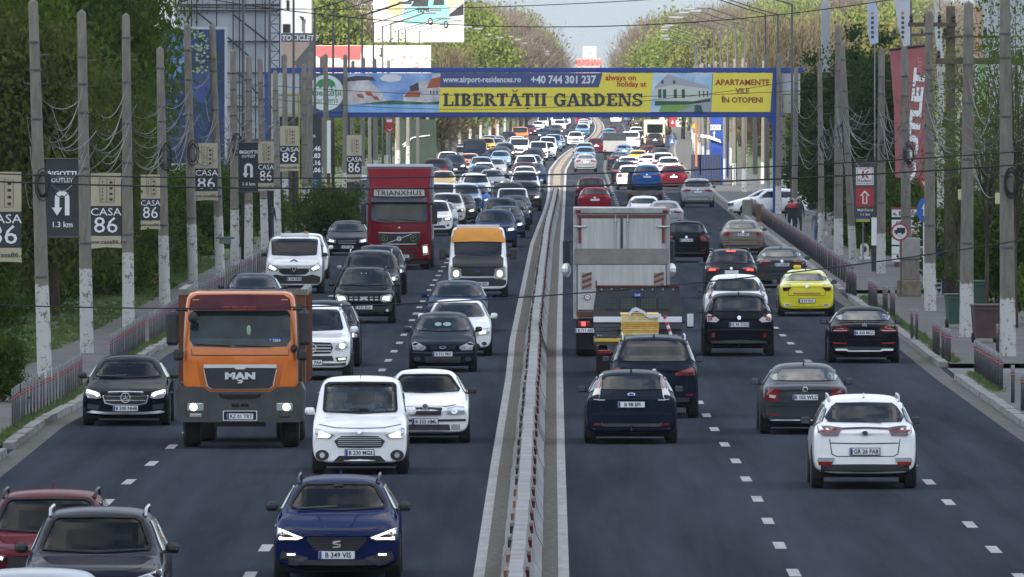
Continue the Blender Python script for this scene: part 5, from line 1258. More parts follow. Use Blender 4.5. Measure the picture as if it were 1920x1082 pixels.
def cable(a, b, sag, r, m, name, label, group=None, n=14):
    a, b = Vector(a), Vector(b); pts = [a.lerp(b, i / n) - Vector((0, 0, sag * 4 * (i / n) * (1 - i / n))) for i in range(n + 1)]
    o = MB().tube(pts, r, 5).build(name, m); tag(o, label, 'cable', group); return o
for (pl, nm) in ((POLES['L'][:11], 'left'), (POLES['R'][:9], 'right')):
    for i in range(len(pl) - 1):
        (p, H, l), (q, H2, l2) = pl[i], pl[i + 1]
        for k in range(8 if i < 7 else 5):
            f = random.choice((.70, .68, .62, .60, .78, .58, .56)); f2 = f + random.uniform(-.05, .05)
            sx = random.uniform(-.15, .15)
            a = (p.x + l * f + sx, p.y, p.z + H * f); b = (q.x + l2 * f2 + sx, q.y, q.z + H2 * f2)
            cable(a, b, random.uniform(.25, 1.35), random.choice((.008, .011, .014)), M_CABLEG if random.random() < .6 else M_CABLE, 'sagging_cable', 'thin cable sagging between the %s row of concrete poles' % nm, 'cables sagging between the poles on the ' + nm)
        # loops left hanging at the pole, feeding out sideways to the houses
        for k in range(7):
            z = H * random.uniform(.52, .72); s = -1 if nm == 'left' else 1
            cable((p.x + l * z / H, p.y, p.z + z), (p.x - s * random.uniform(.5, 1.6) * (1 if k % 2 else -1), p.y + random.uniform(4, 16), p.z + z + random.uniform(-.5, .5)), random.uniform(.3, .9), random.choice((.007, .010)), M_CABLEG if k % 3 else M_CABLE, 'drop_cable', 'pale loose cable looping off a %s row pole' % nm, 'loose cables looping off the poles on the ' + nm)
        # a bundled coil strapped to the shaft
        if i in (0, 3, 4, 6, 7):
            z = p.z + H * random.uniform(.48, .6); c = MB()
            for k in range(6):
                rr = random.uniform(.16, .30); ph = random.uniform(0, 6.28)
                c.tube([(p.x + l * .55 + .12 + rr * .7 * math.cos(t + ph), p.y - .22 - .03 * k, z + rr * 1.5 * math.sin(t + ph)) for t in [2 * math.pi * u / 12 for u in range(13)]], .016, 5)
            o = c.build('cable_coil', M_CABLE); tag(o, 'black coil of spare cable hung on the %s pole of the %s row' % (names[i], nm), 'cable coil')
def cross(pts, d, r, label, d1=None):
    w = [at(x, y, d + ((d1 or d) - d) * i / (len(pts) - 1)) for i, (x, y) in enumerate(pts)]
    o = MB().tube(w, r, 5).build('overhead_cable', M_CABLE); tag(o, label, 'cable')
def sm(pts, n=24):
    xs = [p[0] for p in pts]; ys = [p[1] for p in pts]; co = np.polyfit(xs, ys, min(2, len(xs) - 1))
    return [(x, float(np.polyval(co, x))) for x in np.linspace(-120, 2050, n)]
cross(sm([(0, 326), (700, 334), (1100, 325), (1920, 284)]), 262, .016, 'upper of the two black cables crossing the road below the gantry banner')
cross(sm([(0, 341), (700, 353), (1100, 349), (1920, 308)]), 258, .019, 'lower of the two black cables crossing the road below the gantry banner')
cross(sm([(0, 572), (380, 578), (1000, 556), (1750, 476)]), 215, .013, 'lowest black cable crossing the road over the orange truck')
cross(sm([(560, 22), (960, 52), (1200, 45), (1500, 24)]), 500, .022, 'black cable crossing the sky under the top of the picture')
cross(sm([(800, 16), (1100, 6), (1300, -6)]), 500, .018, 'topmost thin cable across the pale sky')
cross(sm([(500, 160), (900, 180), (1500, 170)]), 560, .014, 'thin cable strung in front of the gantry banner lettering')
cross(sm([(500, 185), (900, 205), (1500, 150)]), 580, .014, 'thin cable slanting over the lower gantry banner')

# street lamps with a long slanting arm
def lamp_meshes():
    a = MB().lathe([(.09, 0), (.07, 5), (.05, 11)], 8).mesh('mast', mat('lamp_mast', (.06, .063, .068), .5, .4), True)
    b = MB().tube([(0, 0, 10.95), (1.1, 0, 11.25), (2.9, 0, 11.85)], .035, 6).mesh('arm', mat('lamp_mast', (.1, .1, .1)))
    c = MB().bbox(2.85, 3.65, -.14, .14, 11.80, 11.96, .05).mesh('lamp_head', mat('lamp_head_grey', (.22, .23, .25), .4))
    return a, b, c
LMs = lamp_meshes()
def street_lamp(x, y, rz, label, group, H=11):
    e = empty('street_lamp', (x, y, .1), rz, label, 'street lamp', group); e.scale = (1, 1, H / 11)
    for n, m in zip(('mast', 'arm', 'lamp_head'), LMs): link(n, m, e)
d = 470
while d < 2400:
    street_lamp(KL(d) - 2.0, d, 0, 'slim dark street lamp leaning its arm over the left carriageway', 'street lamps on the left', 11 + random.uniform(-.2, .4))
    if d > 560: street_lamp(KR(d) + 2.6, d + 20, math.pi, 'slim dark street lamp leaning its arm over the right carriageway', 'street lamps on the right', 11 + random.uniform(-.2, .4))
    d += 42 if d < 900 else 70
for (x, y) in ((392, 37), (480, 28)):
    p = at(x, y, 430); 

# ------------------------------------------------------------------ gantry with its long banner
GD = 630.0; GS = ppm(GD)
def gx(px): return (px - 960) / GS
def gz(py): return CAM_H + (150 - py) / GS
M_BLUE = mat('gantry_blue', (.012, .05, .26), .45, var=.12, vscale=1)
M_YEL = mat('banner_yellow', (.74, .62, .07), .6, var=.04, vscale=.8); M_NAVY = mat('banner_navy', (.055, .075, .20), .6); M_BWHITE = mat('banner_white', (.62, .64, .66), .6)
G = empty('gantry', (0, GD, 0), 0, 'blue steel gantry spanning the whole road with a long yellow and blue banner', 'gantry')
def gbox(name, x0, x1, y0, y1, d0, d1, m, par=None): return MB().bbox(gx(x0), gx(x1), d0, d1, gz(y1), gz(y0), .03).build(name, m, par or G)
gbox('beam', 503, 1505, 127, 136, -.12, .25, M_BLUE); gbox('beam', 575, 1466, 211, 220, -.12, .25, M_BLUE)
for i in range(9): gbox('beam_joint', 590 + i * 100, 592 + i * 100, 126.4, 136.6, -.135, -.12, M_STRAP)
MB().bbox(gx(1449), gx(1464), -.2, .25, .0, gz(136)).build('column', M_BLUE, G); MB().bbox(gx(497), gx(505), -.1, .2, 0, gz(136)).build('column', M_BLUE, G)
MB().prism([(gx(1430), gz(211)), (gx(1449), gz(211)), (gx(1449), gz(238))], 'y', -.1, .2).build('brace', M_BLUE, G)
bn = MB().box(gx(577), gx(1449), -.16, -.13, gz(211), gz(137)).build('banner', M_NAVY, G)
def flat(name, pts, m, y, par=bn):
    n = len(pts); return MB().prism([(gx(a), gz(b)) for a, b in pts], 'y', y, y + .012).build(name, m, par)
def circ(cx, cy, r, n=32, ry=None): return [(cx + r * math.cos(2 * math.pi * i / n), cy + (ry or r) * math.sin(2 * math.pi * i / n)) for i in range(n)]
M_GREEN = mat('banner_green', (.03, .22, .07), .6)
flat('logo_ring', circ(611, 174, 35), M_GREEN, -.18); flat('logo_disc', circ(611, 174, 33.5), M_BWHITE, -.19)
tp = [(590, 164)] + [(611 - 18 * math.cos(t), 160 - 13 * math.sin(t)) for t in [math.pi * i / 14 for i in range(15)]] + [(630, 165), (626, 161), (622, 166), (618, 161), (613, 166), (607, 161), (601, 166), (596, 161)]
flat('logo_tree', tp, M_GREEN, -.20)
text('banner_lettering', 'libertății', bn, (gx(611), -.205, gz(174)), 17 / GS, M_GREEN, bold=.008)
text('banner_lettering', 'gardens', bn, (gx(611), -.205, gz(188)), 15 / GS, M_GREEN)
sk = flat('picture_sky', [(649, 137), (826, 137), (822, 211), (649, 211)], mat('print_blue', (.10, .22, .52), .6, col2=(.35, .5, .75), vscale=.5), -.17)
flat('picture_cloud', [(712, 146), (722, 140), (740, 139), (754, 144), (750, 151), (732, 154), (716, 151)], M_BWHITE, -.18)
flat('picture_houses', [(649, 152), (690, 150), (700, 158), (708, 166), (716, 174), (724, 186), (724, 194), (649, 196)], mat('print_house', (.36, .34, .36), .6, col2=(.62, .6, .6), vscale=2.2), -.18)
flat('picture_roof', [(650, 146), (668, 142), (698, 144), (706, 152), (690, 150), (649, 153)], mat('print_dark_roof', (.06, .05, .07), .6), -.185)
for x0, x1, y in ((684, 700, 172), (698, 712, 180), (668, 684, 176)): flat('picture_roof', [(x0, y), (x1 - 4, y + 1), (x1, y + 8), (x0 + 4, y + 7)], mat('print_terracotta', (.36, .09, .05), .6), -.19)
flat('picture_houses', [(756, 178), (770, 172), (772, 158), (790, 152), (806, 152), (812, 140), (826, 139), (824, 196), (756, 194)], mat('print_house', (.5, .5, .5)), -.18)
flat('picture_roof', [(800, 166), (808, 148), (826, 143), (825, 163)], mat('print_terracotta', (.3, .1, .1)), -.19); flat('picture_roof', [(756, 182), (768, 170), (790, 173), (786, 182)], mat('print_terracotta', (.3, .1, .1)), -.19)
flat('picture_wall', [(768, 162), (784, 154), (786, 170), (770, 171)], mat('print_dark_roof', (0, 0, 0)), -.188)
for k in range(3): flat('picture_window', [(806 + 6 * k, 170), (809 + 6 * k, 170), (809 + 6 * k, 176), (806 + 6 * k, 176)], mat('print_dark_roof', (0, 0, 0)), -.19)
flat('picture_hedge', [(716, 190), (740, 188), (760, 190), (800, 192), (823, 190), (823, 198), (649, 198), (700, 192)], mat('print_hedge', (.05, .14, .08), .6, var=.5, vscale=3), -.19)
flat('picture_pool', [(649, 196), (823, 196), (822, 211), (649, 211)], mat('print_pool', (.16, .36, .66), .6, col2=(.3, .5, .75), vscale=1.5), -.195)
flat('navy_field', [(826, 137), (1130, 137), (1123, 163), (824, 163)], M_NAVY, -.175)
flat('yellow_field', [(824, 164), (1122, 164), (1130, 137), (1224, 137), (1219, 210.5), (821, 210.5)], M_YEL, -.175)
text('banner_lettering', 'www.airport-residences.ro', bn, (gx(904), -.19, gz(149.5)), 15.5 / GS, M_BWHITE, bold=.010, sx=.86)
text('banner_lettering', '+40 744 301 237', bn, (gx(1056), -.19, gz(150)), 20 / GS, M_BWHITE, bold=.018, sx=.88)
text('banner_lettering', 'always on', bn, (gx(1164), -.19, gz(146)), 15 / GS, M_REDINK, bold=.010, sx=.98)
text('banner_lettering', 'holiday at', bn, (gx(1184), -.19, gz(158)), 14 / GS, M_REDINK, bold=.010)
# bold slab letters built stroke by stroke
def slab(word, x0, x1, yt, yb, m):
    H = 1.0; t = .25; u = .13
    def bar(a, b, c, d): return [(a, b), (c, b), (c, d), (a, d)]
    def stem(x, w=t): return [bar(x, 0, x + w, 1), bar(x - .09, 0, x + w + .09, u), bar(x - .09, 1 - u, x + w + .09, 1)]
    def arc(cx, cy, rx, ry, a0, a1, w, n=10):
        o = [(cx + rx * math.cos(R(a0 + (a1 - a0) * i / n)), cy + ry * math.sin(R(a0 + (a1 - a0) * i / n))) for i in range(n + 1)]
        q = [(cx + (rx - w) * math.cos(R(a0 + (a1 - a0) * i / n)), cy + (ry - w * .62) * math.sin(R(a0 + (a1 - a0) * i / n))) for i in range(n + 1)]
        return [[o[i], o[i + 1], q[i + 1], q[i]] for i in range(n)]
    GL = {'L': (.72, stem(.09) + [bar(.3, 0, .78, u), bar(.66, 0, .78, .38)]), 'I': (.42, stem(.09)), 'B': (.80, stem(.09) + arc(.36, .74, .36, .26, 90, -90, .22) + arc(.38, .27, .40, .27, 90, -90, .23)),
          'E': (.76, stem(.09) + [bar(.3, 0, .78, u), bar(.3, 1 - u, .76, 1), bar(.3, .45, .56, .57), bar(.66, 0, .78, .30), bar(.64, .70, .76, 1), bar(.5, .36, .58, .66)]),
          'R': (.86, stem(.09) + arc(.36, .73, .38, .27, 90, -90, .22) + [[(.36, .48), (.60, .50), (.92, .06), (.66, .04)], bar(.62, 0, .98, u)]),
          'T': (.80, [bar(.28, 0, .54, 1), bar(.18, 0, .64, u), bar(0, 1 - u, .82, 1), bar(0, .68, .12, 1), bar(.70, .68, .82, 1)]),
          'A': (.92, [[(.0, 0), (.16, 0), (.50, 1), (.34, 1)], [(.34, 1), (.58, 1), (.94, 0), (.66, 0)], bar(.2, .26, .7, .38), bar(-.06, 0, .28, u), bar(.56, 0, 1.0, u)]),
          'G': (.92, arc(.46, .5, .46, .52, 40, 330, .24, 16) + [bar(.60, .05, .84, .46), bar(.50, .38, .94, .50), bar(.76, .62, .86, .98)]),
          'D': (.90, stem(.09) + arc(.34, .5, .52, .5, 90, -90, .25, 12)), 'N': (.98, [bar(.09, 0, .22, 1), bar(.78, 0, .91, 1), [(.06, 1), (.36, 1), (.91, 0), (.70, 0)], bar(-.02, 0, .34, u), bar(-.02, 1 - u, .3, 1), bar(.64, 1 - u, 1.0, 1)]),
          'S': (.76, arc(.38, .72, .36, .29, 20, 270, .21, 10) + arc(.38, .28, .38, .29, 90, -160, .21, 10) + [bar(.64, .66, .74, 1), bar(0, 0, .10, .34)]), ' ': (.36, [])}
    tot = sum(GL[{'Ă': 'A', 'Ț': 'T'}.get(c, c)][0] + .10 for c in word); k = (x1 - x0) / tot; hh = yb - yt; x = x0; z = 0
    for c in word:
        w, parts = GL[{'Ă': 'A', 'Ț': 'T'}.get(c, c)]; parts = list(parts)
        if c == 'Ă': parts += arc(.47, 1.30, .22, .20, 180, 360, .09, 8)
        if c == 'Ț': parts += [[(.32, -.10), (.50, -.10), (.44, -.26), (.34, -.26)]]
        mb = MB()
        for i, pl in enumerate(parts):
            yy = -.19 - .0012 * i; mb.prism([(gx(x + a * k), gz(yb - b * hh)) for a, b in pl], 'y', yy, yy + .008)
        if parts: mb.build('banner_letter', m, bn)
        x += (w + .10) * k
slab('LIBERTĂȚII GARDENS', 831, 1207, 175, 199, mat('banner_ink', (.03, .032, .05), .5))
hs = flat('picture_house', [(1224, 137), (1336, 137), (1332, 210), (1219, 210)], mat('print_pale_sky', (.20, .40, .62), .6, col2=(.55, .66, .75), vscale=.7), -.177)
flat('picture_gable', [(1228, 162), (1252, 139), (1268, 144), (1330, 162), (1330, 168), (1262, 160), (1228, 168)], mat('print_roof_grey', (.36, .36, .42), .6), -.185)
flat('picture_facade', [(1228, 166), (1262, 159), (1330, 167), (1331, 186), (1300, 192), (1228, 192)], mat('print_facade', (.52, .54, .48), .6), -.187)
flat('picture_base', [(1228, 189), (1300, 190), (1332, 184), (1332, 190), (1290, 196), (1228, 198)], mat('print_dark_green', (.03, .09, .06), .6), -.19)
for x0 in (1234, 1243, 1263, 1278): flat('picture_window', [(x0, 168), (x0 + 6, 167), (x0 + 6, 184), (x0, 184)], mat('print_dark_green', (0, 0, 0)), -.192); 
for x0 in (1310, 1318, 1325): flat('picture_window', [(x0, 170), (x0 + 2.5, 170), (x0 + 2.5, 182), (x0, 182)], mat('print_dark_green', (0, 0, 0)), -.192)
for x0 in (1242, 1264): flat('picture_window', circ(x0, 154, 2.6, 10, 4), mat('print_dark_green', (0, 0, 0)), -.192)
flat('picture_lawn', [(1240, 197), (1280, 196), (1300, 198), (1270, 210), (1236, 210)], mat('print_lawn', (.18, .32, .08), .6), -.192)
flat('picture_path', [(1290, 196), (1332, 188), (1331, 210), (1274, 210)], mat('print_path', (.30, .31, .36), .6), -.190); flat('picture_hedge', [(1302, 197), (1314, 197), (1318, 210), (1302, 210)], mat('print_dark_green', (0, 0, 0)), -.194)
flat('yellow_field', [(1337, 137), (1449, 137), (1444, 210), (1333, 210)], M_YEL, -.176)
for s_, yy, w_ in (('APARTAMENTE', 155, 15), ('VILE', 171, 14), ('ÎN OTOPENI', 188, 14)): text('banner_lettering', s_, bn, (gx(1392), -.19, gz(yy)), w_ / GS, mat('banner_brownred', (.26, .035, .02), .5), bold=.012, sx=.98)
for i in range(40): MB().tube([(gx(590 + i * 21.5), -.15, gz(137)), (gx(590 + i * 21.5), -.15, gz(134))], .012, 4).build('lacing', M_CABLE, G)
gbox('side_panel', 508, 561, 138, 176, -.02, .04, mat('panel_pale', (.40, .42, .45), .6, var=.06, vscale=1)); gbox('side_panel', 510, 559, 180, 214, -.02, .04, mat('panel_cream', (.34, .34, .28), .6, var=.1, vscale=1))
MYEL = mat('yellow_tube', (.42, .34, .03), .5)
for (x0, x1, y0, y1) in ((508, 561, 177, 179), (508, 561, 215, 217), (506, 508, 177, 217), (560, 562, 177, 217), (1461, 1463.5, 177, 400), (560, 562, 217, 385)): gbox('yellow_frame', x0, x1, y0, y1, -.06, -.02, MYEL)
gbox('side_panel', 1466, 1500, 138, 176, -.02, .04, mat('panel_pale', (.4, .4, .4))); gbox('side_panel', 1468, 1500, 178, 212, -.02, .04, mat('panel_cream', (.4, .4, .4)))

for g_, f_ in (('distant poles on the left', '{} distant concrete pole beyond the gantry on the left, counted from the near end'), ('distant poles on the right', '{} distant concrete pole beyond the gantry on the right, counted from the near end'),
               ('street lamps on the left', '{} slim dark street lamp from the near end over the left carriageway'), ('street lamps on the right', '{} slim dark street lamp from the near end over the right carriageway')):
    number_group(g_, f_, lambda o: o.location.y)
# ------------------------------------------------------------------ traffic
PC = {'navy': ((.006, .013, .062), 0), 'white': ((.80, .81, .82), 0), 'black': ((.006, .007, .011), .0), 'blueblack': ((.009, .013, .026), .1), 'darkblue': ((.012, .03, .085), .1), 'graphite': ((.045, .052, .060), .3), 'darkgrey': ((.030, .033, .040), .2),
      'silver': ((.33, .35, .38), .5), 'beige': ((.20, .17, .14), .5), 'yellow': ((.66, .60, .015), 0), 'taxi': ((.62, .36, .02), 0), 'red': ((.26, .008, .02), .1), 'wine': ((.10, .008, .018), .1), 'blue': ((.02, .11, .36), .1), 'skyblue': ((.10, .24, .42), .2), 'purple': ((.014, .013, .024), .2), 'mint': ((.24, .32, .32), .2), 'orange': ((.60, .20, .03), 0), 'cream': ((.50, .48, .43), .1)}
def pt(c): return paint(c, PC[c][0], PC[c][1])
def front(fn, px, yg, col, label, cat='car', txt=None, mirror=None, sx=1.0, args=(), kw={}, X=None, Y=None, name='car', group=None, rz=None):
    P = style(fn, *args, **kw)
    p = gp(px, yg); y = (Y if Y is not None else p.y - .85); x = X if X is not None else (px - 960) / ppm(y)
    return spawn(P, name, pt(col), (x, y, 0), rz if rz is not None else 0, label, cat, group, mirror=pt(mirror) if mirror else None, plate_text=txt, sx=sx)
def rear(fn, px, yg, col, label, kind, cat='car', txt=None, mirror=None, sx=1.0, args=(), kw={}, z=0, name='car', group=None, Y=None):
    P = style(fn, *args, **kw); L = BODY[kind][0]
    p = gp(px, yg); y = (Y if Y is not None else p.y - .9); x = (px - 960) / ppm(y)
    return spawn(P, name, pt(col), (x, y + L, z), math.pi, label, cat, group, mirror=pt(mirror) if mirror else None, plate_text=txt, sx=sx)
# left carriageway, nearest first
front(st_navy_wagon, 631, 1088, 'navy', 'navy blue estate car with arrow-shaped lit lamps, nearest in the left lanes', txt='B 349 VIS')
front(st_white_mpv, 674, 888, 'white', 'white high-roofed MPV with warm headlights lit, right of the orange truck', txt='B 230 MGS', mirror='white')
front(st_white_hatch, 797, 830, 'white', 'white older hatchback with upright chrome-rimmed grille beside the white MPV', txt='B 333 HML', sx=.97)
front(st_black_saloon, 235, 797, 'black', 'black saloon with star grille and chrome lower strip at the left kerb', txt='B 500 NHR')
front(st_white_lux_suv, 584, 712, 'white', 'white luxury SUV with star grille half hidden behind the orange truck', txt='PH 11 PAA', mirror='white')
front(st_generic_front, 606, 687, 'blueblack', 'dark SUV showing one flank behind the white luxury SUV', args=('suv',), kw={'lit': M_LED})
front(st_small_navy, 830, 697, 'blueblack', 'small dark blue hatchback with papers in its windscreen', txt='B 711 PRV', sx=.93)
front(st_generic_front, 858, 667, 'white', 'white hatchback right behind the small dark blue hatchback', args=('hatch',), kw={'lit': M_LED, 'chrome': False}, mirror='white')
front(st_generic_front, 857, 622, 'darkblue', 'dark blue hatchback third in the queue with blue mirrors', args=('hatch',), kw={'chrome': False}, mirror='darkblue')
front(st_duster, 682, 606, 'black', 'black boxy SUV with chrome-studded grille and lit lamps in the second lane', txt='B 01 ECA')
front(st_generic_front, 694, 573, 'darkgrey', 'dark SUV with roof rails and chrome mirrors right behind the black boxy SUV', args=('bigsuv',), kw={'rail': True, 'lit': M_LED}, mirror='silver')
front(st_generic_front, 710, 552, 'blueblack', 'dark blue car half hidden behind the dark SUV with roof rails', args=('suv',), kw={'lit': M_LED})
front(st_minibus, 896, 557, 'white', 'white minibus with orange band above the windscreen and black bonnet cover', 'minibus', txt='B 28 NPX', name='minibus')
front(st_white_van, 551, 550, 'white', 'white van with beacon bar on its roof and lit lamps', 'van', txt='B 106 NEW', name='van')
front(st_generic_front, 568, 523, 'white', 'white car showing only its right side behind the white van', args=('suv',), kw={'lit': M_LED}, mirror='white')
front(st_generic_front, 472, 603, 'darkblue', 'dark blue car of which only the roof shows over the orange truck', args=('sedan',), kw={'chrome': False})
front(st_generic_front, 651, 479, 'blueblack', 'dark saloon with lit lamps left of the red lorry', args=('sedan',), kw={'lit': M_LED}, txt='B 70 CSK')
front(st_dark_suv_near, 185, 0, 'purple', 'dark purple SUV with silver roof rails at the bottom left corner', X=-5.45, Y=152.3)
front(st_red_suv, 105, 0, 'wine', 'wine red SUV behind the dark purple one in the bottom left corner', X=-6.35, Y=159.0)
front(st_generic_front, 90, 0, 'silver', 'silver car of which only the roof top shows at the bottom left edge', args=('suv',), X=-5.5, Y=132.6)
orange_truck((gp(453, 838).x, gp(453, 838).y - 1.2, 0))
red_truck((gp(749, 505).x, gp(749, 505).y - 1.3, 0))
F = st_generic_front
for (px, yg, col, kind, lit, label) in [
    (929, 464, 'darkblue', 'suv', 1, 'dark blue SUV with lit lamp just right of the minibus roof'), (948, 446, 'darkblue', 'hatch', 1, 'dark blue car second behind the minibus in the inner lane'), (958, 432, 'blueblack', 'hatch', 0, 'dark roofed car third behind the minibus in the inner lane'),
    (965, 421, 'darkblue', 'hatch', 1, 'dark car with long lit lamp next to the median, fourth behind the minibus'), (953, 404, 'blueblack', 'bigsuv', 1, 'big blue black SUV with tall windscreen above the inner queue'), (984, 396, 'darkgrey', 'suv', 1, 'dark grey SUV with yellowish lamp at the median'),
    (978, 386, 'purple', 'hatch', 1, 'purplish car in the inner queue behind the big blue black SUV'), (984, 376, 'white', 'bigsuv', 1, 'white SUV at the median in the far inner queue'),
    (812, 442, 'white', 'suv', 1, 'white SUV with long lit lamps right of the red lorry'), (821, 413, 'white', 'van', 0, 'white van roof rising behind the white SUV by the red lorry'), (838, 424, 'cream', 'suv', 1, 'cream SUV with one lit lamp between white SUV and dark car'),
    (860, 418, 'darkgrey', 'hatch', 2, 'dark grey car with glowing warm lamp in the middle lane'), (872, 402, 'skyblue', 'suv', 0, 'greyish blue SUV in the middle lane'), (890, 396, 'blue', 'hatch', 1, 'bright blue car with lit lamp in the middle lane'),
    (892, 378, 'white', 'suv', 1, 'white SUV with roof rails above the bright blue car'), (831, 363, 'taxi', 'hatch', 2, 'orange yellow taxi with lit lamps behind the red lorry'), (851, 331, 'blueblack', 'suv', 1, 'dark SUV with round lit lamps ahead of the orange yellow taxi'),
    (880, 322, 'orange', 'hatch', 2, 'orange car behind the dark SUV with round lamps'), (928, 334, 'silver', 'hatch', 1, 'silver blue car with round lit lamps in the middle lane'), (922, 360, 'silver', 'hatch', 2, 'silver grey car with warm lit lamp in the middle lane'),
    (890, 313, 'blueblack', 'minibus', 0, 'tall dark blue van far back in the left lanes'), (938, 316, 'skyblue', 'hatch', 2, 'pale blue car far back in the middle lane'), (996, 331, 'mint', 'suv', 1, 'greenish white SUV in the far inner lane'), (984, 352, 'white', 'hatch', 1, 'white car in the far inner lane before the greenish SUV'),
    (1000, 345, 'darkblue', 'hatch', 0, 'dark blue car beside the median far back'), (947, 303, 'darkgrey', 'suv', 2, 'dark SUV far back with glowing lamps in the middle lane'), (974, 299, 'white', 'van', 3, 'white van far back with very bright lamps'), (1003, 309, 'darkblue', 'hatch', 2, 'dark blue car at the far bend before the bright white van'),
    (1024, 300, 'white', 'suv', 3, 'white car with very bright lamps at the median far back'), (912, 290, 'taxi', 'suv', 0, 'mustard coloured car far back in the outer lane'), (930, 286, 'silver', 'hatch', 0, 'grey car far back behind the tall dark blue van'), (954, 275, 'darkgrey', 'suv', 2, 'small dark car with warm lamps near the red post'),
    (975, 270, 'orange', 'van', 0, 'small ochre topped van near the red post'), (1040, 270, 'darkblue', 'suv', 3, 'dark car with bright lamps below the gantry beside the median'), (1043, 255, 'darkgrey', 'hatch', 2, 'small dark car below the gantry beam'), (1046, 240, 'white', 'van', 0, 'white van cut by the gantry beam'),
    (1079, 275, 'white', 'suv', 0, 'white car at the end of the left lanes under the gantry'), (1092, 257, 'skyblue', 'suv', 0, 'pale blue car farthest in the left lanes'), (1091, 238, 'red', 'van', 0, 'red vehicle right under the gantry beam')]:
    L = {0: None, 1: M_LED, 2: M_WARM, 3: M_FARLAMP}[lit]; far = yg < 345
    front(F, px, yg, col, label, args=(kind,), kw={'lit': L, 'chrome': not far, 'far': lit == 3 or (far and lit > 0), 'rail': kind == 'suv' and yg > 360}, cat='van' if kind in ('van', 'minibus') else 'car', name='van' if kind in ('van', 'minibus') else 'car', mirror=col if col == 'white' else None)
rs = random.Random(3)
_busy = [(gp(px, yg)) for px, yg in ((929, 464), (948, 446), (965, 421), (953, 404), (984, 396), (978, 386), (984, 376), (812, 442), (821, 413), (838, 424), (860, 418), (872, 402), (890, 396), (892, 378), (831, 363), (851, 331), (880, 322), (928, 334), (922, 360), (890, 313), (938, 316), (996, 331), (984, 352), (1000, 345), (947, 303), (974, 299), (1003, 309), (1024, 300), (912, 290), (930, 286), (954, 275), (975, 270), (1040, 270), (1043, 255))]
cnt = 0
for off in (-1.7, -4.9, -8.0):
    d = 560
    while d < 2300:
        x = LX(d) + off
        if all(abs(q.y - d) > 8.0 or abs(q.x - x) > 2.0 for q in _busy) and not (off == -8.0 and d < 760):
            yy = 150 + CAM_H * ppm(d); k_ = rs.choice(('hatch', 'suv', 'sedan', 'suv', 'hatch', 'mpv')); lit = rs.random()
            front(F, 0, yy, rs.choice(('white', 'blueblack', 'darkblue', 'silver', 'darkgrey', 'skyblue', 'white', 'black', 'wine')), 'small car standing in the dense far queue of the left carriageway', args=(k_,), kw={'lit': None if lit < .3 else (M_LED if lit < .7 else M_WARM), 'chrome': False, 'far': lit > .3, 'rail': False}, X=x + rs.uniform(-.25, .25), Y=d, group='small cars in the far left queue')
            cnt += 1
        d += rs.uniform(26, 52) if d < 1200 else rs.uniform(70, 150)
number_group('small cars in the far left queue', '{} small car from the near end among the unnamed ones of the far left queue', lambda o: o.location.y)
for o in [o for o in bpy.data.objects if o.get('group') == 'small cars in the far left queue']: o['label'] = o['label'].replace(' among the unnamed ones of the far left queue', ' of the loose cars filling the far left queue')
# right carriageway, nearest first
rear(st_white_suv_rear, 1622, 915, 'white', 'white SUV with dark red lamp bar, nearest in the right lanes', 'suv', txt='GR 26 FAB')
rear(st_dark_hatch_rear, 1184, 831, 'blueblack', 'dark hatchback with tall white and red pillar lamps beside the median', 'hatch', txt='B 98 EFI', mirror='blueblack', sx=1.02)
rear(st_grey_saloon_rear, 1510, 813, 'graphite', 'dark grey saloon in the middle right lane left of the nearest white SUV', 'sedan', txt='B 103 WLC')
rear(st_dark_mpv_rear, 1227, 783, 'blueblack', 'dark SUV with silver rails just beyond the dark hatchback', 'bigsuv', mirror='blueblack')
rear(st_black_saloon_rear, 1621, 680, 'black', 'black saloon with chrome diffuser line at the right kerb', 'sedan', txt='B 420 MGC', mirror='black')
rear(st_black_crossover_rear, 1386, 667, 'black', 'black crossover with red edged plate in the middle right lane', 'suv', txt='VL 95 OXO')
rear(st_generic_rear, 1381, 622, 'white', 'white SUV directly beyond the black crossover', 'suv', args=('suv',), kw={'lamps': 'pillar', 'tail': M_TAILD})
rear(st_taxi_rear, 1513, 593, 'yellow', 'bright yellow taxi saloon with dark lamps at the right kerb', 'sedan', txt='B 57 FUX', sx=.95)
rear(st_generic_rear, 1371, 560, 'darkgrey', 'dark grey SUV with brake lamps lit', 'suv', args=('suv',), kw={'brake': True, 'rail': True}, sx=.95)
rear(st_generic_rear, 1466, 540, 'graphite', 'grey saloon with chrome lower strip right of the SUV with brake lamps', 'sedan', args=('sedan',), txt='B 124 BZK')
rear(st_generic_rear, 1287, 492, 'black', 'black SUV at the right edge of the white box lorry', 'suv', args=('suv',), kw={'lamps': 'block', 'skid': True}, txt='CL 114 GD')
rear(st_generic_rear, 1393, 477, 'beige', 'beige brown saloon in the outer right lane by the fence', 'sedan', args=('sedan',), txt='B 81 MRC', kw={'lamps': 'block'})
xb = gp(1165, 668); white_box_truck((xb.x, xb.y - .8, 0)); xb = gp(1198, 705); flatbed((xb.x, xb.y - .8, 0))
Q = st_generic_rear
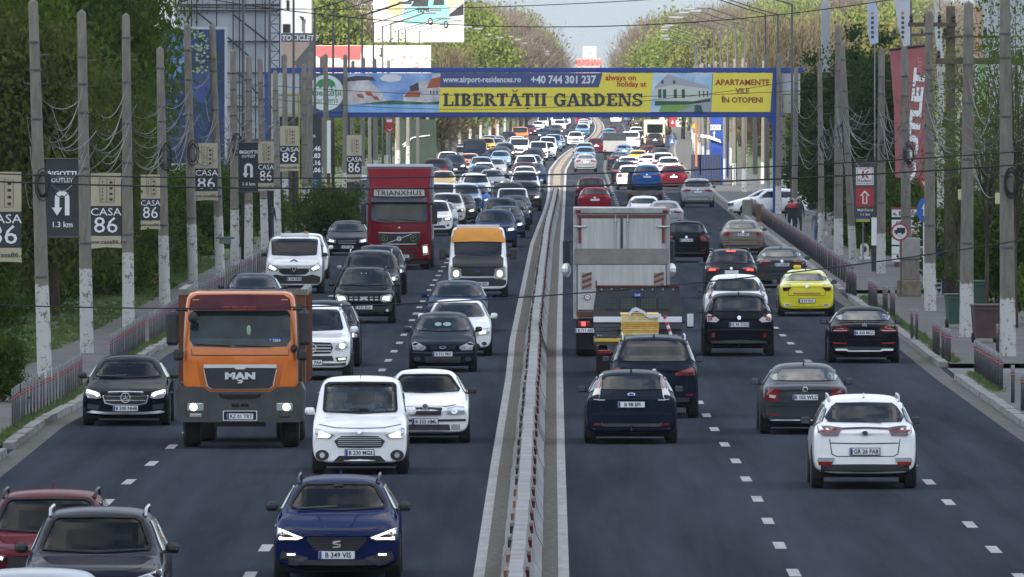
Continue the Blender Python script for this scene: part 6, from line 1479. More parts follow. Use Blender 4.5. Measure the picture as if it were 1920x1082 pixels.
for (px, yg, col, kind, lamps, label) in [
    (1248, 432, 'silver', 'sedan', 'wide', 'silver car peeking over the right top of the box lorry'), (1208, 422, 'white', 'hatch', 'pillar', 'white hatchback peeking over the top of the box lorry'), (1115, 402, 'red', 'hatch', 'wide', 'bright red hatchback above the left top of the box lorry'),
    (1109, 386, 'wine', 'suv', 'pillar', 'dark red SUV directly ahead of the bright red hatchback'), (1308, 389, 'silver', 'suv', 'wide', 'silver grey SUV alone in the outer right lane'), (1263, 357, 'wine', 'suv', 'block', 'very dark red SUV right of the car carried on the tow truck'),
    (1182, 356, 'white', 'suv', 'block', 'white boxy SUV left of the tow truck'), (1171, 347, 'blueblack', 'suv', 'wide', 'dark car left of the white boxy SUV'), (1254, 336, 'white', 'suv', 'wide', 'white SUV beyond the very dark red SUV'),
    (1098, 323, 'silver', 'sedan', 'wide', 'silver saloon next to the median beneath the lower black cable'), (1097, 311, 'skyblue', 'suv', 'wide', 'blue grey car first beyond the silver saloon at the median'), (1096, 301, 'mint', 'suv', 'wide', 'greenish car second beyond the silver saloon at the median'),
    (1161, 319, 'blueblack', 'sedan', 'wide', 'dark saloon under the far grey truck'), (1118, 291, 'wine', 'suv', 'wide', 'maroon car beside the far grey truck'), (1243, 329, 'cream', 'mpv', 'wide', 'cream car with wide dark rear window in the far outer lane'), (1217, 323, 'white', 'hatch', 'wide', 'white car left of the cream one with the wide window'),
    (1196, 314, 'taxi', 'hatch', 'wide', 'orange yellow car with blue roof bar far in the middle lane'), (1215, 304, 'wine', 'hatch', 'wide', 'reddish car behind the far orange yellow one'), (1183, 281, 'white', 'van', 'wide', 'white van right of the far grey truck'), (1193, 263, 'white', 'suv', 'wide', 'white car beyond the far white van'),
    (1205, 273, 'darkgrey', 'suv', 'wide', 'dark grey car left of the far bus front wheel'), (1228, 279, 'darkgrey', 'suv', 'block', 'dark car right below the far bus'), (1155, 232, 'white', 'suv', 'wide', 'white car alone right below the gantry beam')]:
    rear(Q, px, yg, col, label, kind, args=(kind,), kw={'lamps': lamps, 'wagonfin': yg > 340}, cat='van' if kind == 'van' else 'car', name='van' if kind == 'van' else 'car')
cnt = 0
for off in (1.7, 4.9, 8.0):
    d = 900
    while d < 2400:
        x = RX(d) + off
        yy = 150 + CAM_H * ppm(d); px_ = 960 + x * ppm(d)
        if not any(abs(px_ - a) < 16 and abs(yy - b) < 16 for a, b in ((1098, 323), (1161, 319), (1118, 291), (1243, 329), (1217, 323), (1196, 314), (1215, 304), (1183, 281), (1193, 263), (1205, 273), (1228, 279), (1155, 232), (1153, 300), (1228, 276), (1097, 311), (1254, 336), (1182, 356))):
            k_ = rs.choice(('hatch', 'suv', 'sedan')); rear(Q, px_, yy, rs.choice(('white', 'blueblack', 'silver', 'darkgrey', 'skyblue', 'wine')), 'x', k_, args=(k_,), kw={'lamps': 'wide', 'wagonfin': False}, group='small cars far in the right lanes')
        d += rs.uniform(70, 170)
number_group('small cars far in the right lanes', '{} small car from the near end of the loose cars far in the right lanes', lambda o: o.location.y)
# tow truck with a bright blue car on its bed
p = gp(1210, 388); s = ppm(p.y); e = empty('tow_truck', (p.x, p.y, 0), 0, 'low tow truck with red side lamps carrying a bright blue car', 'truck')
MB().box(-1.02, 1.02, 0, 5.6, .78, .92).build('bed', mat('tow_bed_brown', (.10, .085, .08), .7, var=.4), e); MB().bbox(-1.02, 1.02, -.05, 0, .66, .90, .02).build('rear_beam', mat('tow_bed_brown', (0, 0, 0)), e); MB().prism([(-.9, .45), (.9, .45), (.75, .66), (-.75, .66)], 'y', .02, .1).build('ramp', M_DARKGREY, e)
for x in (-1, 1): MB().bbox(x * .76, x * 1.0, -.08, -.05, .70, .80).build('tail_light', M_TAIL, e); truck_wheel(e, x * .86, 1.0, .38, .25); truck_wheel(e, x * .86, 5.2, .38, .25)
cab_shell(.98, .5, 2.0, 1.6).build('cab', pt('darkgrey'), e).location = (0, 5.8, 0)
rear(Q, 1213, 0, 'blue', 'bright blue small SUV riding on the tow truck bed', 'hatch', args=('hatch',), kw={'lamps': 'wide', 'wagonfin': True}, z=.93, Y=p.y + .3, sx=.93)
# far grey truck and bus
p = gp(1153, 300); e = empty('box_lorry', (p.x, p.y, 0), 0, 'small grey box truck with dark upper half far beyond the gantry', 'truck')
MB().bbox(-1.05, 1.05, 0, 5, .75, 1.75, .03).build('tailgate', mat('far_truck_grey', (.30, .30, .29), .7, var=.1), e); MB().bbox(-1.05, 1.05, .02, 5, 1.752, 2.5, .03).build('dark_tilt', mat('far_truck_dark', (.02, .025, .035), .7), e); MB().box(-.9, .9, .2, 4.8, .4, .75).build('chassis', M_UNDER, e)
for x in (-1, 1): truck_wheel(e, x * .85, 1.0, .42, .25); MB().bbox(x * .80, x * 1.0, -.03, .0, .80, .92).build('tail_light', M_TAIL, e)
p = gp(1228, 276); e = empty('bus', (p.x, p.y, 0), 0, 'yellowish white city bus with a big dark rear window far to the right', 'bus')
bm_ = MB().bbox(-1.12, 1.12, 0, 10, .35, 2.95, .12).build('body', mat('bus_cream', (.62, .60, .40), .5), e); MB().bbox(-.85, .85, -.04, .02, 1.55, 2.50, .05).build('rear_window', M_GLASSD, e); MB().bbox(-.9, .9, -.03, .01, .7, 1.1, .03).build('engine_grille', mat('bus_grille', (.3, .3, .22), .6), e)
for x in (-1, 1): truck_wheel(e, x * .95, 2.4, .45, .28); MB().bbox(x * .86, x * 1.02, -.03, .01, 1.0, 1.4).build('tail_light', M_TAIL, e); MB().bbox(x * 1.14, x * 1.34, 9.6, 9.8, 1.9, 2.5, .04).build('mirror', M_BLACKP, e)
# white car nosing out of the side road
P = style(F, 'hatch', lit=None, chrome=False); p = gp(1363, 405)
spawn(P, 'car', pt('white'), (p.x + .1, p.y + 1.0, 0), -math.pi / 2 + .14, 'white hatchback turning in from the side road by the gantry leg, seen from its side', 'car', None, mirror=pt('white'))
# low concrete blocks beside it
for (x0, y0, x1, y1, h, lab) in ((1392, 408, 1418, 418, .9, 'grey concrete slab standing on edge before the white side-road car'), (1418, 420, 1432, 426, .95, 'brown rusty metal block by the end of the right fence')):
    a = gp(x0, y0, 0); o = MB().bbox(0, (x1 - x0) / ppm(a.y), 0, .6, 0, h, .04).build('concrete_block', M_POLE if 'grey' in lab else mat('rust_block', (.10, .05, .03), .8, var=.4)); o.location = (a.x, a.y, .05); tag(o, lab, 'block')
# ------------------------------------------------------------------ banners on the poles, signs, billboards
M_BEIGE = mat('banner_beige', (.42, .37, .27), .75, var=.06, vscale=3); M_DARKB = mat('banner_dark', (.022, .025, .032), .6, var=.2, vscale=2)
class Board:
    """a flat sign standing at its own distance; outlines given as survey pixels"""
    def __init__(s, name, label, cat, Y, group=None, y0=None):
        s.Y = Y; s.S = ppm(Y); s.e = empty(name, (0, Y, 0), 0, label, cat, group)
    def p(s, px, py): w = at(px, py, s.Y); return (w.x, w.z)
    def poly(s, name, pts, m, y=0, t=.01, par=None): return MB().prism([s.p(*q) for q in pts], 'y', y, y + t).build(name, m, par or s.e)
    def rect(s, name, x0, y0, x1, y1, m, y=0, t=.01, par=None): return s.poly(name, [(x0, y0), (x1, y0), (x1, y1), (x0, y1)], m, y, t, par)
    def txt(s, body, cx, cy, hpx, m, y=-.02, bold=.0, sx=1, par=None, rot=0, name='lettering', **k):
        w = s.p(cx, cy); return text(name, body, par or s.e, (w[0], y, w[1]), hpx / s.S, m, (math.pi / 2, rot, 0), bold=bold, sx=sx, **k)
    def line(s, name, pts, r, m, y=-.02, par=None): return MB().tube([(s.p(*q)[0], y, s.p(*q)[1]) for q in pts], r, 5).build(name, m, par or s.e)
def casa(x0, x1, y0, y1, Y, label, clipped=False):
    b = Board('pole_banner', label, 'banner', Y, 'beige and dark house banners hung on the poles'); w = x1 - x0; h = y1 - y0; ya = y0 + h * .44; yb = y0 + h * .84
    f = b.poly('upper_cloth', [(x0, y0 + h * .012), (x0 + w * .4, y0), (x1, y0 + .006 * h), (x1, ya), (x0, ya + 1)], M_BEIGE, 0); g = b.rect('dark_cloth', x0, ya, x1, yb, M_DARKB, 0); k = b.poly('lower_cloth', [(x0, yb), (x1, yb), (x1 + 1, y1), (x0 + w * .5, y1 - h * .01), (x0, y1 + h * .01)], M_BEIGE, 0)
    lw = .006
    # little drawing of two tower blocks
    bx0, bx1, bx2 = x0 + w * .28, x0 + w * .53, x0 + w * .78
    for pts in ([(bx0, y0 + h * .07), (bx1, y0 + h * .07), (bx1, ya - h * .05), (bx0 + 2, ya - h * .05), (bx0, y0 + h * .07)], [(bx1, y0 + h * .09), (bx2, y0 + h * .09), (bx2, ya - h * .05), (bx1, ya - h * .05)]): b.line('drawn_outline', pts, lw, M_INK, -.008, f)
    for i in range(4): b.rect('drawn_window', bx1 + w * .09, y0 + h * (.115 + .075 * i), bx1 + w * .19, y0 + h * (.145 + .075 * i), M_INK, -.012, .008, f)
    for i in range(6): b.rect('drawn_window', bx0 + w * .09, y0 + h * (.11 + .045 * i), bx0 + w * .13, y0 + h * (.13 + .045 * i), M_INK, -.012, .008, f)
    b.txt('CASA', x0 + w * .5, ya + h * .085, h * .14, M_WHITEINK, -.012, sx=1.0 * w / (h * .34), par=g); b.txt('86', x0 + w * .5, ya + h * .265, h * .30, M_WHITEINK, -.012, sx=w / (h * .36), par=g, name='number')
    b.txt('www.casa86.ro', x0 + w * .5, (yb + y1) / 2, h * .075, M_INK, -.012, bold=.002, sx=w / (h * .34), par=k)
    b.line('hanger_rod', [(x0 - 3, y0 + 1), (x1 + 3, y0 + 1)], .012, M_STRAP, .02); b.line('hanger_rod', [(x0 - 3, y1 - 1), (x1 + 3, y1 - 1)], .012, M_STRAP, .02)
casa(-28, 40, 322, 492, 287, 'beige and dark house banner cut by the left picture edge')
casa(170, 227, 324, 465, 312, 'beige and dark house banner on the second pole, right of the first outlet banner')
casa(264, 300, 327, 430, 372, 'house banner mostly hidden by leaves left of the blue billboard foot')
casa(366, 408, 268, 376, 409, 'house banner hung on the fifth pole before the blue billboard')
casa(484, 513, 265, 358, 470, 'house banner touching the second dark outlet banner')
casa(525, 560, 236, 321, 462, 'house banner just below the left end of the gantry')
casa(650, 678, 253, 341, 560, 'small far house banner above the red lorry')
def outlet(x0, x1, y0, y1, Y, km, label):
    b = Board('outlet_banner', label, 'banner', Y, 'dark outlet banners hung on the poles'); w = x1 - x0; h = y1 - y0; cx = (x0 + x1) / 2
    f = b.rect('cloth', x0, y0, x1, y1, M_DARKB)
    b.txt('BIGOTTI', cx, y0 + h * .19, h * .085, M_WHITEINK, -.015, bold=.006, sx=1.15, par=f); b.txt('OUTLET', cx, y0 + h * .275, h * .075, M_WHITEINK, -.015, bold=.003, par=f)
    t = w * .082; r = w * .225; yc = y0 + h * .50
    o = [(cx + r * math.cos(a), yc - r * math.sin(a)) for a in [math.pi * i / 12 for i in range(13)]]; i_ = [(cx + (r - 2 * t * .85) * math.cos(a), yc - (r - 2 * t * .85) * math.sin(a)) for a in [math.pi * i / 12 for i in range(13)]]
    b.poly('arrow', o + [(cx - r, yc + h * .13), (cx - r + 2 * t * .85, yc + h * .13)] + i_[::-1] + [(cx + r - 2 * t * .85, yc + h * .22), (cx + r, yc + h * .22)], M_WHITEINK, -.02, .01, f)
    b.poly('arrow_head', [(cx - r - t * 1.1, yc + h * .12), (cx - r + t * 2.8, yc + h * .12), (cx - r + t * .85, yc + h * .225)], M_WHITEINK, -.032, .01, f)
    b.txt(km, cx, y0 + h * .84, h * .10, M_WHITEINK, -.015, bold=.003, par=f)
    b.line('hanger_rod', [(x0 - 3, y1), (x1 + 4, y1)], .02, M_STRAP, .0); b.line('hanger_rod', [(x0 - 3, y0), (x1 + 4, y0)], .02, M_STRAP, .0)
outlet(86, 147, 298, 445, 300, '1.3 km', 'dark outlet banner with U-turn arrow and 1.3 km between the first two poles')
outlet(448, 484, 268, 360, 430, '1.4 km', 'dark outlet banner with U-turn arrow and 1.4 km near the gantry')
# red arrow store sign
b = Board('store_sign', 'grey store sign with red arrow panel hung beside the leaning right pole', 'sign', 455)
f = b.rect('panel', 1601, 306, 1643, 408, M_DARKGREY, 0, .06); MB().box(b.p(1601, 0)[0], b.p(1643, 0)[0], -.01, .07, b.p(0, 307)[1], b.p(0, 304)[1]).build('frame', M_STRAP, b.e)
w = b.rect('white_field', 1605, 314, 1638, 347, M_BWHITE, -.02, .015, f); b.poly('red_frame', [(1607, 316), (1636, 316), (1636, 345), (1607, 345)], M_REDINK, -.03, .008, w); b.poly('white_square', [(1608, 317), (1635, 317), (1635, 344), (1608, 344)], M_BWHITE, -.04, .008, w)
b.poly('k_mark', [(1616, 320), (1620, 320), (1620, 334), (1616, 334)], M_REDINK, -.05, .008, w); b.poly('k_mark', [(1621, 327), (1626, 320), (1630, 320), (1624, 327), (1630, 334), (1625, 334)], M_REDINK, -.05, .008, w)
b.txt('Kaufland', 1621.5, 339, 7, M_INK, -.055, bold=.002, par=w)
r_ = b.rect('red_field', 1605, 352, 1638, 387, mat('sign_red', (.33, .018, .025), .5), -.02, .015, f)
b.poly('arrow', [(1621.5, 357), (1631, 367), (1626, 367), (1626, 382), (1617, 382), (1617, 367), (1612, 367)], M_BWHITE, -.03, .008, r_); b.poly('arrow_field', [(1621.5, 361), (1627, 366.5), (1623.6, 366.5), (1623.6, 380), (1619.4, 380), (1619.4, 366.5), (1616, 366.5)], mat('sign_red', (0, 0, 0)), -.04, .008, r_)
b.txt('Mall-Nord', 1622, 394, 7, M_WHITEINK, -.02, bold=.001, par=f); b.txt('1.1 km', 1622, 402, 7, M_WHITEINK, -.02, bold=.001, par=f)
b = Board('small_sign', 'little yellow and blue sign on a thin post below the red arrow sign', 'sign', 458)
b.rect('plate', 1605, 411, 1631, 416, mat('sign_yellow', (.52, .50, .04), .5), 0, .03); b.rect('blue_edge', 1603, 408, 1631, 411, mat('sign_blue', (.02, .10, .42), .5), .0, .03); b.rect('post', 1617, 416, 1620, 502, M_STEEL, .03, .05)
b = Board('blank_hoarding', 'blank white panel standing on dark legs between the poles', 'panel', 440); b.rect('sheet', 1634, 408, 1646, 460, M_PLATE, 0, .05); b.rect('leg', 1634, 460, 1646, 516, M_BLACKP, .01, .04)
# round no-lorries sign
b = Board('road_sign', 'round white road sign with red rim and black lorry on the right pavement', 'road sign', 385)
f = b.poly('disc', circ(1687, 435, 17), mat('sign_rim', (.30, .02, .03), .4), 0, .03); b.poly('field', circ(1687, 435, 13.5), M_BWHITE, -.02, .015, f)
b.poly('lorry_symbol', [(1677, 437), (1677, 431), (1681, 431), (1682, 427), (1697, 427), (1697, 437)], M_INK, -.03, .008, f)
for x in (1681, 1692): b.poly('wheel_symbol', circ(x, 438, 2, 8), M_INK, -.04, .008, f)
b.txt('7,5t', 1687, 443, 5, M_INK, -.03, par=f); b.rect('post', 1688, 452, 1691, 553, mat('rust_post', (.10, .06, .045), .8), .035, .05)
for (cx, cy, rx, ry, Y, lab) in ((1732, 394, 13, 23, 395, 'tall blue round sign partly behind the third right pole'), (1717, 474, 8, 14, 398, 'small blue arrow disc low behind the concrete pole box')):
    b = Board('blue_sign', lab, 'road sign', Y); f = b.poly('disc', circ(cx, cy, rx, 20, ry), mat('sign_blue', (0, 0, 0)), 0, .03); b.poly('arrow', [(cx - 1, cy + ry * .6), (cx + 3, cy + ry * .6), (cx + 3, cy - ry * .1), (cx + 6, cy - ry * .1), (cx + 1, cy - ry * .6), (cx - 4, cy - ry * .1), (cx - 1, cy - ry * .1)], M_BWHITE, -.02, .01, f); b.rect('post', cx - 1, cy + ry - 3, cx + 3, 540, M_PLATE, .04, .05)
b = Board('yield_sign', 'red edged triangular sign behind the third right pole under the pink banner', 'road sign', 392); f = b.poly('triangle', [(1719, 334), (1757, 334), (1738, 368)], mat('sign_red', (0, 0, 0)), 0, .03); b.poly('field', [(1728, 339), (1749, 339), (1738, 358)], M_BWHITE, -.02, .01, f); b.rect('post', 1736, 364, 1740, 540, M_STEEL, .04, .06)
# concrete pole box
p = gp(1701, 556, .12); e = empty('junction_box', p, 0, 'grey metal junction box on a concrete plinth at the foot of the fourth right pole', 'utility box')
MB().bbox(-.34, .46, -.30, .1, 0, .55, .03).build('plinth', mat('plinth_stone', (.16, .14, .10), .9, var=.3, vscale=4), e); MB().bbox(-.22, .40, -.26, .05, .55, 1.25, .02).build('base', M_POLE, e); k = MB().bbox(-.26, .42, -.32, .05, 1.25, 1.95, .03).build('cabinet', mat('cabinet_grey', (.26, .26, .25), .6, var=.15), e); MB().box(-.22, .38, -.335, -.32, 1.30, 1.90).build('door', mat('cabinet_grey', (0, 0, 0)), k)
# white text board of the builders yard, made of planks
b = Board('trade_board', 'white slatted notice board with red and black lettering behind the right poles', 'sign', 450)
for i, (y, s_) in enumerate(((394, 'e, Brandusa'), (413, '0717.302'), (430, 'PAVAJE'), (446, 'ITP'), (463, 'ACOL'), (478, 'cazare'))):
    o = b.rect('plank', 1672, y - 1, 1772, y + 13, M_BWHITE, 0, .03); b.txt(s_, 1700, y + 6.5, 11, M_REDINK if i in (2, 3, 4) else M_INK, -.012, bold=.006, par=o)
b.rect('top_edge', 1670, 389, 1774, 392, mat('sign_red', (0, 0, 0)), -.02, .06); 
for x in (1678, 1700, 1766): b.rect('leg', x, 492, x + 6, 530, mat('brown_post', (.10, .03, .025), .8), .0, .05)
# white cabin with slats
b = Board('slatted_cabin', 'white slatted cabin wall between the right poles beside the blue post', 'cabin', 432)
b.rect('wall', 1770, 408, 1845, 560, mat('cabin_white', (.52, .52, .49), .7, var=.1), .1, 2.0)
for i in range(11): b.rect('slat', 1768, 409 + i * 9, 1832, 416 + i * 9, mat('cabin_white', (0, 0, 0)), .02, .05)
b.rect('post', 1775, 445, 1784, 560, M_PLATE, -.04, .05); b.rect('teal_panel', 1776, 490, 1786, 545, mat('teal', (.03, .14, .16), .6), -.06, .02)
# blue and white advertising post
b = Board('advertising_post', 'tall white post with blue foot, red and white leaflet and black tyre hung on it', 'post', 400)
b.rect('white_part', 1757, 115, 1770, 467, mat('post_white', (.50, .49, .47), .7, col2=(.33, .30, .28), vscale=2), 0, .12); f = b.rect('blue_part', 1755, 467, 1773, 548, M_BLUE, -.03, .16); b.poly('arrow', [(1757, 505), (1765, 505), (1765, 501), (1771, 507), (1765, 514), (1765, 510), (1757, 510)], M_BWHITE, -.05, .01, f)
b.poly('tyre_ring', circ(1760, 498, 5, 16, 12) , M_BLACKP, -.1, .04); q = b.rect('leaflet', 1754, 512, 1766, 556, M_BWHITE, -.13, .02); b.rect('leaflet_band', 1754, 512, 1766, 520, M_REDINK, -.14, .008, q); b.rect('leaflet_band', 1753, 553, 1769, 562, M_REDINK, -.14, .03, q)
for i in range(3): b.rect('leaflet_text', 1756, 525 + 8 * i, 1764, 529 + 8 * i, M_INK, -.14, .008, q)
# big pinkish red banner
b = Board('vertical_banner', 'big faded red vertical banner with white lettering behind the right poles', 'banner', 470)
f = b.poly('cloth', [(1668, 94), (1700, 90), (1737, 85), (1738, 337), (1704, 334), (1679, 333), (1676, 200)], mat('banner_faded_red', (.33, .10, .11), .7, var=.12, vscale=.7), 0, .02)
b.rect('post', 1740, 80, 1744, 490, M_STEEL, .03, .08); b.line('hem', [(1666, 93), (1700, 89), (1738, 84)], .05, M_DARKGREY, -.03)
b.txt('OUTLET', 1716, 235, 27, M_WHITEINK, -.02, bold=.03, sx=2.1, rot=-math.pi / 2 + .09, par=f); b.txt('OUTLET', 1725, 128, 10, mat('pale_pink_ink', (.5, .3, .3), .6), -.02, sx=1.2, rot=-math.pi / 2, par=f)
# flags
for (pts, lab, dec) in (([(1626, 4), (1640, 0), (1646, 20), (1647, 80), (1632, 84), (1627, 60)], 'pale blue vertical flag on a mast left of the big red banner', (.40, .46, .60)), ([(1676, -4), (1706, -4), (1706, 84), (1694, 88), (1684, 50)], 'narrow white vertical flag above the big red banner', (.50, .52, .58)), ([(1752, 0), (1762, 20), (1766, 70), (1772, 138), (1760, 134), (1754, 70)], 'thin white flag with red tip right of the third pole', (.5, .5, .55))):
    b = Board('flag', lab, 'flag', 520); f = b.poly('cloth', pts, mat('flag_' + lab[:9].replace(' ', '_'), dec, .7, var=.08, vscale=1.2), 0, .02)
    x0 = pts[1][0]; b.rect('mast', x0 - 1, -30, x0 + 1.5, 460, M_STEEL, .03, .06)
    cx = sum(p[0] for p in pts) / len(pts)
    for i in range(6): b.rect('printed_mark', cx - 3, 22 + i * 9, cx + 2, 27 + i * 9, M_DARKGREY if i else M_ORANGEL, -.015, .01, f)
b = Board('grey_mast', 'thick pale grey round-topped mast rising behind the right trees', 'mast', 720)
w = b.p(1548, 75); e = MB().lathe([(.29, 0), (.28, b.p(0, 20)[1]), (.22, b.p(0, 6)[1]), (.10, b.p(0, -4)[1])], 16, 'z', (w[0], 0, 0)).build('shaft', mat('mast_grey', (.30, .31, .33), .5), b.e, True)
# bins, milestone, parcel boxes
def bin_(px, py, Y, m, label, s=1.0):
    p = gp(px, py, .12); e = empty('wheelie_bin', p, .12, label, 'bin'); e.scale = (s,) * 3
    V = [(-.30, -.30, .12), (.30, -.30, .12), (.30, .30, .12), (-.30, .30, .12), (-.36, -.40, .98), (.36, -.40, .98), (.36, .36, .98), (-.36, .36, .98)]
    MB().add(V, [(0, 3, 2, 1), (4, 5, 6, 7), (0, 1, 5, 4), (1, 2, 6, 5), (2, 3, 7, 6), (3, 0, 4, 7)]).build('body', m, e); l = MB().bbox(-.39, .39, -.43, .42, .98, 1.05, .03).build('lid', m, e); MB().bbox(-.25, .25, .40, .47, .98, 1.02, .01).build('handle', m, l)
    MB().bbox(-.38, .38, -.42, -.40, .90, .96, .01).build('front_rim', m, e)
    for x in (-.30, .30): MB().lathe([(.13, -.04), (.13, .04)], 14, 'x', (x, .25, .13)).build('wheel', M_TYRE, e)
bin_(1848, 642, 0, mat('bin_brown', (.060, .035, .035), .6, var=.2), 'brown wheelie bin standing left of the nearest right pole')
bin_(1796, 615, 0, mat('bin_green', (.02, .06, .04), .6), 'dark green wheelie bin half hidden by the second right pole', .95)
bin_(1824, 590, 0, mat('bin_green', (.02, .06, .04)), 'dark green wheelie bin behind the brown one')
p = gp(1621, 487, .12); e = MB().bbox(-.22, .22, -.12, .12, 0, .12, .02).build('milestone', mat('milestone_white', (.5, .5, .48), .8, var=.15)); e.location = p; tag(e, 'small white round-topped milestone on the grass under the red arrow sign', 'milestone')
m_ = MB().prism(rpoly(-.17, .17, .12, .66, .15), 'y', -.09, .09).build('stone', mat('milestone_white', (0, 0, 0)), e); MB().prism(ellipse(0, .42, .09, .12, 12), 'y', -.10, -.085).build('emblem', M_DARKGREY, m_)
for (x, y, Y, lab) in ((1803, 365, 332, 'cream meter box strapped to the second right pole'), (1873, 372, 312, 'small cream box strapped to the nearest right pole')):
    w = at(x, y, Y); o = MB().bbox(-.11, .11, -.30, -.16, -.15, .15, .02).build('meter_box', mat('meter_cream', (.48, .45, .28), .6)); o.location = w; tag(o, lab, 'meter box')
w = at(422, 451, 420); e = empty('pole_shelf', w, 0, 'green grey lamp housing fixed across the sixth left pole', 'lamp housing'); MB().bbox(-.34, .34, -.3, -.1, .06, .14, .02).build('hood', mat('housing_green', (.10, .14, .13), .6), e); MB().bbox(-.20, .22, -.28, -.12, -.12, .06, .02).build('box', mat('housing_green', (0, 0, 0)), e)
# traffic cone left
p = gp(288, 533, .12); e = empty('traffic_cone', p, 0, 'orange and white traffic cone by the left hedge', 'traffic cone'); MB().lathe([(.16, .03), (.03, .75)], 12).build('cone', mat('cone_orange', (.55, .10, .03), .5), e); MB().lathe([(.128, .24), (.10, .42)], 12, cap=False).build('white_band', M_BWHITE, e); MB().box(-.2, .2, -.2, .2, 0, .04).build('base', M_BLACKP, e)
w = gp(332, 500, .12); e = empty('yellow_rail', w, 0, 'small bent yellow pipe rail on the left grass', 'rail'); MB().tube([(0, 0, 0), (0, 0, .55), (-.12, 0, .62), (-.25, 0, .60)], .03, 6).build('pipe', MYEL, e)
for (x, y, Y) in ((285, 462, 420), (318, 460, 425)):
    w = at(x, y, Y); e = empty('flower_basket', w, 0, 'hanging basket of pink flowers by the hedge, %s the fourth left pole' % ('left of' if x < 300 else 'right of'), 'flower basket'); MB().ball((0, 0, -.18), .17, .15, .14).build('basket', M_DARKGREY, e)
    c = MB(); [c.ball((random.gauss(0, .10), random.gauss(0, .08), random.uniform(-.05, .10)), .035, n=5, m=4) for _ in range(22)]; o = c.build('blossoms', mat('pink_petals', (.50, .08, .24), .7), e); o['kind'] = 'stuff'; MB().tube([(0, .3, .1), (0, .3, -2.9)], .03).build('stand', M_STRAP, e)

# ------------------------------------------------------------------ buildings and billboards of the left side
b = Board('billboard', 'tall blue billboard in a white frame behind the left poles', 'billboard', 540)
f = b.rect('frame', 268, 50, 426, 311, mat('frame_white', (.45, .47, .50), .6), .02, .15)
pr = b.rect('print', 271, 55, 421, 306, mat('print_deep_blue', (.006, .014, .055), .5, col2=(.025, .07, .21), vscale=.22), 0, .015)
b.poly('print_light', [(300, 62), (345, 60), (352, 120), (330, 150), (300, 140)], mat('print_light_blue', (.14, .30, .62), .5, col2=(.05, .13, .38), vscale=.6), -.01, .008, pr)
b.poly('print_moon', circ(381, 158, 24, 24, 36), mat('print_mid_blue', (.035, .07, .22), .5, var=.3, vscale=.8), -.012, .008, pr)
for k in range(70):
    x, y = random.gauss(376, 9), random.uniform(58, 138); r = random.uniform(1.5, 4.5); b.poly('printed_leaf', [(x - r, y), (x, y - r * .6), (x + r, y), (x, y + r * .8)], mat('print_leaf_green', (.20, .30, .16), .6, col2=(.35, .42, .30), vscale=2), -.02 - .0005 * k, .004, pr)
for k in range(16):
    x, y = random.uniform(280, 350), random.uniform(110, 290); b.poly('printed_streak', [(x, y), (x + random.uniform(4, 16), y - random.uniform(2, 9)), (x + random.uniform(4, 14), y + 2)], mat('print_streak', (.30, .36, .50), .5, col2=(.05, .1, .25), vscale=2), -.014 - .0004 * k, .004, pr)
q = b.rect('orange_patch', 271, 214, 293, 230, mat('print_orange', (.5, .12, .05), .5), -.03, .008, pr); b.rect('white_patch', 271, 233, 291, 241, M_BWHITE, -.03, .008, pr)
b.rect('support', 300, 311, 306, 450, M_DARKGREY, .05, .2); b.rect('support', 395, 311, 401, 450, M_DARKGREY, .05, .2)
# pale grid facade with dark steel frame
b = Board('grid_building', 'pale grey building with dark steel frame and diagonal braces behind the left poles', 'building', 640)
M_PALEW = mat('pale_cladding', (.40, .42, .47), .7, var=.08, vscale=.4); M_FRM = mat('dark_frame', (.03, .032, .045), .6)
b.rect('wall', 330, -60, 522, 520, M_PALEW, .3, 8)
for y in (-18, 9, 20, 78, 137, 200, 262): b.rect('beam', 335, y - 1.6, 523, y + 1.6, M_FRM, .02, .12)
for x in (359, 369, 406, 437, 449, 479, 497): b.rect('post', x - 1.1, -60, x + 1.1, 262, M_FRM, -.02, .10)
for i, x in enumerate((380, 392, 425, 460, 492, 512)): b.rect('wall_panel', x - .5, -60, x + .5, 20, M_FRM, .14, .02)
for (x0, y0, x1, y1) in ((369, 22, 403, 50), (437, 27, 500, 76), (427, 70, 470, 108), (450, 140, 497, 190)): b.line('brace', [(x0, y0), (x1, y1)], .05, M_FRM, -.08)
b.rect('dark_base', 400, 262, 522, 470, mat('shop_dark', (.06, .058, .06), .7, var=.4, vscale=.4), .0, .3)
b = Board('lattice_tower', 'dark lattice steel tower at the right end of the grid building', 'tower', 610)
for x in (505, 524): b.rect('upright', x - 1, -60, x + 1.2, 132, M_FRM, 0, .07)
ys = list(range(-40, 135, 17))
for i, y in enumerate(ys):
    b.rect('rung', 505, y - .8, 524, y + .8, M_FRM, .02, .04)
    if i < len(ys) - 1: b.line('brace', [(505, y) if i % 2 else (524, y), (524, y + 17) if i % 2 else (505, y + 17)], .02, M_FRM, -.03)
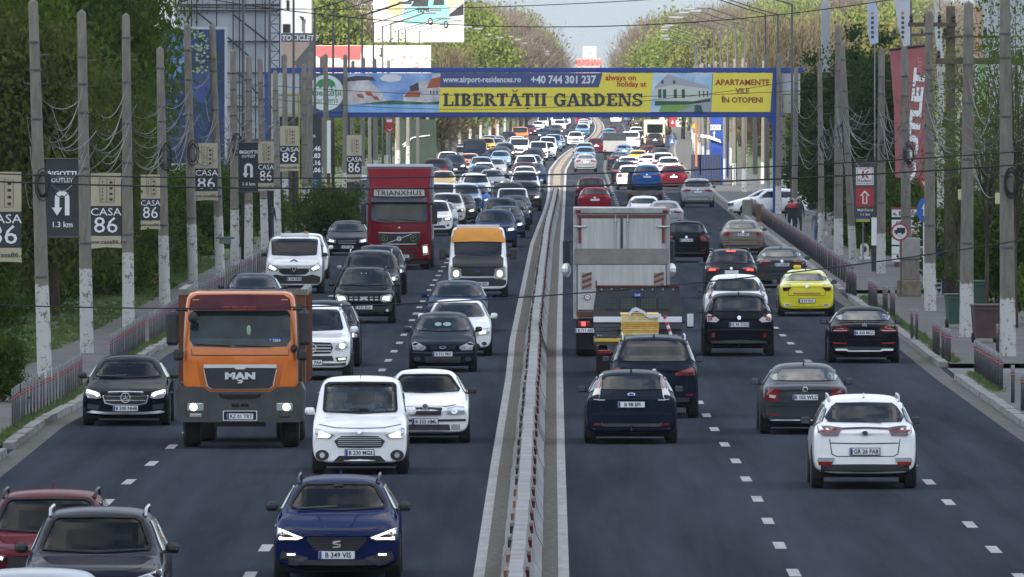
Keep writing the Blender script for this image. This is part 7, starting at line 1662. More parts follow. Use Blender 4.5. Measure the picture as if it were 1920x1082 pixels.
# motorcycle shop board
b = Board('shop_board', 'grey shop board with white lettering and pale peach panel left above the gantry', 'billboard', 760)
f = b.rect('board', 523, 62, 592, 300, mat('board_grey', (.14, .135, .13), .7), 0, .2); b.rect('peach_panel', 525, 79, 580, 135, mat('print_peach', (.50, .34, .28), .6, col2=(.55, .42, .36), vscale=.3), -.03, .02, f)
b.poly('dark_wedge', [(552, 117), (580, 84), (592, 84), (592, 140), (562, 140)], mat('board_grey', (0, 0, 0)), -.05, .01, f); b.txt('MOTOCICLETE', 551, 71.5, 14, M_WHITEINK, -.04, bold=.012, sx=.92, par=f, shear=.2)
b.rect('dark_panel', 527, 104, 533, 132, M_DARKGREY, -.06, .01, f)
b.rect('support', 530, 300, 538, 364, M_STRAP, .05, .2); b.rect('support', 578, 300, 586, 364, M_STRAP, .05, .2)
b = Board('grey_block', 'pale grey block wall with a few dark windows over the motorcycle board', 'building', 900)
b.rect('wall', 523, -60, 584, 330, mat('block_pale', (.36, .38, .40), .8, var=.05, vscale=.2), 0, 6); b.rect('bright_edge', 575, -60, 584, 62, mat('block_white', (.5, .5, .46), .8), -.2, .15)
for (x0, y0, x1, y1) in ((530, 45, 544, 60), (537, 0, 542, 18)): 
    q = b.rect('window', x0, y0, x1, y1, M_DARKGREY, -.10, .08); b.rect('window_pane', x0 + 1, y0 + 1, x1 - 1, y1 - 1, M_GLASSD, -.14, .03, q)
b.rect('wall_lamp_post', 566, 35, 568.5, 60, M_STRAP, -.3, .08); b.poly('wall_lamp', [(561, 30), (570, 32), (570, 38), (565, 37)], M_BLACKP, -.3, .1)
# low red and white billboard
b = Board('wide_billboard', 'wide billboard, red at the left and white at the right, above the gantry', 'billboard', 820)
f = b.rect('sheet', 590, 85, 808, 180, mat('bill_white', (.62, .58, .52), .6, var=.03), 0, .25); b.rect('frame', 589, 180, 809, 184, M_STRAP, -.02, .3)
b.poly('red_field', [(592, 86), (683, 86), (676, 100), (676, 112), (640, 112), (636, 108), (600, 110), (592, 104)], mat('bill_red', (.48, .10, .10), .6, var=.05), -.02, .01, f); b.rect('red_stripe', 592, 125, 700, 130, mat('bill_red', (0, 0, 0)), -.02, .01, f)
for k in range(22):
    x, y = random.uniform(600, 800), random.uniform(104, 128); b.poly('printed_shape', [(x, y), (x + random.uniform(3, 12), y - 2), (x + random.uniform(2, 10), y + random.uniform(2, 7))], mat('bill_tint%d' % (k % 3), [(.5, .42, .34), (.45, .30, .24), (.34, .38, .30)][k % 3], .6), -.02 - .001 * k, .004, f)
b.poly('printed_loop', [(710, 100), (714, 103), (714, 92), (711, 90), (716, 90), (717, 106), (712, 106)], M_DARKGREY, -.05, .01, f)
for x in (610, 690, 780): b.rect('support', x, 184, x + 6, 348, M_STRAP, .05, .2)
b = Board('white_hall', 'bright white hall with faint pink circles far behind the left lamps', 'building', 1250)
b.rect('wall', 596, 10, 700, 400, mat('hall_white', (.56, .54, .50), .7), 0, 8)
for (x, y) in ((644, 20), (655, 26), (648, 34), (658, 19)): b.poly('wall_ring', circ(x, y, 4, 12), mat('hall_pink', (.5, .25, .32), .6), -.05, .03)
b.rect('cornice', 594, 6, 702, 10, M_PLATE, -.2, .4); b.rect('parapet', 596, 60, 735, 82, M_PLATE, -.6, .3)
for x in (608, 690, 770): b.rect('roof_light', x, 77, x + 22, 80, M_BWHITE, -.9, .2)
# billboard with the small turquoise car
b = Board('car_billboard', 'sunlit billboard showing a small turquoise car at the top left of the gantry', 'billboard', 1050)
f = b.rect('sheet', 700, -70, 870, 79, mat('car_bill_white', (.62, .60, .55), .6), 0, .3)
b.poly('orange_field', [(728, -70), (770, -70), (752, 24), (742, 30), (728, 24)], mat('car_bill_orange', (.55, .36, .14), .6, col2=(.6, .5, .36), vscale=.3), -.02, .01, f)
b.poly('black_field', [(838, 30), (869, 6), (869, 28), (843, 31)], M_BLACKP, -.03, .01, f); b.poly('tan_field', [(840, -70), (869, -70), (869, 6), (840, 14)], mat('car_bill_orange', (0, 0, 0)), -.025, .01, f)
tq = mat('car_bill_turquoise', (.22, .52, .50), .5, var=.06, vscale=.8)
b.poly('printed_car', [(755, 22), (760, 14), (770, 12), (778, -2), (786, -12), (830, -14), (836, 8), (843, 18), (842, 38), (834, 44), (800, 40), (790, 46), (758, 44), (754, 36)], tq, -.04, .01, f)
b.poly('printed_windscreen', [(770, 12), (779, -2), (804, -4), (802, 12)], M_DARKGREY, -.055, .01, f); b.poly('printed_window', [(812, 10), (814, -4), (832, -5), (833, 9)], M_DARKGREY, -.055, .01, f)
for (x, y) in ((807, 40), (836, 46)): b.poly('printed_wheel', circ(x, y, 4.5, 14, 7), M_BLACKP, -.06, .01, f); b.poly('printed_rim', circ(x, y, 2.5, 12, 4), M_BWHITE, -.075, .01, f)
b.poly('printed_lamp', circ(761, 21, 3.5, 12), M_DARKGREY, -.055, .01, f); b.poly('printed_lamp', circ(761, 21, 2.3, 12), M_BWHITE, -.07, .01, f); b.txt('TAZZI', 793, 21, 8, M_INK, -.06, bold=.02, par=f); b.rect('printed_plate', 822, 33, 831, 36, M_INK, -.06, .01, f)
b.rect('printed_plate', 762, 36, 772, 39, mat('bill_tint1', (0, 0, 0)), -.06, .01, f); b.rect('support', 780, 90, 786, 305, M_STRAP, .1, .3); b.rect('support', 850, 90, 856, 305, M_STRAP, .1, .3)
# far white block with red letters at the end of the road
b = Board('far_store', 'pale tower block with faded red lettering at the far end of the road', 'building', 2900)
b.rect('wall', 1080, 109, 1127, 210, mat('far_pinkwall', (.45, .30, .28), .8), 0, 12); b.rect('sign_tower', 1093, 87, 1118, 109, mat('far_white', (.55, .55, .55), .8), .5, 8); b.poly('sign_mark', [(1102, 96), (1108, 96), (1110, 103), (1105, 100)], mat('far_grey', (.3, .33, .36), .8), .3, .1)
b.txt('AUCHAN', 1103, 117, 12, mat('far_red', (.5, .12, .1), .8), -.2, bold=.15)
# right far low white hall
b = Board('far_hall', 'long low white hall under the trees above the right end of the gantry', 'building', 1800); b.rect('wall', 1238, 118, 1320, 245, mat('hall_white', (0, 0, 0)), 0, 10); b.rect('roof', 1236, 115, 1322, 119, M_PLATE, -.4, 11)
# right white cladding building
b = Board('clad_building', 'tall white clad building with green stripe behind the rightmost poles', 'building', 520)
b.rect('wall', 1842, -60, 2100, 462, mat('clad_white', (.44, .45, .47), .7, var=.05, vscale=.2), 0, 8)
for k in range(9): b.rect('cladding_panel', 1844 + k * 14, -60, 1857 + k * 14, 452, mat('clad_white2', (.46, .47, .49), .6), -.06, .05)
b.rect('green_stripe', 1836, 120, 1846, 190, mat('clad_green', (.20, .38, .16), .6), -.12, .06); b.rect('warm_strip', 1828, 10, 1844, 120, mat('clad_peach', (.50, .34, .22), .7), .1, .2); b.rect('red_box', 1827, 200, 1840, 235, mat('sign_red', (0, 0, 0)), -.3, .15)
# blue hall with signs and dark railings under the right part of the gantry
b = Board('blue_wall', 'deep blue painted wall with white signs under the right part of the gantry', 'building', 800)
b.rect('wall', 1333, 214, 1356, 352, M_BLUE, 0, 3); b.rect('dark_wall', 1296, 290, 1352, 353, mat('dark_wall', (.03, .035, .04), .8), -.1, 1)
f = b.rect('sign', 1332, 234, 1352, 244, M_BWHITE, -.06, .03); b.txt('SPALAT', 1342, 239, 7, M_PLATEB, -.08, par=f); b.poly('arrow', [(1336, 250), (1339, 246), (1342, 250), (1340, 250), (1340, 260), (1338, 260), (1338, 250)], M_BWHITE, -.03, .02); b.poly('printed_swoosh', [(1300, 250), (1330, 254), (1350, 262), (1352, 268), (1330, 260), (1300, 255)], M_BWHITE, -.3, .05)
for k in range(14): b.rect('railing_bar', 1300 + k * 5, 268, 1301 + k * 5, 338, M_BLUE, -.5, .05)
b.rect('orange_post', 1303, 228, 1307, 312, mat('orange_post', (.35, .12, .04), .7), -.8, .1)
b.poly('yellow_cap', [(1296, 237), (1303, 230), (1303, 242)], MYEL, -.8, .05)
for (x, y, w_, h_, c, lab) in ((1261, 229, 12, 18, 'sign_red', 'small red square sign far right of the gantry bus'), (1260, 265, 10, 12, 'sign_blue', 'small blue square sign below the red one'), (592, 341, 12, 14, 'sign_blue', 'small blue crossing sign left of the red lorry')):
    b = Board('square_sign', lab, 'road sign', 900 if x > 1000 else 560); f = b.rect('plate', x - w_ / 2, y - h_ / 2, x + w_ / 2, y + h_ / 2, MATS[c], 0, .05); b.poly('symbol', [(x - 3, y + 3), (x, y - 4), (x + 3, y + 3)], M_BWHITE, -.02, .01, f); b.rect('post', x - .6, y + h_ / 2, x + .6, 150 + 7.2 * b.S, M_STEEL, .06, .05)
# left: petrol price totem, kiosk, wall pieces
b = Board('price_totem', 'dark price totem with four white price rows left below the gantry', 'sign', 575); f = b.rect('body', 577, 214, 603, 430, M_DARKB, 0, .3)
for i, s_ in enumerate(('7.46', '7.83', '7.16', '8.06')): b.txt(s_, 591, 279 + i * 13.4, 12, M_WHITEINK, -.02, bold=.01, par=f)
b.poly('pale_logo', [(582, 255), (590, 252), (592, 257), (584, 259)], mat('pale_lilac', (.4, .35, .45)), -.02, .01, f)
b = Board('red_sign', 'red framed lit box sign hanging under the gantry banner', 'sign', 700); b.rect('post', 728, 247, 731, 378, M_STEEL, .05, .08); f = b.rect('box', 722, 222, 738, 247, mat('sign_red', (0, 0, 0)), 0, .2); b.rect('white_bar', 725, 224, 735, 229, M_BWHITE, -.02, .01, f); b.poly('white_chevron', [(724, 241), (731, 244), (737, 240), (731, 246)], M_BWHITE, -.02, .01, f)
b = Board('kiosk', 'white and black kiosk partly behind the red lorry', 'kiosk', 600); b.rect('wall', 650, 332, 690, 420, mat('kiosk_grey', (.16, .18, .20), .6), 0, 3); b.rect('roof', 648, 330, 692, 337, M_PLATE, -.3, 3.4); b.rect('opening', 652, 345, 672, 415, M_BLACKP, -.05, .05); b.poly('dark_awning', [(650, 340), (664, 342), (676, 405), (668, 412), (655, 400)], M_BLACKP, -.7, .05)
b.rect('turquoise_box', 655, 395, 680, 408, mat('turquoise', (.06, .30, .40), .5), -.5, .3)
for (x0, y0, x1, y1, Y, m, lab) in ((600, 380, 622, 418, 640, M_POLE, 'grey stone block wall piece between the left poles'), (622, 400, 655, 425, 640, mat('yellow_wall', (.30, .20, .05), .8, var=.4), 'stained yellow low wall left of the kiosk'), (480, 425, 505, 472, 560, M_POLE, 'grey concrete block beside the ninth left pole'),
        (570, 120, 700, 420, 1150, mat('dusk_wall', (.14, .14, .15), .8, var=.35, vscale=.15), 'dim grey wall behind the left pole rows'), (524, 220, 562, 425, 640, mat('dark_timber', (.045, .03, .028), .8, var=.4, vscale=.6), 'dark timber shop front under the gantry end')):
    b = Board('wall_block', lab, 'wall', Y); b.rect('wall', x0, y0, x1, y1, m, 0, .6); b.rect('coping', x0 - 1, y0 - 2, x1 + 1, y0, M_POLE, -.06, .7)
b = Board('orange_post_sign', 'slim orange and white post sign left of the red lorry', 'sign', 560); b.rect('white_part', 613, 226, 620, 325, M_PLATE, 0, .1); b.rect('maroon_part', 613, 325, 619, 345, mat('maroon_visor', (0, 0, 0)), 0, .1); b.rect('orange_part', 614, 345, 620, 438, mat('cone_orange', (0, 0, 0)), 0, .1); b.rect('turquoise_part', 637, 358, 645, 374, mat('turquoise', (0, 0, 0)), 0, .1)
b = Board('dark_hoarding', 'dark green hoarding with a white scribbled line right of the far left poles', 'hoarding', 900)
b.rect('sheet', 748, 224, 818, 330, mat('hoarding_green', (.018, .032, .022), .8, var=.4, vscale=.3), 0, .3); b.line('scribble', [(755, 272), (765, 264), (775, 258), (790, 256), (806, 254)], .05, M_BWHITE, -.06); b.line('scribble', [(757, 276), (764, 268), (770, 262)], .05, M_BWHITE, -.06)
b = Board('grey_column', 'broad stained grey column left of the far traffic', 'column', 1000); b.rect('column', 818, 224, 856, 330, mat('column_stained', (.13, .125, .115), .8, col2=(.20, .19, .17), vscale=.3), 0, .5)
b = Board('red_post', 'bright red post far down the left pavement', 'post', 1500); b.rect('post', 929, 222, 935, 262, mat('post_red', (.5, .06, .08), .6), 0, .4)
# wooden poles with crossarms on the right
p = gp(1782, 560, .12); e = empty('wooden_pole', p, 0, 'dark timber pole with crossarms behind the second right pole', 'utility pole'); MW = mat('dark_timber2', (.085, .065, .05), .85, var=.35, vscale=2)
MB().lathe([(.20, 0), (.15, 9.6)], 10, 'z').build('shaft', MW, e, True)
for (z, x0, x1, r) in ((6.9 + .9, -.5, 2.4, .10), (9.0, -1.4, .2, .07), (5.7, -.3, 1.6, .08), (8.6, -.3, 1.9, .04)):
    a = MB().bbox(x0, x1, -.22, -.12, z - r, z + r, .02).build('crossarm', MW, e)
    for x in np.linspace(x0 + .1, x1 - .1, 4): MB().lathe([(.05, 0), (.075, .06), (.04, .12), (.07, .18), (.03, .26)], 8, 'z', (x, -.17, z + r)).build('insulator', M_BLACKP, a)
p = at(1717, 60, 560); e = empty('wooden_pole', (p.x - .3, 560, .1), 0, 'far timber pole with insulator arms behind the big red banner', 'utility pole'); MB().lathe([(.14, 0), (.11, 11)], 8).build('shaft', MW, e, True)
a = MB().bbox(-.9, 1.0, -.1, 0, 9.3, 9.42, .01).build('crossarm', MW, e)
for x in (-.7, -.3, .6, .9): MB().lathe([(.05, 0), (.07, .1), (.03, .24)], 8, 'z', (x, -.05, 9.42)).build('insulator', M_BLACKP, a)
# ------------------------------------------------------------------ trees: trunk, limbs and a crown of leaf faces in clumps
def leafmat(name, a, b_, tr=.35):
    if name in MATS: return MATS[name]
    m = bpy.data.materials.new(name); m.use_nodes = True; nt = m.node_tree; nt.nodes.clear()
    o = nt.nodes.new('ShaderNodeOutputMaterial'); d = nt.nodes.new('ShaderNodeBsdfDiffuse'); t = nt.nodes.new('ShaderNodeBsdfTranslucent'); x = nt.nodes.new('ShaderNodeMixShader'); x.inputs[0].default_value = tr
    tc = nt.nodes.new('ShaderNodeTexCoord'); n = nt.nodes.new('ShaderNodeTexNoise'); n.inputs['Scale'].default_value = 1.1; n.inputs['Detail'].default_value = 5; nt.links.new(tc.outputs['Object'], n.inputs['Vector'])
    r = nt.nodes.new('ShaderNodeValToRGB'); r.color_ramp.elements[0].position = .38; r.color_ramp.elements[1].position = .62; r.color_ramp.elements[0].color = tuple(a) + (1,); r.color_ramp.elements[1].color = tuple(b_) + (1,)
    nt.links.new(n.outputs[0], r.inputs[0]); nt.links.new(r.outputs[0], d.inputs[0]); nt.links.new(r.outputs[0], t.inputs[0]); nt.links.new(d.outputs[0], x.inputs[1]); nt.links.new(t.outputs[0], x.inputs[2]); nt.links.new(x.outputs[0], o.inputs[0]); MATS[name] = m; return m
M_BARK = mat('bark', (.075, .06, .045), .95, var=.35, vscale=3, bump=.5)
M_LD = leafmat('leaf_dark', (.030, .060, .010), (.070, .110, .020)); M_LM = leafmat('leaf_mid', (.060, .105, .014), (.115, .165, .030)); M_LL = leafmat('leaf_spring', (.15, .20, .045), (.22, .25, .07))
M_LB = leafmat('twig_brown', (.12, .09, .075), (.20, .155, .125), .1); M_LY = leafmat('leaf_yellow', (.16, .17, .04), (.22, .21, .08)); M_LO = leafmat('leaf_ochre', (.14, .115, .07), (.19, .16, .10), .2); M_LC = leafmat('leaf_conifer', (.024, .052, .014), (.050, .088, .024)); M_DUSK = leafmat('leaf_olive', (.062, .075, .018), (.115, .125, .034))
def crown_mesh(name, n, size, rx, rz, zc, clumps=60, seed=1, m=None, twig=False, cone=False, inner=.35, squash=.8):
    rg = np.random.default_rng(seed); C = rg.normal(size=(clumps, 3)); C /= np.linalg.norm(C, axis=1)[:, None]; C *= (inner + (1 - inner) * rg.random((clumps, 1)) ** .5)
    C *= np.array([rx, rx, rz]) * (1 + .14 * rg.normal(size=(clumps, 1)))
    if cone: f = np.clip(1.05 - (C[:, 2] + rz) / (2 * rz), .12, 1); C[:, 0] *= f; C[:, 1] *= f
    k = rg.integers(0, clumps, n); sg = np.minimum(rx, rz) * .19 * (.6 + rg.random(clumps)); P = C[k] + rg.normal(size=(n, 3)) * sg[k][:, None] * np.array([1, 1, squash]); P[:, 2] += zc; P[:, 2] = np.maximum(P[:, 2], .05)
    a = rg.normal(size=(n, 3)); a /= np.linalg.norm(a, axis=1)[:, None]
    if twig: d = P - np.array([0, 0, zc - rz]); d /= np.linalg.norm(d, axis=1)[:, None]; a = a * .45 + d; a /= np.linalg.norm(a, axis=1)[:, None]
    b = np.cross(a, rg.normal(size=(n, 3))); b /= np.linalg.norm(b, axis=1)[:, None]; s = size * (.55 + .9 * rg.random((n, 1)))
    if twig: v = np.stack([P - a * s * 2.4, P + b * s * .16, P + a * s * 2.4, P - b * s * .16], 1)
    else: v = np.stack([P - a * s, P + b * s * .55, P + a * s, P - b * s * .55], 1)
    me = bpy.data.meshes.new(name); me.vertices.add(4 * n); me.vertices.foreach_set('co', v.reshape(-1)); me.loops.add(4 * n); me.loops.foreach_set('vertex_index', np.arange(4 * n, dtype=np.int32))
    me.polygons.add(n); me.polygons.foreach_set('loop_start', np.arange(0, 4 * n, 4, dtype=np.int32)); me.polygons.foreach_set('loop_total', np.full(n, 4, dtype=np.int32)); me.update(calc_edges=True)
    if m: me.materials.append(m)
    return me, C
def trunk_mesh(name, C, zc, r, H, n=14, lean=.3):
    mb = MB(); mb.tube([(0, 0, -.1), (random.uniform(-.1, .1), .0, H * .3), (random.uniform(-lean, lean), 0, H * .6), (random.uniform(-lean, lean), 0, H * .85)], r, 8, r * .3)
    for c in C[:n]:
        z0 = H * random.uniform(.22, .5); e = Vector((c[0], c[1], c[2] + zc)); mb.tube([(0, 0, z0), ((e.x) * .45, e.y * .45, z0 + (e.z - z0) * .55 + .2), tuple(e)], r * .38, 5, r * .07)
    return mb.mesh(name, M_BARK, True)
TR = {}
def make_tree(key, n, size, rx, rz, zc, m, r=.2, **k):
    tw = k.pop('limbs', 14); me, C = crown_mesh('crown_' + key, n, size, rx, rz, zc, m=m, **k); TR[key] = (me, trunk_mesh('trunk_' + key, C, zc, r, zc + rz * .6, tw))
make_tree('dense', 34000, .085, 3.4, 4.0, 5.6, M_LM, .24, clumps=110, seed=1)
make_tree('dense2', 24000, .12, 3.0, 4.4, 5.8, M_LD, .24, clumps=95, seed=2)
make_tree('olive', 20000, .11, 2.8, 3.6, 4.8, M_DUSK, .2, clumps=80, seed=9)
make_tree('hedge', 14000, .085, 1.7, 1.5, 1.5, M_LD, .06, clumps=70, seed=3, limbs=6)
make_tree('bush', 9000, .08, 1.2, .9, .85, M_LM, .04, clumps=45, seed=4, limbs=5)
make_tree('conifer', 22000, .10, 1.7, 4.2, 4.3, M_LC, .16, clumps=90, seed=5, cone=True, limbs=8)
make_tree('spring', 9000, .24, 4.6, 5.4, 8.5, M_LL, .28, clumps=60, seed=6, limbs=30)
make_tree('yellow', 9000, .24, 4.2, 5.2, 8.0, M_LY, .28, clumps=60, seed=7, limbs=30)
make_tree('bare', 12000, .22, 5.2, 6.4, 10.0, M_LB, .34, clumps=85, seed=8, twig=True, limbs=60)
make_tree('ochre', 10000, .22, 4.8, 6.0, 9.2, M_LO, .3, clumps=80, seed=10, twig=True, limbs=60)
make_tree('sparse', 2800, .045, 1.6, 2.6, 4.6, M_LM, .07, clumps=46, seed=11, limbs=40, inner=.2)
def tree(key, x, y, s, label, group, sz=1, z=.1, name='tree', cat='tree'):
    e = empty(name, (x, y, z), random.uniform(0, 6.28), label, cat, group); e.scale = (s, s, s * sz); c, t = TR[key]; link('trunk', t, e); link('crown', c, e); return e
def tpx(key, px, Y, s, label, group, sz=1, **k): tree(key, (px - 960) / ppm(Y), Y, s, label, group, sz, **k)
# left mass
for (key, px, Y, s, sz, lab) in (('dense', -90, 345, 1.0, 1.5, 'leafy green tree at the left picture edge behind the nearest pole'), ('dense2', -20, 392, 1.1, 1.6, 'dark leafy tree behind the first beige banner'), ('dense', 150, 430, 1.0, 1.75, 'tall leafy tree arching over the blue billboard top'),
        ('olive', 30, 340, .8, 1.35, 'olive green tree between the nearest left pole and the picture edge'), ('dense2', 40, 420, 1.0, 1.7, 'dark tall tree above the first outlet banner'), ('olive', 105, 356, .72, 1.4, 'olive green tree just behind the first outlet banner'), ('dense', 200, 480, .75, 2.0, 'light green tree whose crown edge touches the billboard corner'),
        ('dense2', 110, 470, 1.0, 1.7, 'dark tree deep behind the second left pole'), ('olive', 165, 385, .6, 1.5, 'small olive tree right of the second left pole'), ('dense2', -40, 430, 1.2, 1.5, 'broad green tree deep behind the left picture edge'), ('dense', 215, 420, .55, 1.1, 'bright green young tree by the third left pole')):
    tpx(key, px, Y, s, lab, 'leafy trees behind the left poles', sz)
for (px, Y, s, key) in ((-75, 330, .8, 'hedge'), (25, 372, 1.15, 'hedge'), (110, 390, 1.25, 'hedge'), (190, 405, 1.15, 'hedge'), (205, 392, .8, 'hedge'), (225, 408, 1.1, 'hedge'), (262, 430, 1.0, 'hedge'), (258, 452, 1.0, 'bush'), (300, 462, 1.0, 'bush'), (-80, 300, .8, 'hedge'), (-24, 262, .42, 'hedge'), (285, 445, .9, 'bush'), (68, 384, 1.25, 'hedge'), (-5, 362, 1.2, 'hedge'), (150, 400, 1.25, 'hedge'), (240, 415, .9, 'bush')):
    tpx(key, px, Y, s, 'dark green bush in the hedge beneath the left trees', 'bushes beneath the left trees', 1.15, name='bush', cat='bush')
for (px, Y, s, key) in ((350, 480, 1.0, 'hedge'), (385, 505, 1.1, 'hedge'), (425, 500, .8, 'bush'), (330, 450, .9, 'bush'), (455, 540, 1.0, 'hedge'), (505, 560, 1.0, 'bush'), (600, 560, .9, 'bush'), (612, 520, .8, 'hedge')):
    tpx(key, px, Y, s, 'small dark bush between the whitewashed left poles', 'small bushes between the left poles', 1.0, name='bush', cat='bush')
# right mass
for (px, Y, s, sz, lab) in ((1522, 660, .95, .95, 'dark evergreen nearest the blue gantry leg'), (1545, 600, .8, .85, 'dark evergreen behind the walking man'), (1572, 600, .9, 1.0, 'dark evergreen behind the cable-wrapped pole'), (1600, 640, 1.0, 1.05, 'tall dark evergreen behind the leaning pole'), (1625, 560, .9, .92, 'dark evergreen behind the red arrow sign'),
        (1652, 600, 1.0, 1.0, 'dark evergreen behind the fifth right pole'), (1680, 560, .85, .95, 'dark evergreen left of the big red banner'), (1610, 520, .62, .6, 'low dark evergreen below the red arrow sign'), (1660, 520, .62, .62, 'low dark evergreen at the foot of the big red banner')):
    tpx('conifer', px, Y, s * 1.05, lab, 'evergreens behind the right poles', sz)
for (px, Y, s, sz, key, lab) in ((1765, 500, .55, .75, 'olive', 'olive tree behind the white post on the right'), (1912, 420, .50, .5, 'dense', 'green tree low at the right picture edge'), (1850, 470, .5, .5, 'olive', 'olive tree behind the brown bin'), (1812, 440, .42, .7, 'dense', 'small green tree behind the second right pole')):
    tpx(key, px, Y, s, lab, 'leafy trees behind the rightmost poles', sz)
for (px, Y, s, sz) in ((1850, 352, 1.0, 1.3), (1905, 340, 1.1, 1.35), (1800, 372, .9, 1.2), (1876, 380, 1.0, 1.25)):
    tpx('sparse', px, Y, s, 'thin creeper-like tree with sparse small leaves at the right edge', 'sparse leafed trees at the right edge', sz)
for (px, Y, s, key) in ((1845, 400, .9, 'hedge'), (1905, 378, 1.0, 'hedge'), (1960, 345, .8, 'bush'), (1878, 390, .9, 'hedge'), (1820, 405, .9, 'hedge'), (1600, 505, .6, 'bush'), (1630, 500, .6, 'bush'), (1680, 480, .7, 'bush'), (1660, 500, .9, 'hedge'), (1735, 455, .8, 'hedge')):
    tpx(key, px, Y, s, 'dark bush at the foot of the right poles', 'bushes at the foot of the right poles', 1.1, name='bush', cat='bush')
# verge trees beyond the gantry on both sides
for i in range(22):
    d = 660 + i * 40; x = KR(d) + random.uniform(7, 11); tree(random.choice(('conifer', 'olive', 'dense2')), x, d, random.uniform(.55, .9), 'dark tree lining the far right pavement beyond the gantry', 'dark trees lining the far right pavement', .8)
    x = KL(d) - random.uniform(6, 10); tree(random.choice(('olive', 'dense2', 'dense')), x, d, random.uniform(.55, .85), 'dark tree lining the far left pavement beyond the gantry', 'dark trees lining the far left pavement', .75)
# wooded skyline: px, distance, kind, tree top pixel row
HT = {'spring': 14.6, 'yellow': 14, 'bare': 17.4, 'ochre': 16}
def sky_tree(key, px, Y, top, side):
    hz = (CAM_H + (150 - top) / ppm(Y)); s = hz / HT[key]; tree(key, (px - 960) / ppm(Y), Y, s, {'spring': 'fresh green', 'yellow': 'yellow green', 'bare': 'leafless brown', 'ochre': 'ochre budding'}[key] + ' tree in the wooded skyline %s of the road gap' % side, key + ' trees in the %s skyline' % side)
def env_r0(x): return float(np.interp(x, [1140, 1150, 1165, 1190, 1230, 1300, 1350, 1420, 1500, 1600, 1700], [118, 88, 55, 34, 24, 16, 6, -6, -12, -14, -14]))
def env_l0(x): return float(np.interp(x, [560, 760, 880, 900, 960, 1000, 1030, 1060, 1080, 1090], [0, 0, 12, 4, 18, 24, 42, 70, 92, 118]))
def env_r(x): return max(env_r0(x - 34), env_r0(x))
def env_l(x): return max(env_l0(x + 36), env_l0(x))
for k in range(32):
    px = 1196 + k * 17 + random.uniform(-6, 6); Y = random.uniform(2050, 2600); sky_tree(random.choices(('bare', 'spring', 'ochre'), (.6, .25, .15))[0] if px > 1230 else random.choice(('spring', 'bare')), px, Y, env_r(px) + random.uniform(-4, 10), 'right')
for k in range(26):
    px = 1200 + k * 20 + random.uniform(-8, 8); Y = random.uniform(1350, 1900); sky_tree(random.choices(('ochre', 'yellow', 'spring', 'bare'), (.35, .25, .25, .15))[0], px, Y, env_r(px) * .5 + 55 + random.uniform(-14, 14), 'right')
for k in range(12):
    px = 1440 + k * 24 + random.uniform(-8, 8); Y = random.uniform(900, 1200); sky_tree(random.choice(('ochre', 'yellow', 'spring')), px, Y, random.uniform(10, 50), 'right')
for k in range(22):
    px = 812 + k * 10.0 + random.uniform(-4, 4); Y = random.uniform(2050, 2600); sky_tree(random.choices(('bare', 'spring', 'ochre'), (.65, .2, .15))[0], px, Y, env_l(px) + random.uniform(-3, 8), 'left')
for k in range(14):
    px = 770 + k * 17 + random.uniform(-6, 6); Y = random.uniform(1400, 1900); sky_tree(random.choice(('spring', 'ochre', 'spring', 'bare')), px, Y, max(env_l(px) + 25, 40) + random.uniform(0, 30), 'left')
for (key, px, Y, top) in (('spring', 872, 1300, 8), ('spring', 886, 1350, 20), ('spring', 870, 1150, 70), ('ochre', 850, 1150, 88), ('bare', 612, 1150, -40), ('bare', 640, 1180, -10), ('ochre', 700, 1130, 30), ('spring', 720, 1120, 60), ('spring', 590, 1130, -20), ('spring', 760, 1000, 86), ('ochre', 830, 1000, 80)):
    sky_tree(key, px, Y, top, 'left')
for k in range(30):
    px = 1180 + k * 22; sky_tree(random.choice(('bare', 'ochre')), px, 3000 + random.uniform(0, 300), env_r(px) + 14 + random.uniform(-4, 4), 'right')
    px = 780 + k * 9; sky_tree(random.choice(('bare', 'ochre')), px, 3000 + random.uniform(0, 300), env_l(px) + 14 + random.uniform(-4, 4), 'left')
near = lambda o: o.location.y
gap = lambda o: abs(o.location.x / o.location.y - .007)
for k_, w_ in (('spring', 'fresh green'), ('yellow', 'yellow green'), ('bare', 'leafless brown'), ('ochre', 'ochre budding')):
    for sd in ('right', 'left'): number_group(k_ + ' trees in the %s skyline' % sd, '{} %s tree from the road gap in the %s skyline' % (w_, sd), gap)
number_group('dark trees lining the far right pavement', '{} dark tree from the near end along the far right pavement', near); number_group('dark trees lining the far left pavement', '{} dark tree from the near end along the far left pavement', near)
number_group('bushes beneath the left trees', '{} dark green bush from the near end of the hedge beneath the left trees', near); number_group('small bushes between the left poles', '{} small dark bush from the near end between the whitewashed left poles', near)
number_group('bushes at the foot of the right poles', '{} dark bush from the near end at the foot of the right poles', near); number_group('sparse leafed trees at the right edge', '{} thin sparse-leaved tree from the near end at the right edge', near)
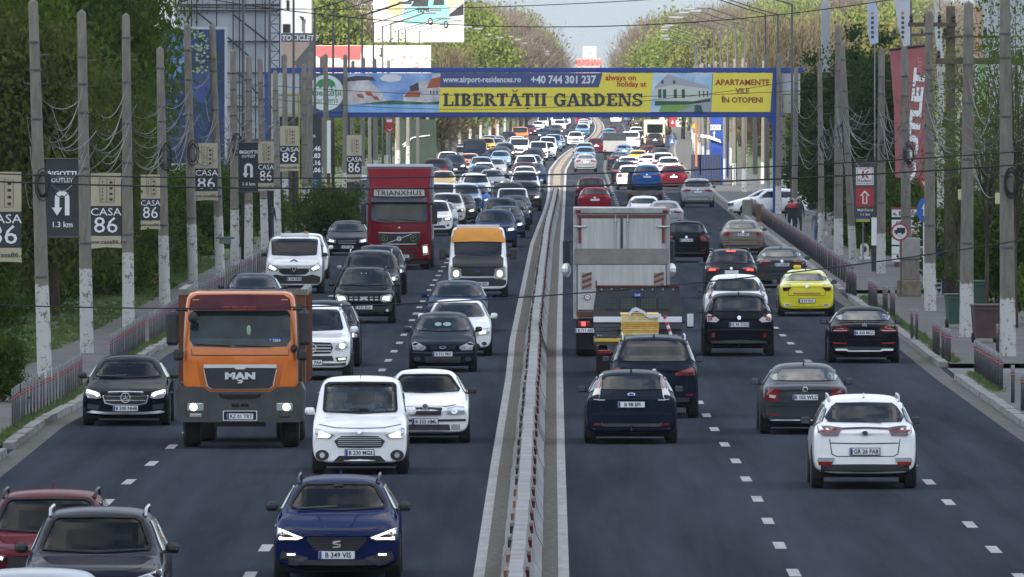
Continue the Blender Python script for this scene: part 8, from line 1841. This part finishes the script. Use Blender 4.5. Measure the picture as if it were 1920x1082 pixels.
# the cloud that keeps the near road in its shade; it hangs high behind and over the camera
def cloud(name, cx, cy, cz, rx, ry, rz, label, seed):
    rg = np.random.default_rng(seed); me = bpy.data.meshes.new(name); bm = bmesh.new(); bmesh.ops.create_icosphere(bm, subdivisions=5, radius=1)
    K = rg.normal(size=(40, 3)) * 4; ph = rg.random(40) * 6.28; am = 1 / (1 + np.linalg.norm(K, axis=1))
    for v in bm.verts:
        p = np.array(v.co); f = float((am * np.sin(K @ p * 1.3 + ph)).sum()) * .16
        v.co = Vector((v.co.x * rx * (1 + f), v.co.y * ry * (1 + f), v.co.z * rz * (1 + 2.2 * f)))
    bm.to_mesh(me); bm.free(); me.polygons.foreach_set('use_smooth', [True] * len(me.polygons))
    m = MATS.get('cloud_body')
    if not m:
        m = bpy.data.materials.new('cloud_body'); m.use_nodes = True; nt = m.node_tree; nt.nodes.clear(); o = nt.nodes.new('ShaderNodeOutputMaterial'); d = nt.nodes.new('ShaderNodeBsdfDiffuse'); t = nt.nodes.new('ShaderNodeBsdfTranslucent'); x = nt.nodes.new('ShaderNodeMixShader')
        d.inputs[0].default_value = (.9, .9, .9, 1); tc_ = nt.nodes.new('ShaderNodeTexCoord'); nn = nt.nodes.new('ShaderNodeTexNoise'); nn.inputs['Scale'].default_value = .016; nn.inputs['Detail'].default_value = 8; nn.inputs['Roughness'].default_value = .6
        rr_ = nt.nodes.new('ShaderNodeValToRGB'); rr_.color_ramp.elements[0].position = .40; rr_.color_ramp.elements[1].position = .50; rr_.color_ramp.elements[0].color = (.15, .17, .22, 1); rr_.color_ramp.elements[1].color = (1, .99, .97, 1); nt.links.new(tc_.outputs['Object'], nn.inputs['Vector']); nt.links.new(nn.outputs[0], rr_.inputs[0]); nt.links.new(rr_.outputs[0], t.inputs[0]); x.inputs[0].default_value = .82; nt.links.new(d.outputs[0], x.inputs[1]); nt.links.new(t.outputs[0], x.inputs[2]); nt.links.new(x.outputs[0], o.inputs[0]); MATS['cloud_body'] = m
    me.materials.append(m); ob = bpy.data.objects.new(name, me); COL.objects.link(ob); ob.location = (cx, cy, cz); tag(ob, label, None, None, 'structure'); return ob
AL = 520.0; ox = SUN_DIR.x / SUN_DIR.z * AL; oy = SUN_DIR.y / SUN_DIR.z * AL
cloud('cloud', ox, 215 + oy, AL, 330, 500, 45, 'broad cloud overhead', 3)

# unseen trees added on the avenue behind the camera to darken car reflections
V = []; rg = np.random.default_rng(5); n = 26000
side = np.where(rg.random(n) < .5, -1, 1); y = rg.uniform(-420, 130, n); x = np.where(side < 0, -14.5, 16.0) + side * np.abs(rg.normal(0, 6, n)); far = rg.random(n) < .25
x = np.where(far, rg.uniform(-160, 160, n), x); y = np.where(far, rg.uniform(-520, -430, n), y); z = rg.random(n) ** .8 * (9 + 3 * np.sin(y * .11 + side) + 2 * np.sin(y * .37))
P3 = np.stack([x, y, np.abs(z)], 1); a = rg.normal(size=(n, 3)); a /= np.linalg.norm(a, axis=1)[:, None]; b_ = np.cross(a, rg.normal(size=(n, 3))); b_ /= np.linalg.norm(b_, axis=1)[:, None]; s_ = .9
v = np.stack([P3 - a * s_, P3 + b_ * s_ * .7, P3 + a * s_, P3 - b_ * s_ * .7], 1).reshape(-1, 3)
mb = MB(); mb.add([tuple(q) for q in v.tolist()], [(4 * i, 4 * i + 1, 4 * i + 2, 4 * i + 3) for i in range(n)]); o = mb.build('unseen_woodland', M_LD); tag(o, 'unseen leafy belt of trees added behind the viewpoint to darken reflections', 'unseen_woodland', None, 'stuff')
# spring air: one closed box of thin haze round the camera and the whole scene
hm = bpy.data.materials.new('haze'); hm.use_nodes = True; hm.node_tree.nodes.clear(); ho = hm.node_tree.nodes.new('ShaderNodeOutputMaterial'); hv = hm.node_tree.nodes.new('ShaderNodeVolumePrincipled')
hv.inputs['Color'].default_value = (.86, .90, .95, 1); hv.inputs['Density'].default_value = .00004; hm.node_tree.links.new(hv.outputs[0], ho.inputs['Volume'])
hz = MB().box(-1200, 1200, -1000, 5300, -1.2, 60).build('haze', hm); hz['kind'] = 'stuff'
# ------------------------------------------------------------------ people
def skin_body(joints, edges, radii, m, name='person'):
    me = bpy.data.meshes.new(name); me.from_pydata(joints, edges, []); ob = bpy.data.objects.new(name, me); COL.objects.link(ob)
    ob.modifiers.new('skin', 'SKIN'); sl = me.skin_vertices[0].data
    for i, r in enumerate(radii): sl[i].radius = (r, r)
    sl[0].use_root = True
    s = ob.modifiers.new('sub', 'SUBSURF'); s.levels = 1; s.render_levels = 1
    dg = bpy.context.evaluated_depsgraph_get(); out = bpy.data.meshes.new_from_object(ob.evaluated_get(dg)); bpy.data.objects.remove(ob); out.name = name
    out.polygons.foreach_set('use_smooth', [True] * len(out.polygons)); return out
def person(loc, rz, label, top, trousers, skin, hair, H=1.75, stride=.12, bag=None, pack=False, red_yoke=False):
    k = H / 1.75; s = stride
    J = [(0, 0, .95), (0, 0, 1.15), (0, .0, 1.38), (0, 0, 1.50), (0, -.01, 1.60), (0, -.02, 1.70),
         (.10, 0, .88), (.11, -s, .50), (.11, -s * .6, .09), (.11, -s * .6 - .14, .045), (-.10, 0, .88), (-.11, s * .7, .50), (-.11, s * 1.4, .12), (-.11, s * 1.4 - .12, .05),
         (.19, .0, 1.40), (.25, .05, 1.14), (.27, -.06, .90), (.27, -.10, .80), (-.19, .0, 1.40), (-.26, -.02, 1.14), (-.28, -.06, .90), (-.28, -.08, .80)]
    E = [(0, 1), (1, 2), (2, 3), (3, 4), (4, 5), (0, 6), (6, 7), (7, 8), (8, 9), (0, 10), (10, 11), (11, 12), (12, 13), (2, 14), (14, 15), (15, 16), (16, 17), (2, 18), (18, 19), (19, 20), (20, 21)]
    r = [.15, .145, .16, .06, .095, .085, .095, .065, .045, .035, .095, .065, .045, .035, .07, .05, .035, .04, .07, .05, .035, .04]
    me = skin_body([tuple(c * k for c in j) for j in J], E, [q * k for q in r], None)
    mt = lambda n, c: mat(n, c, .85, var=.15, vscale=6)
    for m in (mt(*top), mt(*trousers), mt(*skin), M_BLACKP, mt(*hair)): me.materials.append(m)
    for p in me.polygons:
        z = p.center.z / k; x = abs(p.center.x) / k
        p.material_index = 3 if z < .11 else (1 if z < .93 and x < .235 else (2 if (z < .87 and x > .2) or z > 1.49 else 0))
        if z > 1.64 or (z > 1.55 and p.center.y > .03): p.material_index = 4
    o = link('person', me); o.location = loc; o.rotation_euler = (0, 0, rz); tag(o, label, 'person')
    for x in (-.035, .035): MB().ball((x * k, -.105 * k, 1.645 * k), .012 * k, n=6, m=4).build('eye', M_INK, o)
    MB().ball((0, -.115 * k, 1.615 * k), .013 * k, .018 * k, .02 * k, n=6, m=4).build('nose', MATS[skin[0]], o); MB().box(-.025 * k, .025 * k, -.108 * k, -.10 * k, 1.575 * k, 1.583 * k).build('mouth', M_REDINK, o)
    for x in (-1, 1):
        MB().ball((x * .095 * k, 0, 1.63 * k), .012 * k, .02 * k, .03 * k, n=6, m=4).build('ear', MATS[skin[0]], o)
        h = MB(); hx = x * .275 * k; hy = -.10 * k
        for i in range(4): h.tube([(hx, hy - .03 * k + i * .02 * k, .78 * k), (hx, hy - .035 * k + i * .021 * k, (.735 - .006 * (i % 2)) * k), (hx - x * .012 * k, hy - .03 * k + i * .02 * k, .70 * k)], .0095 * k, 5)
        h.tube([(hx, hy - .03 * k, .80 * k), (hx - x * .02 * k, hy - .06 * k, .765 * k), (hx - x * .02 * k, hy - .062 * k, .74 * k)], .010 * k, 5); h.build('hand', MATS[skin[0]], o)
    if red_yoke: MB().lathe([(.185, 1.32), (.18, 1.42), (.08, 1.50)], 14, 'z').build('jacket_yoke', mat('jacket_red', (.40, .02, .03), .8), o).scale = (1.25, .85, 1)
    if pack:
        for x in (-.10, .10): MB().tube([(x, -.165, 1.15), (x, -.17, 1.30), (x * .9, -.09, 1.47), (x, .1, 1.42)], .02, 5).build('strap', M_BLACKP, o)
        MB().bbox(-.15, .15, .14, .28, 1.05, 1.45, .04).build('backpack', M_BLACKP, o); MB().bbox(-.035, .035, -.185, -.175, 1.05, 1.16, .01).build('name_tag', M_PLATE, o)
    if bag:
        b = MB(); b.ball((.29 * bag, -.1, .50), .12, .08, .17); b.tube([(.29 * bag, -.1, .62), (.285 * bag, -.1, .74)], .02, 5); q = b.build('carrier_bag', mat('bag_white', (.55, .56, .56), .5)); q.location = loc; q.rotation_euler = (0, 0, rz)
        tag(q, 'white plastic carrier bag held by ' + ('the walking man in jeans' if pack else 'the person in the red jacket'), 'bag')
    return o
SK = ('skin', (.28, .16, .11)); HR = ('dark_hair', (.015, .012, .01))
p = gp(1534, 463, .12); person(p, 0, 'man in grey shirt and blue jeans with backpack straps walking on the right pavement', ('shirt_grey', (.14, .15, .18)), ('jeans_blue', (.09, .16, .32)), SK, HR, 1.74, .16, bag=-1 if False else 1, pack=True)
p = gp(1484, 443, .12); person(p, math.pi, 'person in black jacket with red shoulders walking away by the gantry leg', ('jacket_black', (.012, .014, .022)), ('trousers_black', (.012, .012, .016)), SK, HR, 1.76, .08, bag=1, red_yoke=True)
p = gp(1497, 440, .12); person(p, math.pi, 'second person in dark clothes half behind the one with red shoulders', ('coat_dark', (.03, .03, .04)), ('trousers_black', (0, 0, 0)), SK, HR, 1.70, .10)
p = gp(506, 448, .12); person(p, .3, 'person in dark blue clothes standing under the gantry on the left', ('coat_navy', (.02, .03, .07)), ('jeans_navy', (.03, .05, .10)), SK, HR, 1.72, .05)

# people behind the windscreens
def sitter(car_xy, kind, side, label, top, hair=HR):
    L, w, H, belt, hf, cy, rf, *_ = BODY[kind]; x = .37 * side; y = cy + 1.08; z = belt - .42
    J = [(0, .0, 0), (0, .02, .28), (0, .03, .44), (0, .02, .56), (0, -.01, .66), (.11, -.15, .0), (.13, -.50, .06), (.13, -.62, -.30), (-.11, -.15, 0), (-.13, -.50, .06), (-.13, -.62, -.30), (.19, .02, .42), (.24, -.08, .20), (.13, -.30, .36), (-.19, .02, .42), (-.24, -.08, .20), (-.13, -.30, .36)]
    E = [(0, 1), (1, 2), (2, 3), (3, 4), (0, 5), (5, 6), (6, 7), (0, 8), (8, 9), (9, 10), (2, 11), (11, 12), (12, 13), (2, 14), (14, 15), (15, 16)]
    me = skin_body(J, E, [.15, .15, .15, .06, .10, .09, .07, .05, .09, .07, .05, .07, .05, .045, .07, .05, .045], None)
    for m in (mat(*top, .85), mat(*SK, .8), mat(*hair, .9)): me.materials.append(m)
    for p in me.polygons: p.material_index = (2 if p.center.z > .70 or (p.center.z > .6 and p.center.y > .03) else 1) if p.center.z > .50 or (abs(p.center.x) < .19 and p.center.y < -.25 and p.center.z > .28) else 0
    o = link('person', me); o.location = (car_xy[0] + x, car_xy[1] + y, z); tag(o, label, 'person')
def cxy(px, yg): p = gp(px, yg); y = p.y - .85; return ((px - 960) / ppm(y), y)
sitter(cxy(631, 1088), 'wagon', 1, 'driver in dark clothes behind the wheel of the nearest navy estate car', ('driver_dark', (.05, .05, .06)))
sitter(cxy(674, 888), 'mpv', 1, 'driver in grey behind the wheel of the white MPV', ('driver_grey', (.10, .10, .11))); sitter(cxy(674, 888), 'mpv', -1, 'passenger in a pale shirt beside the driver of the white MPV', ('passenger_pale', (.30, .33, .36)))
sitter(cxy(797, 830), 'sedan', 1, 'driver in dark top behind the wheel of the older white hatchback', ('driver_dark', (.05, .05, .06)))
sitter(cxy(235, 797), 'sedan', 1, 'driver in brownish top behind the wheel of the black saloon on the left', ('driver_brown', (.16, .10, .06)))
sitter((-5.45, 152.3), 'suv', 1, 'driver in dark clothes behind the wheel of the dark purple SUV', ('driver_dark', (.05, .05, .06)))
bake_texts()
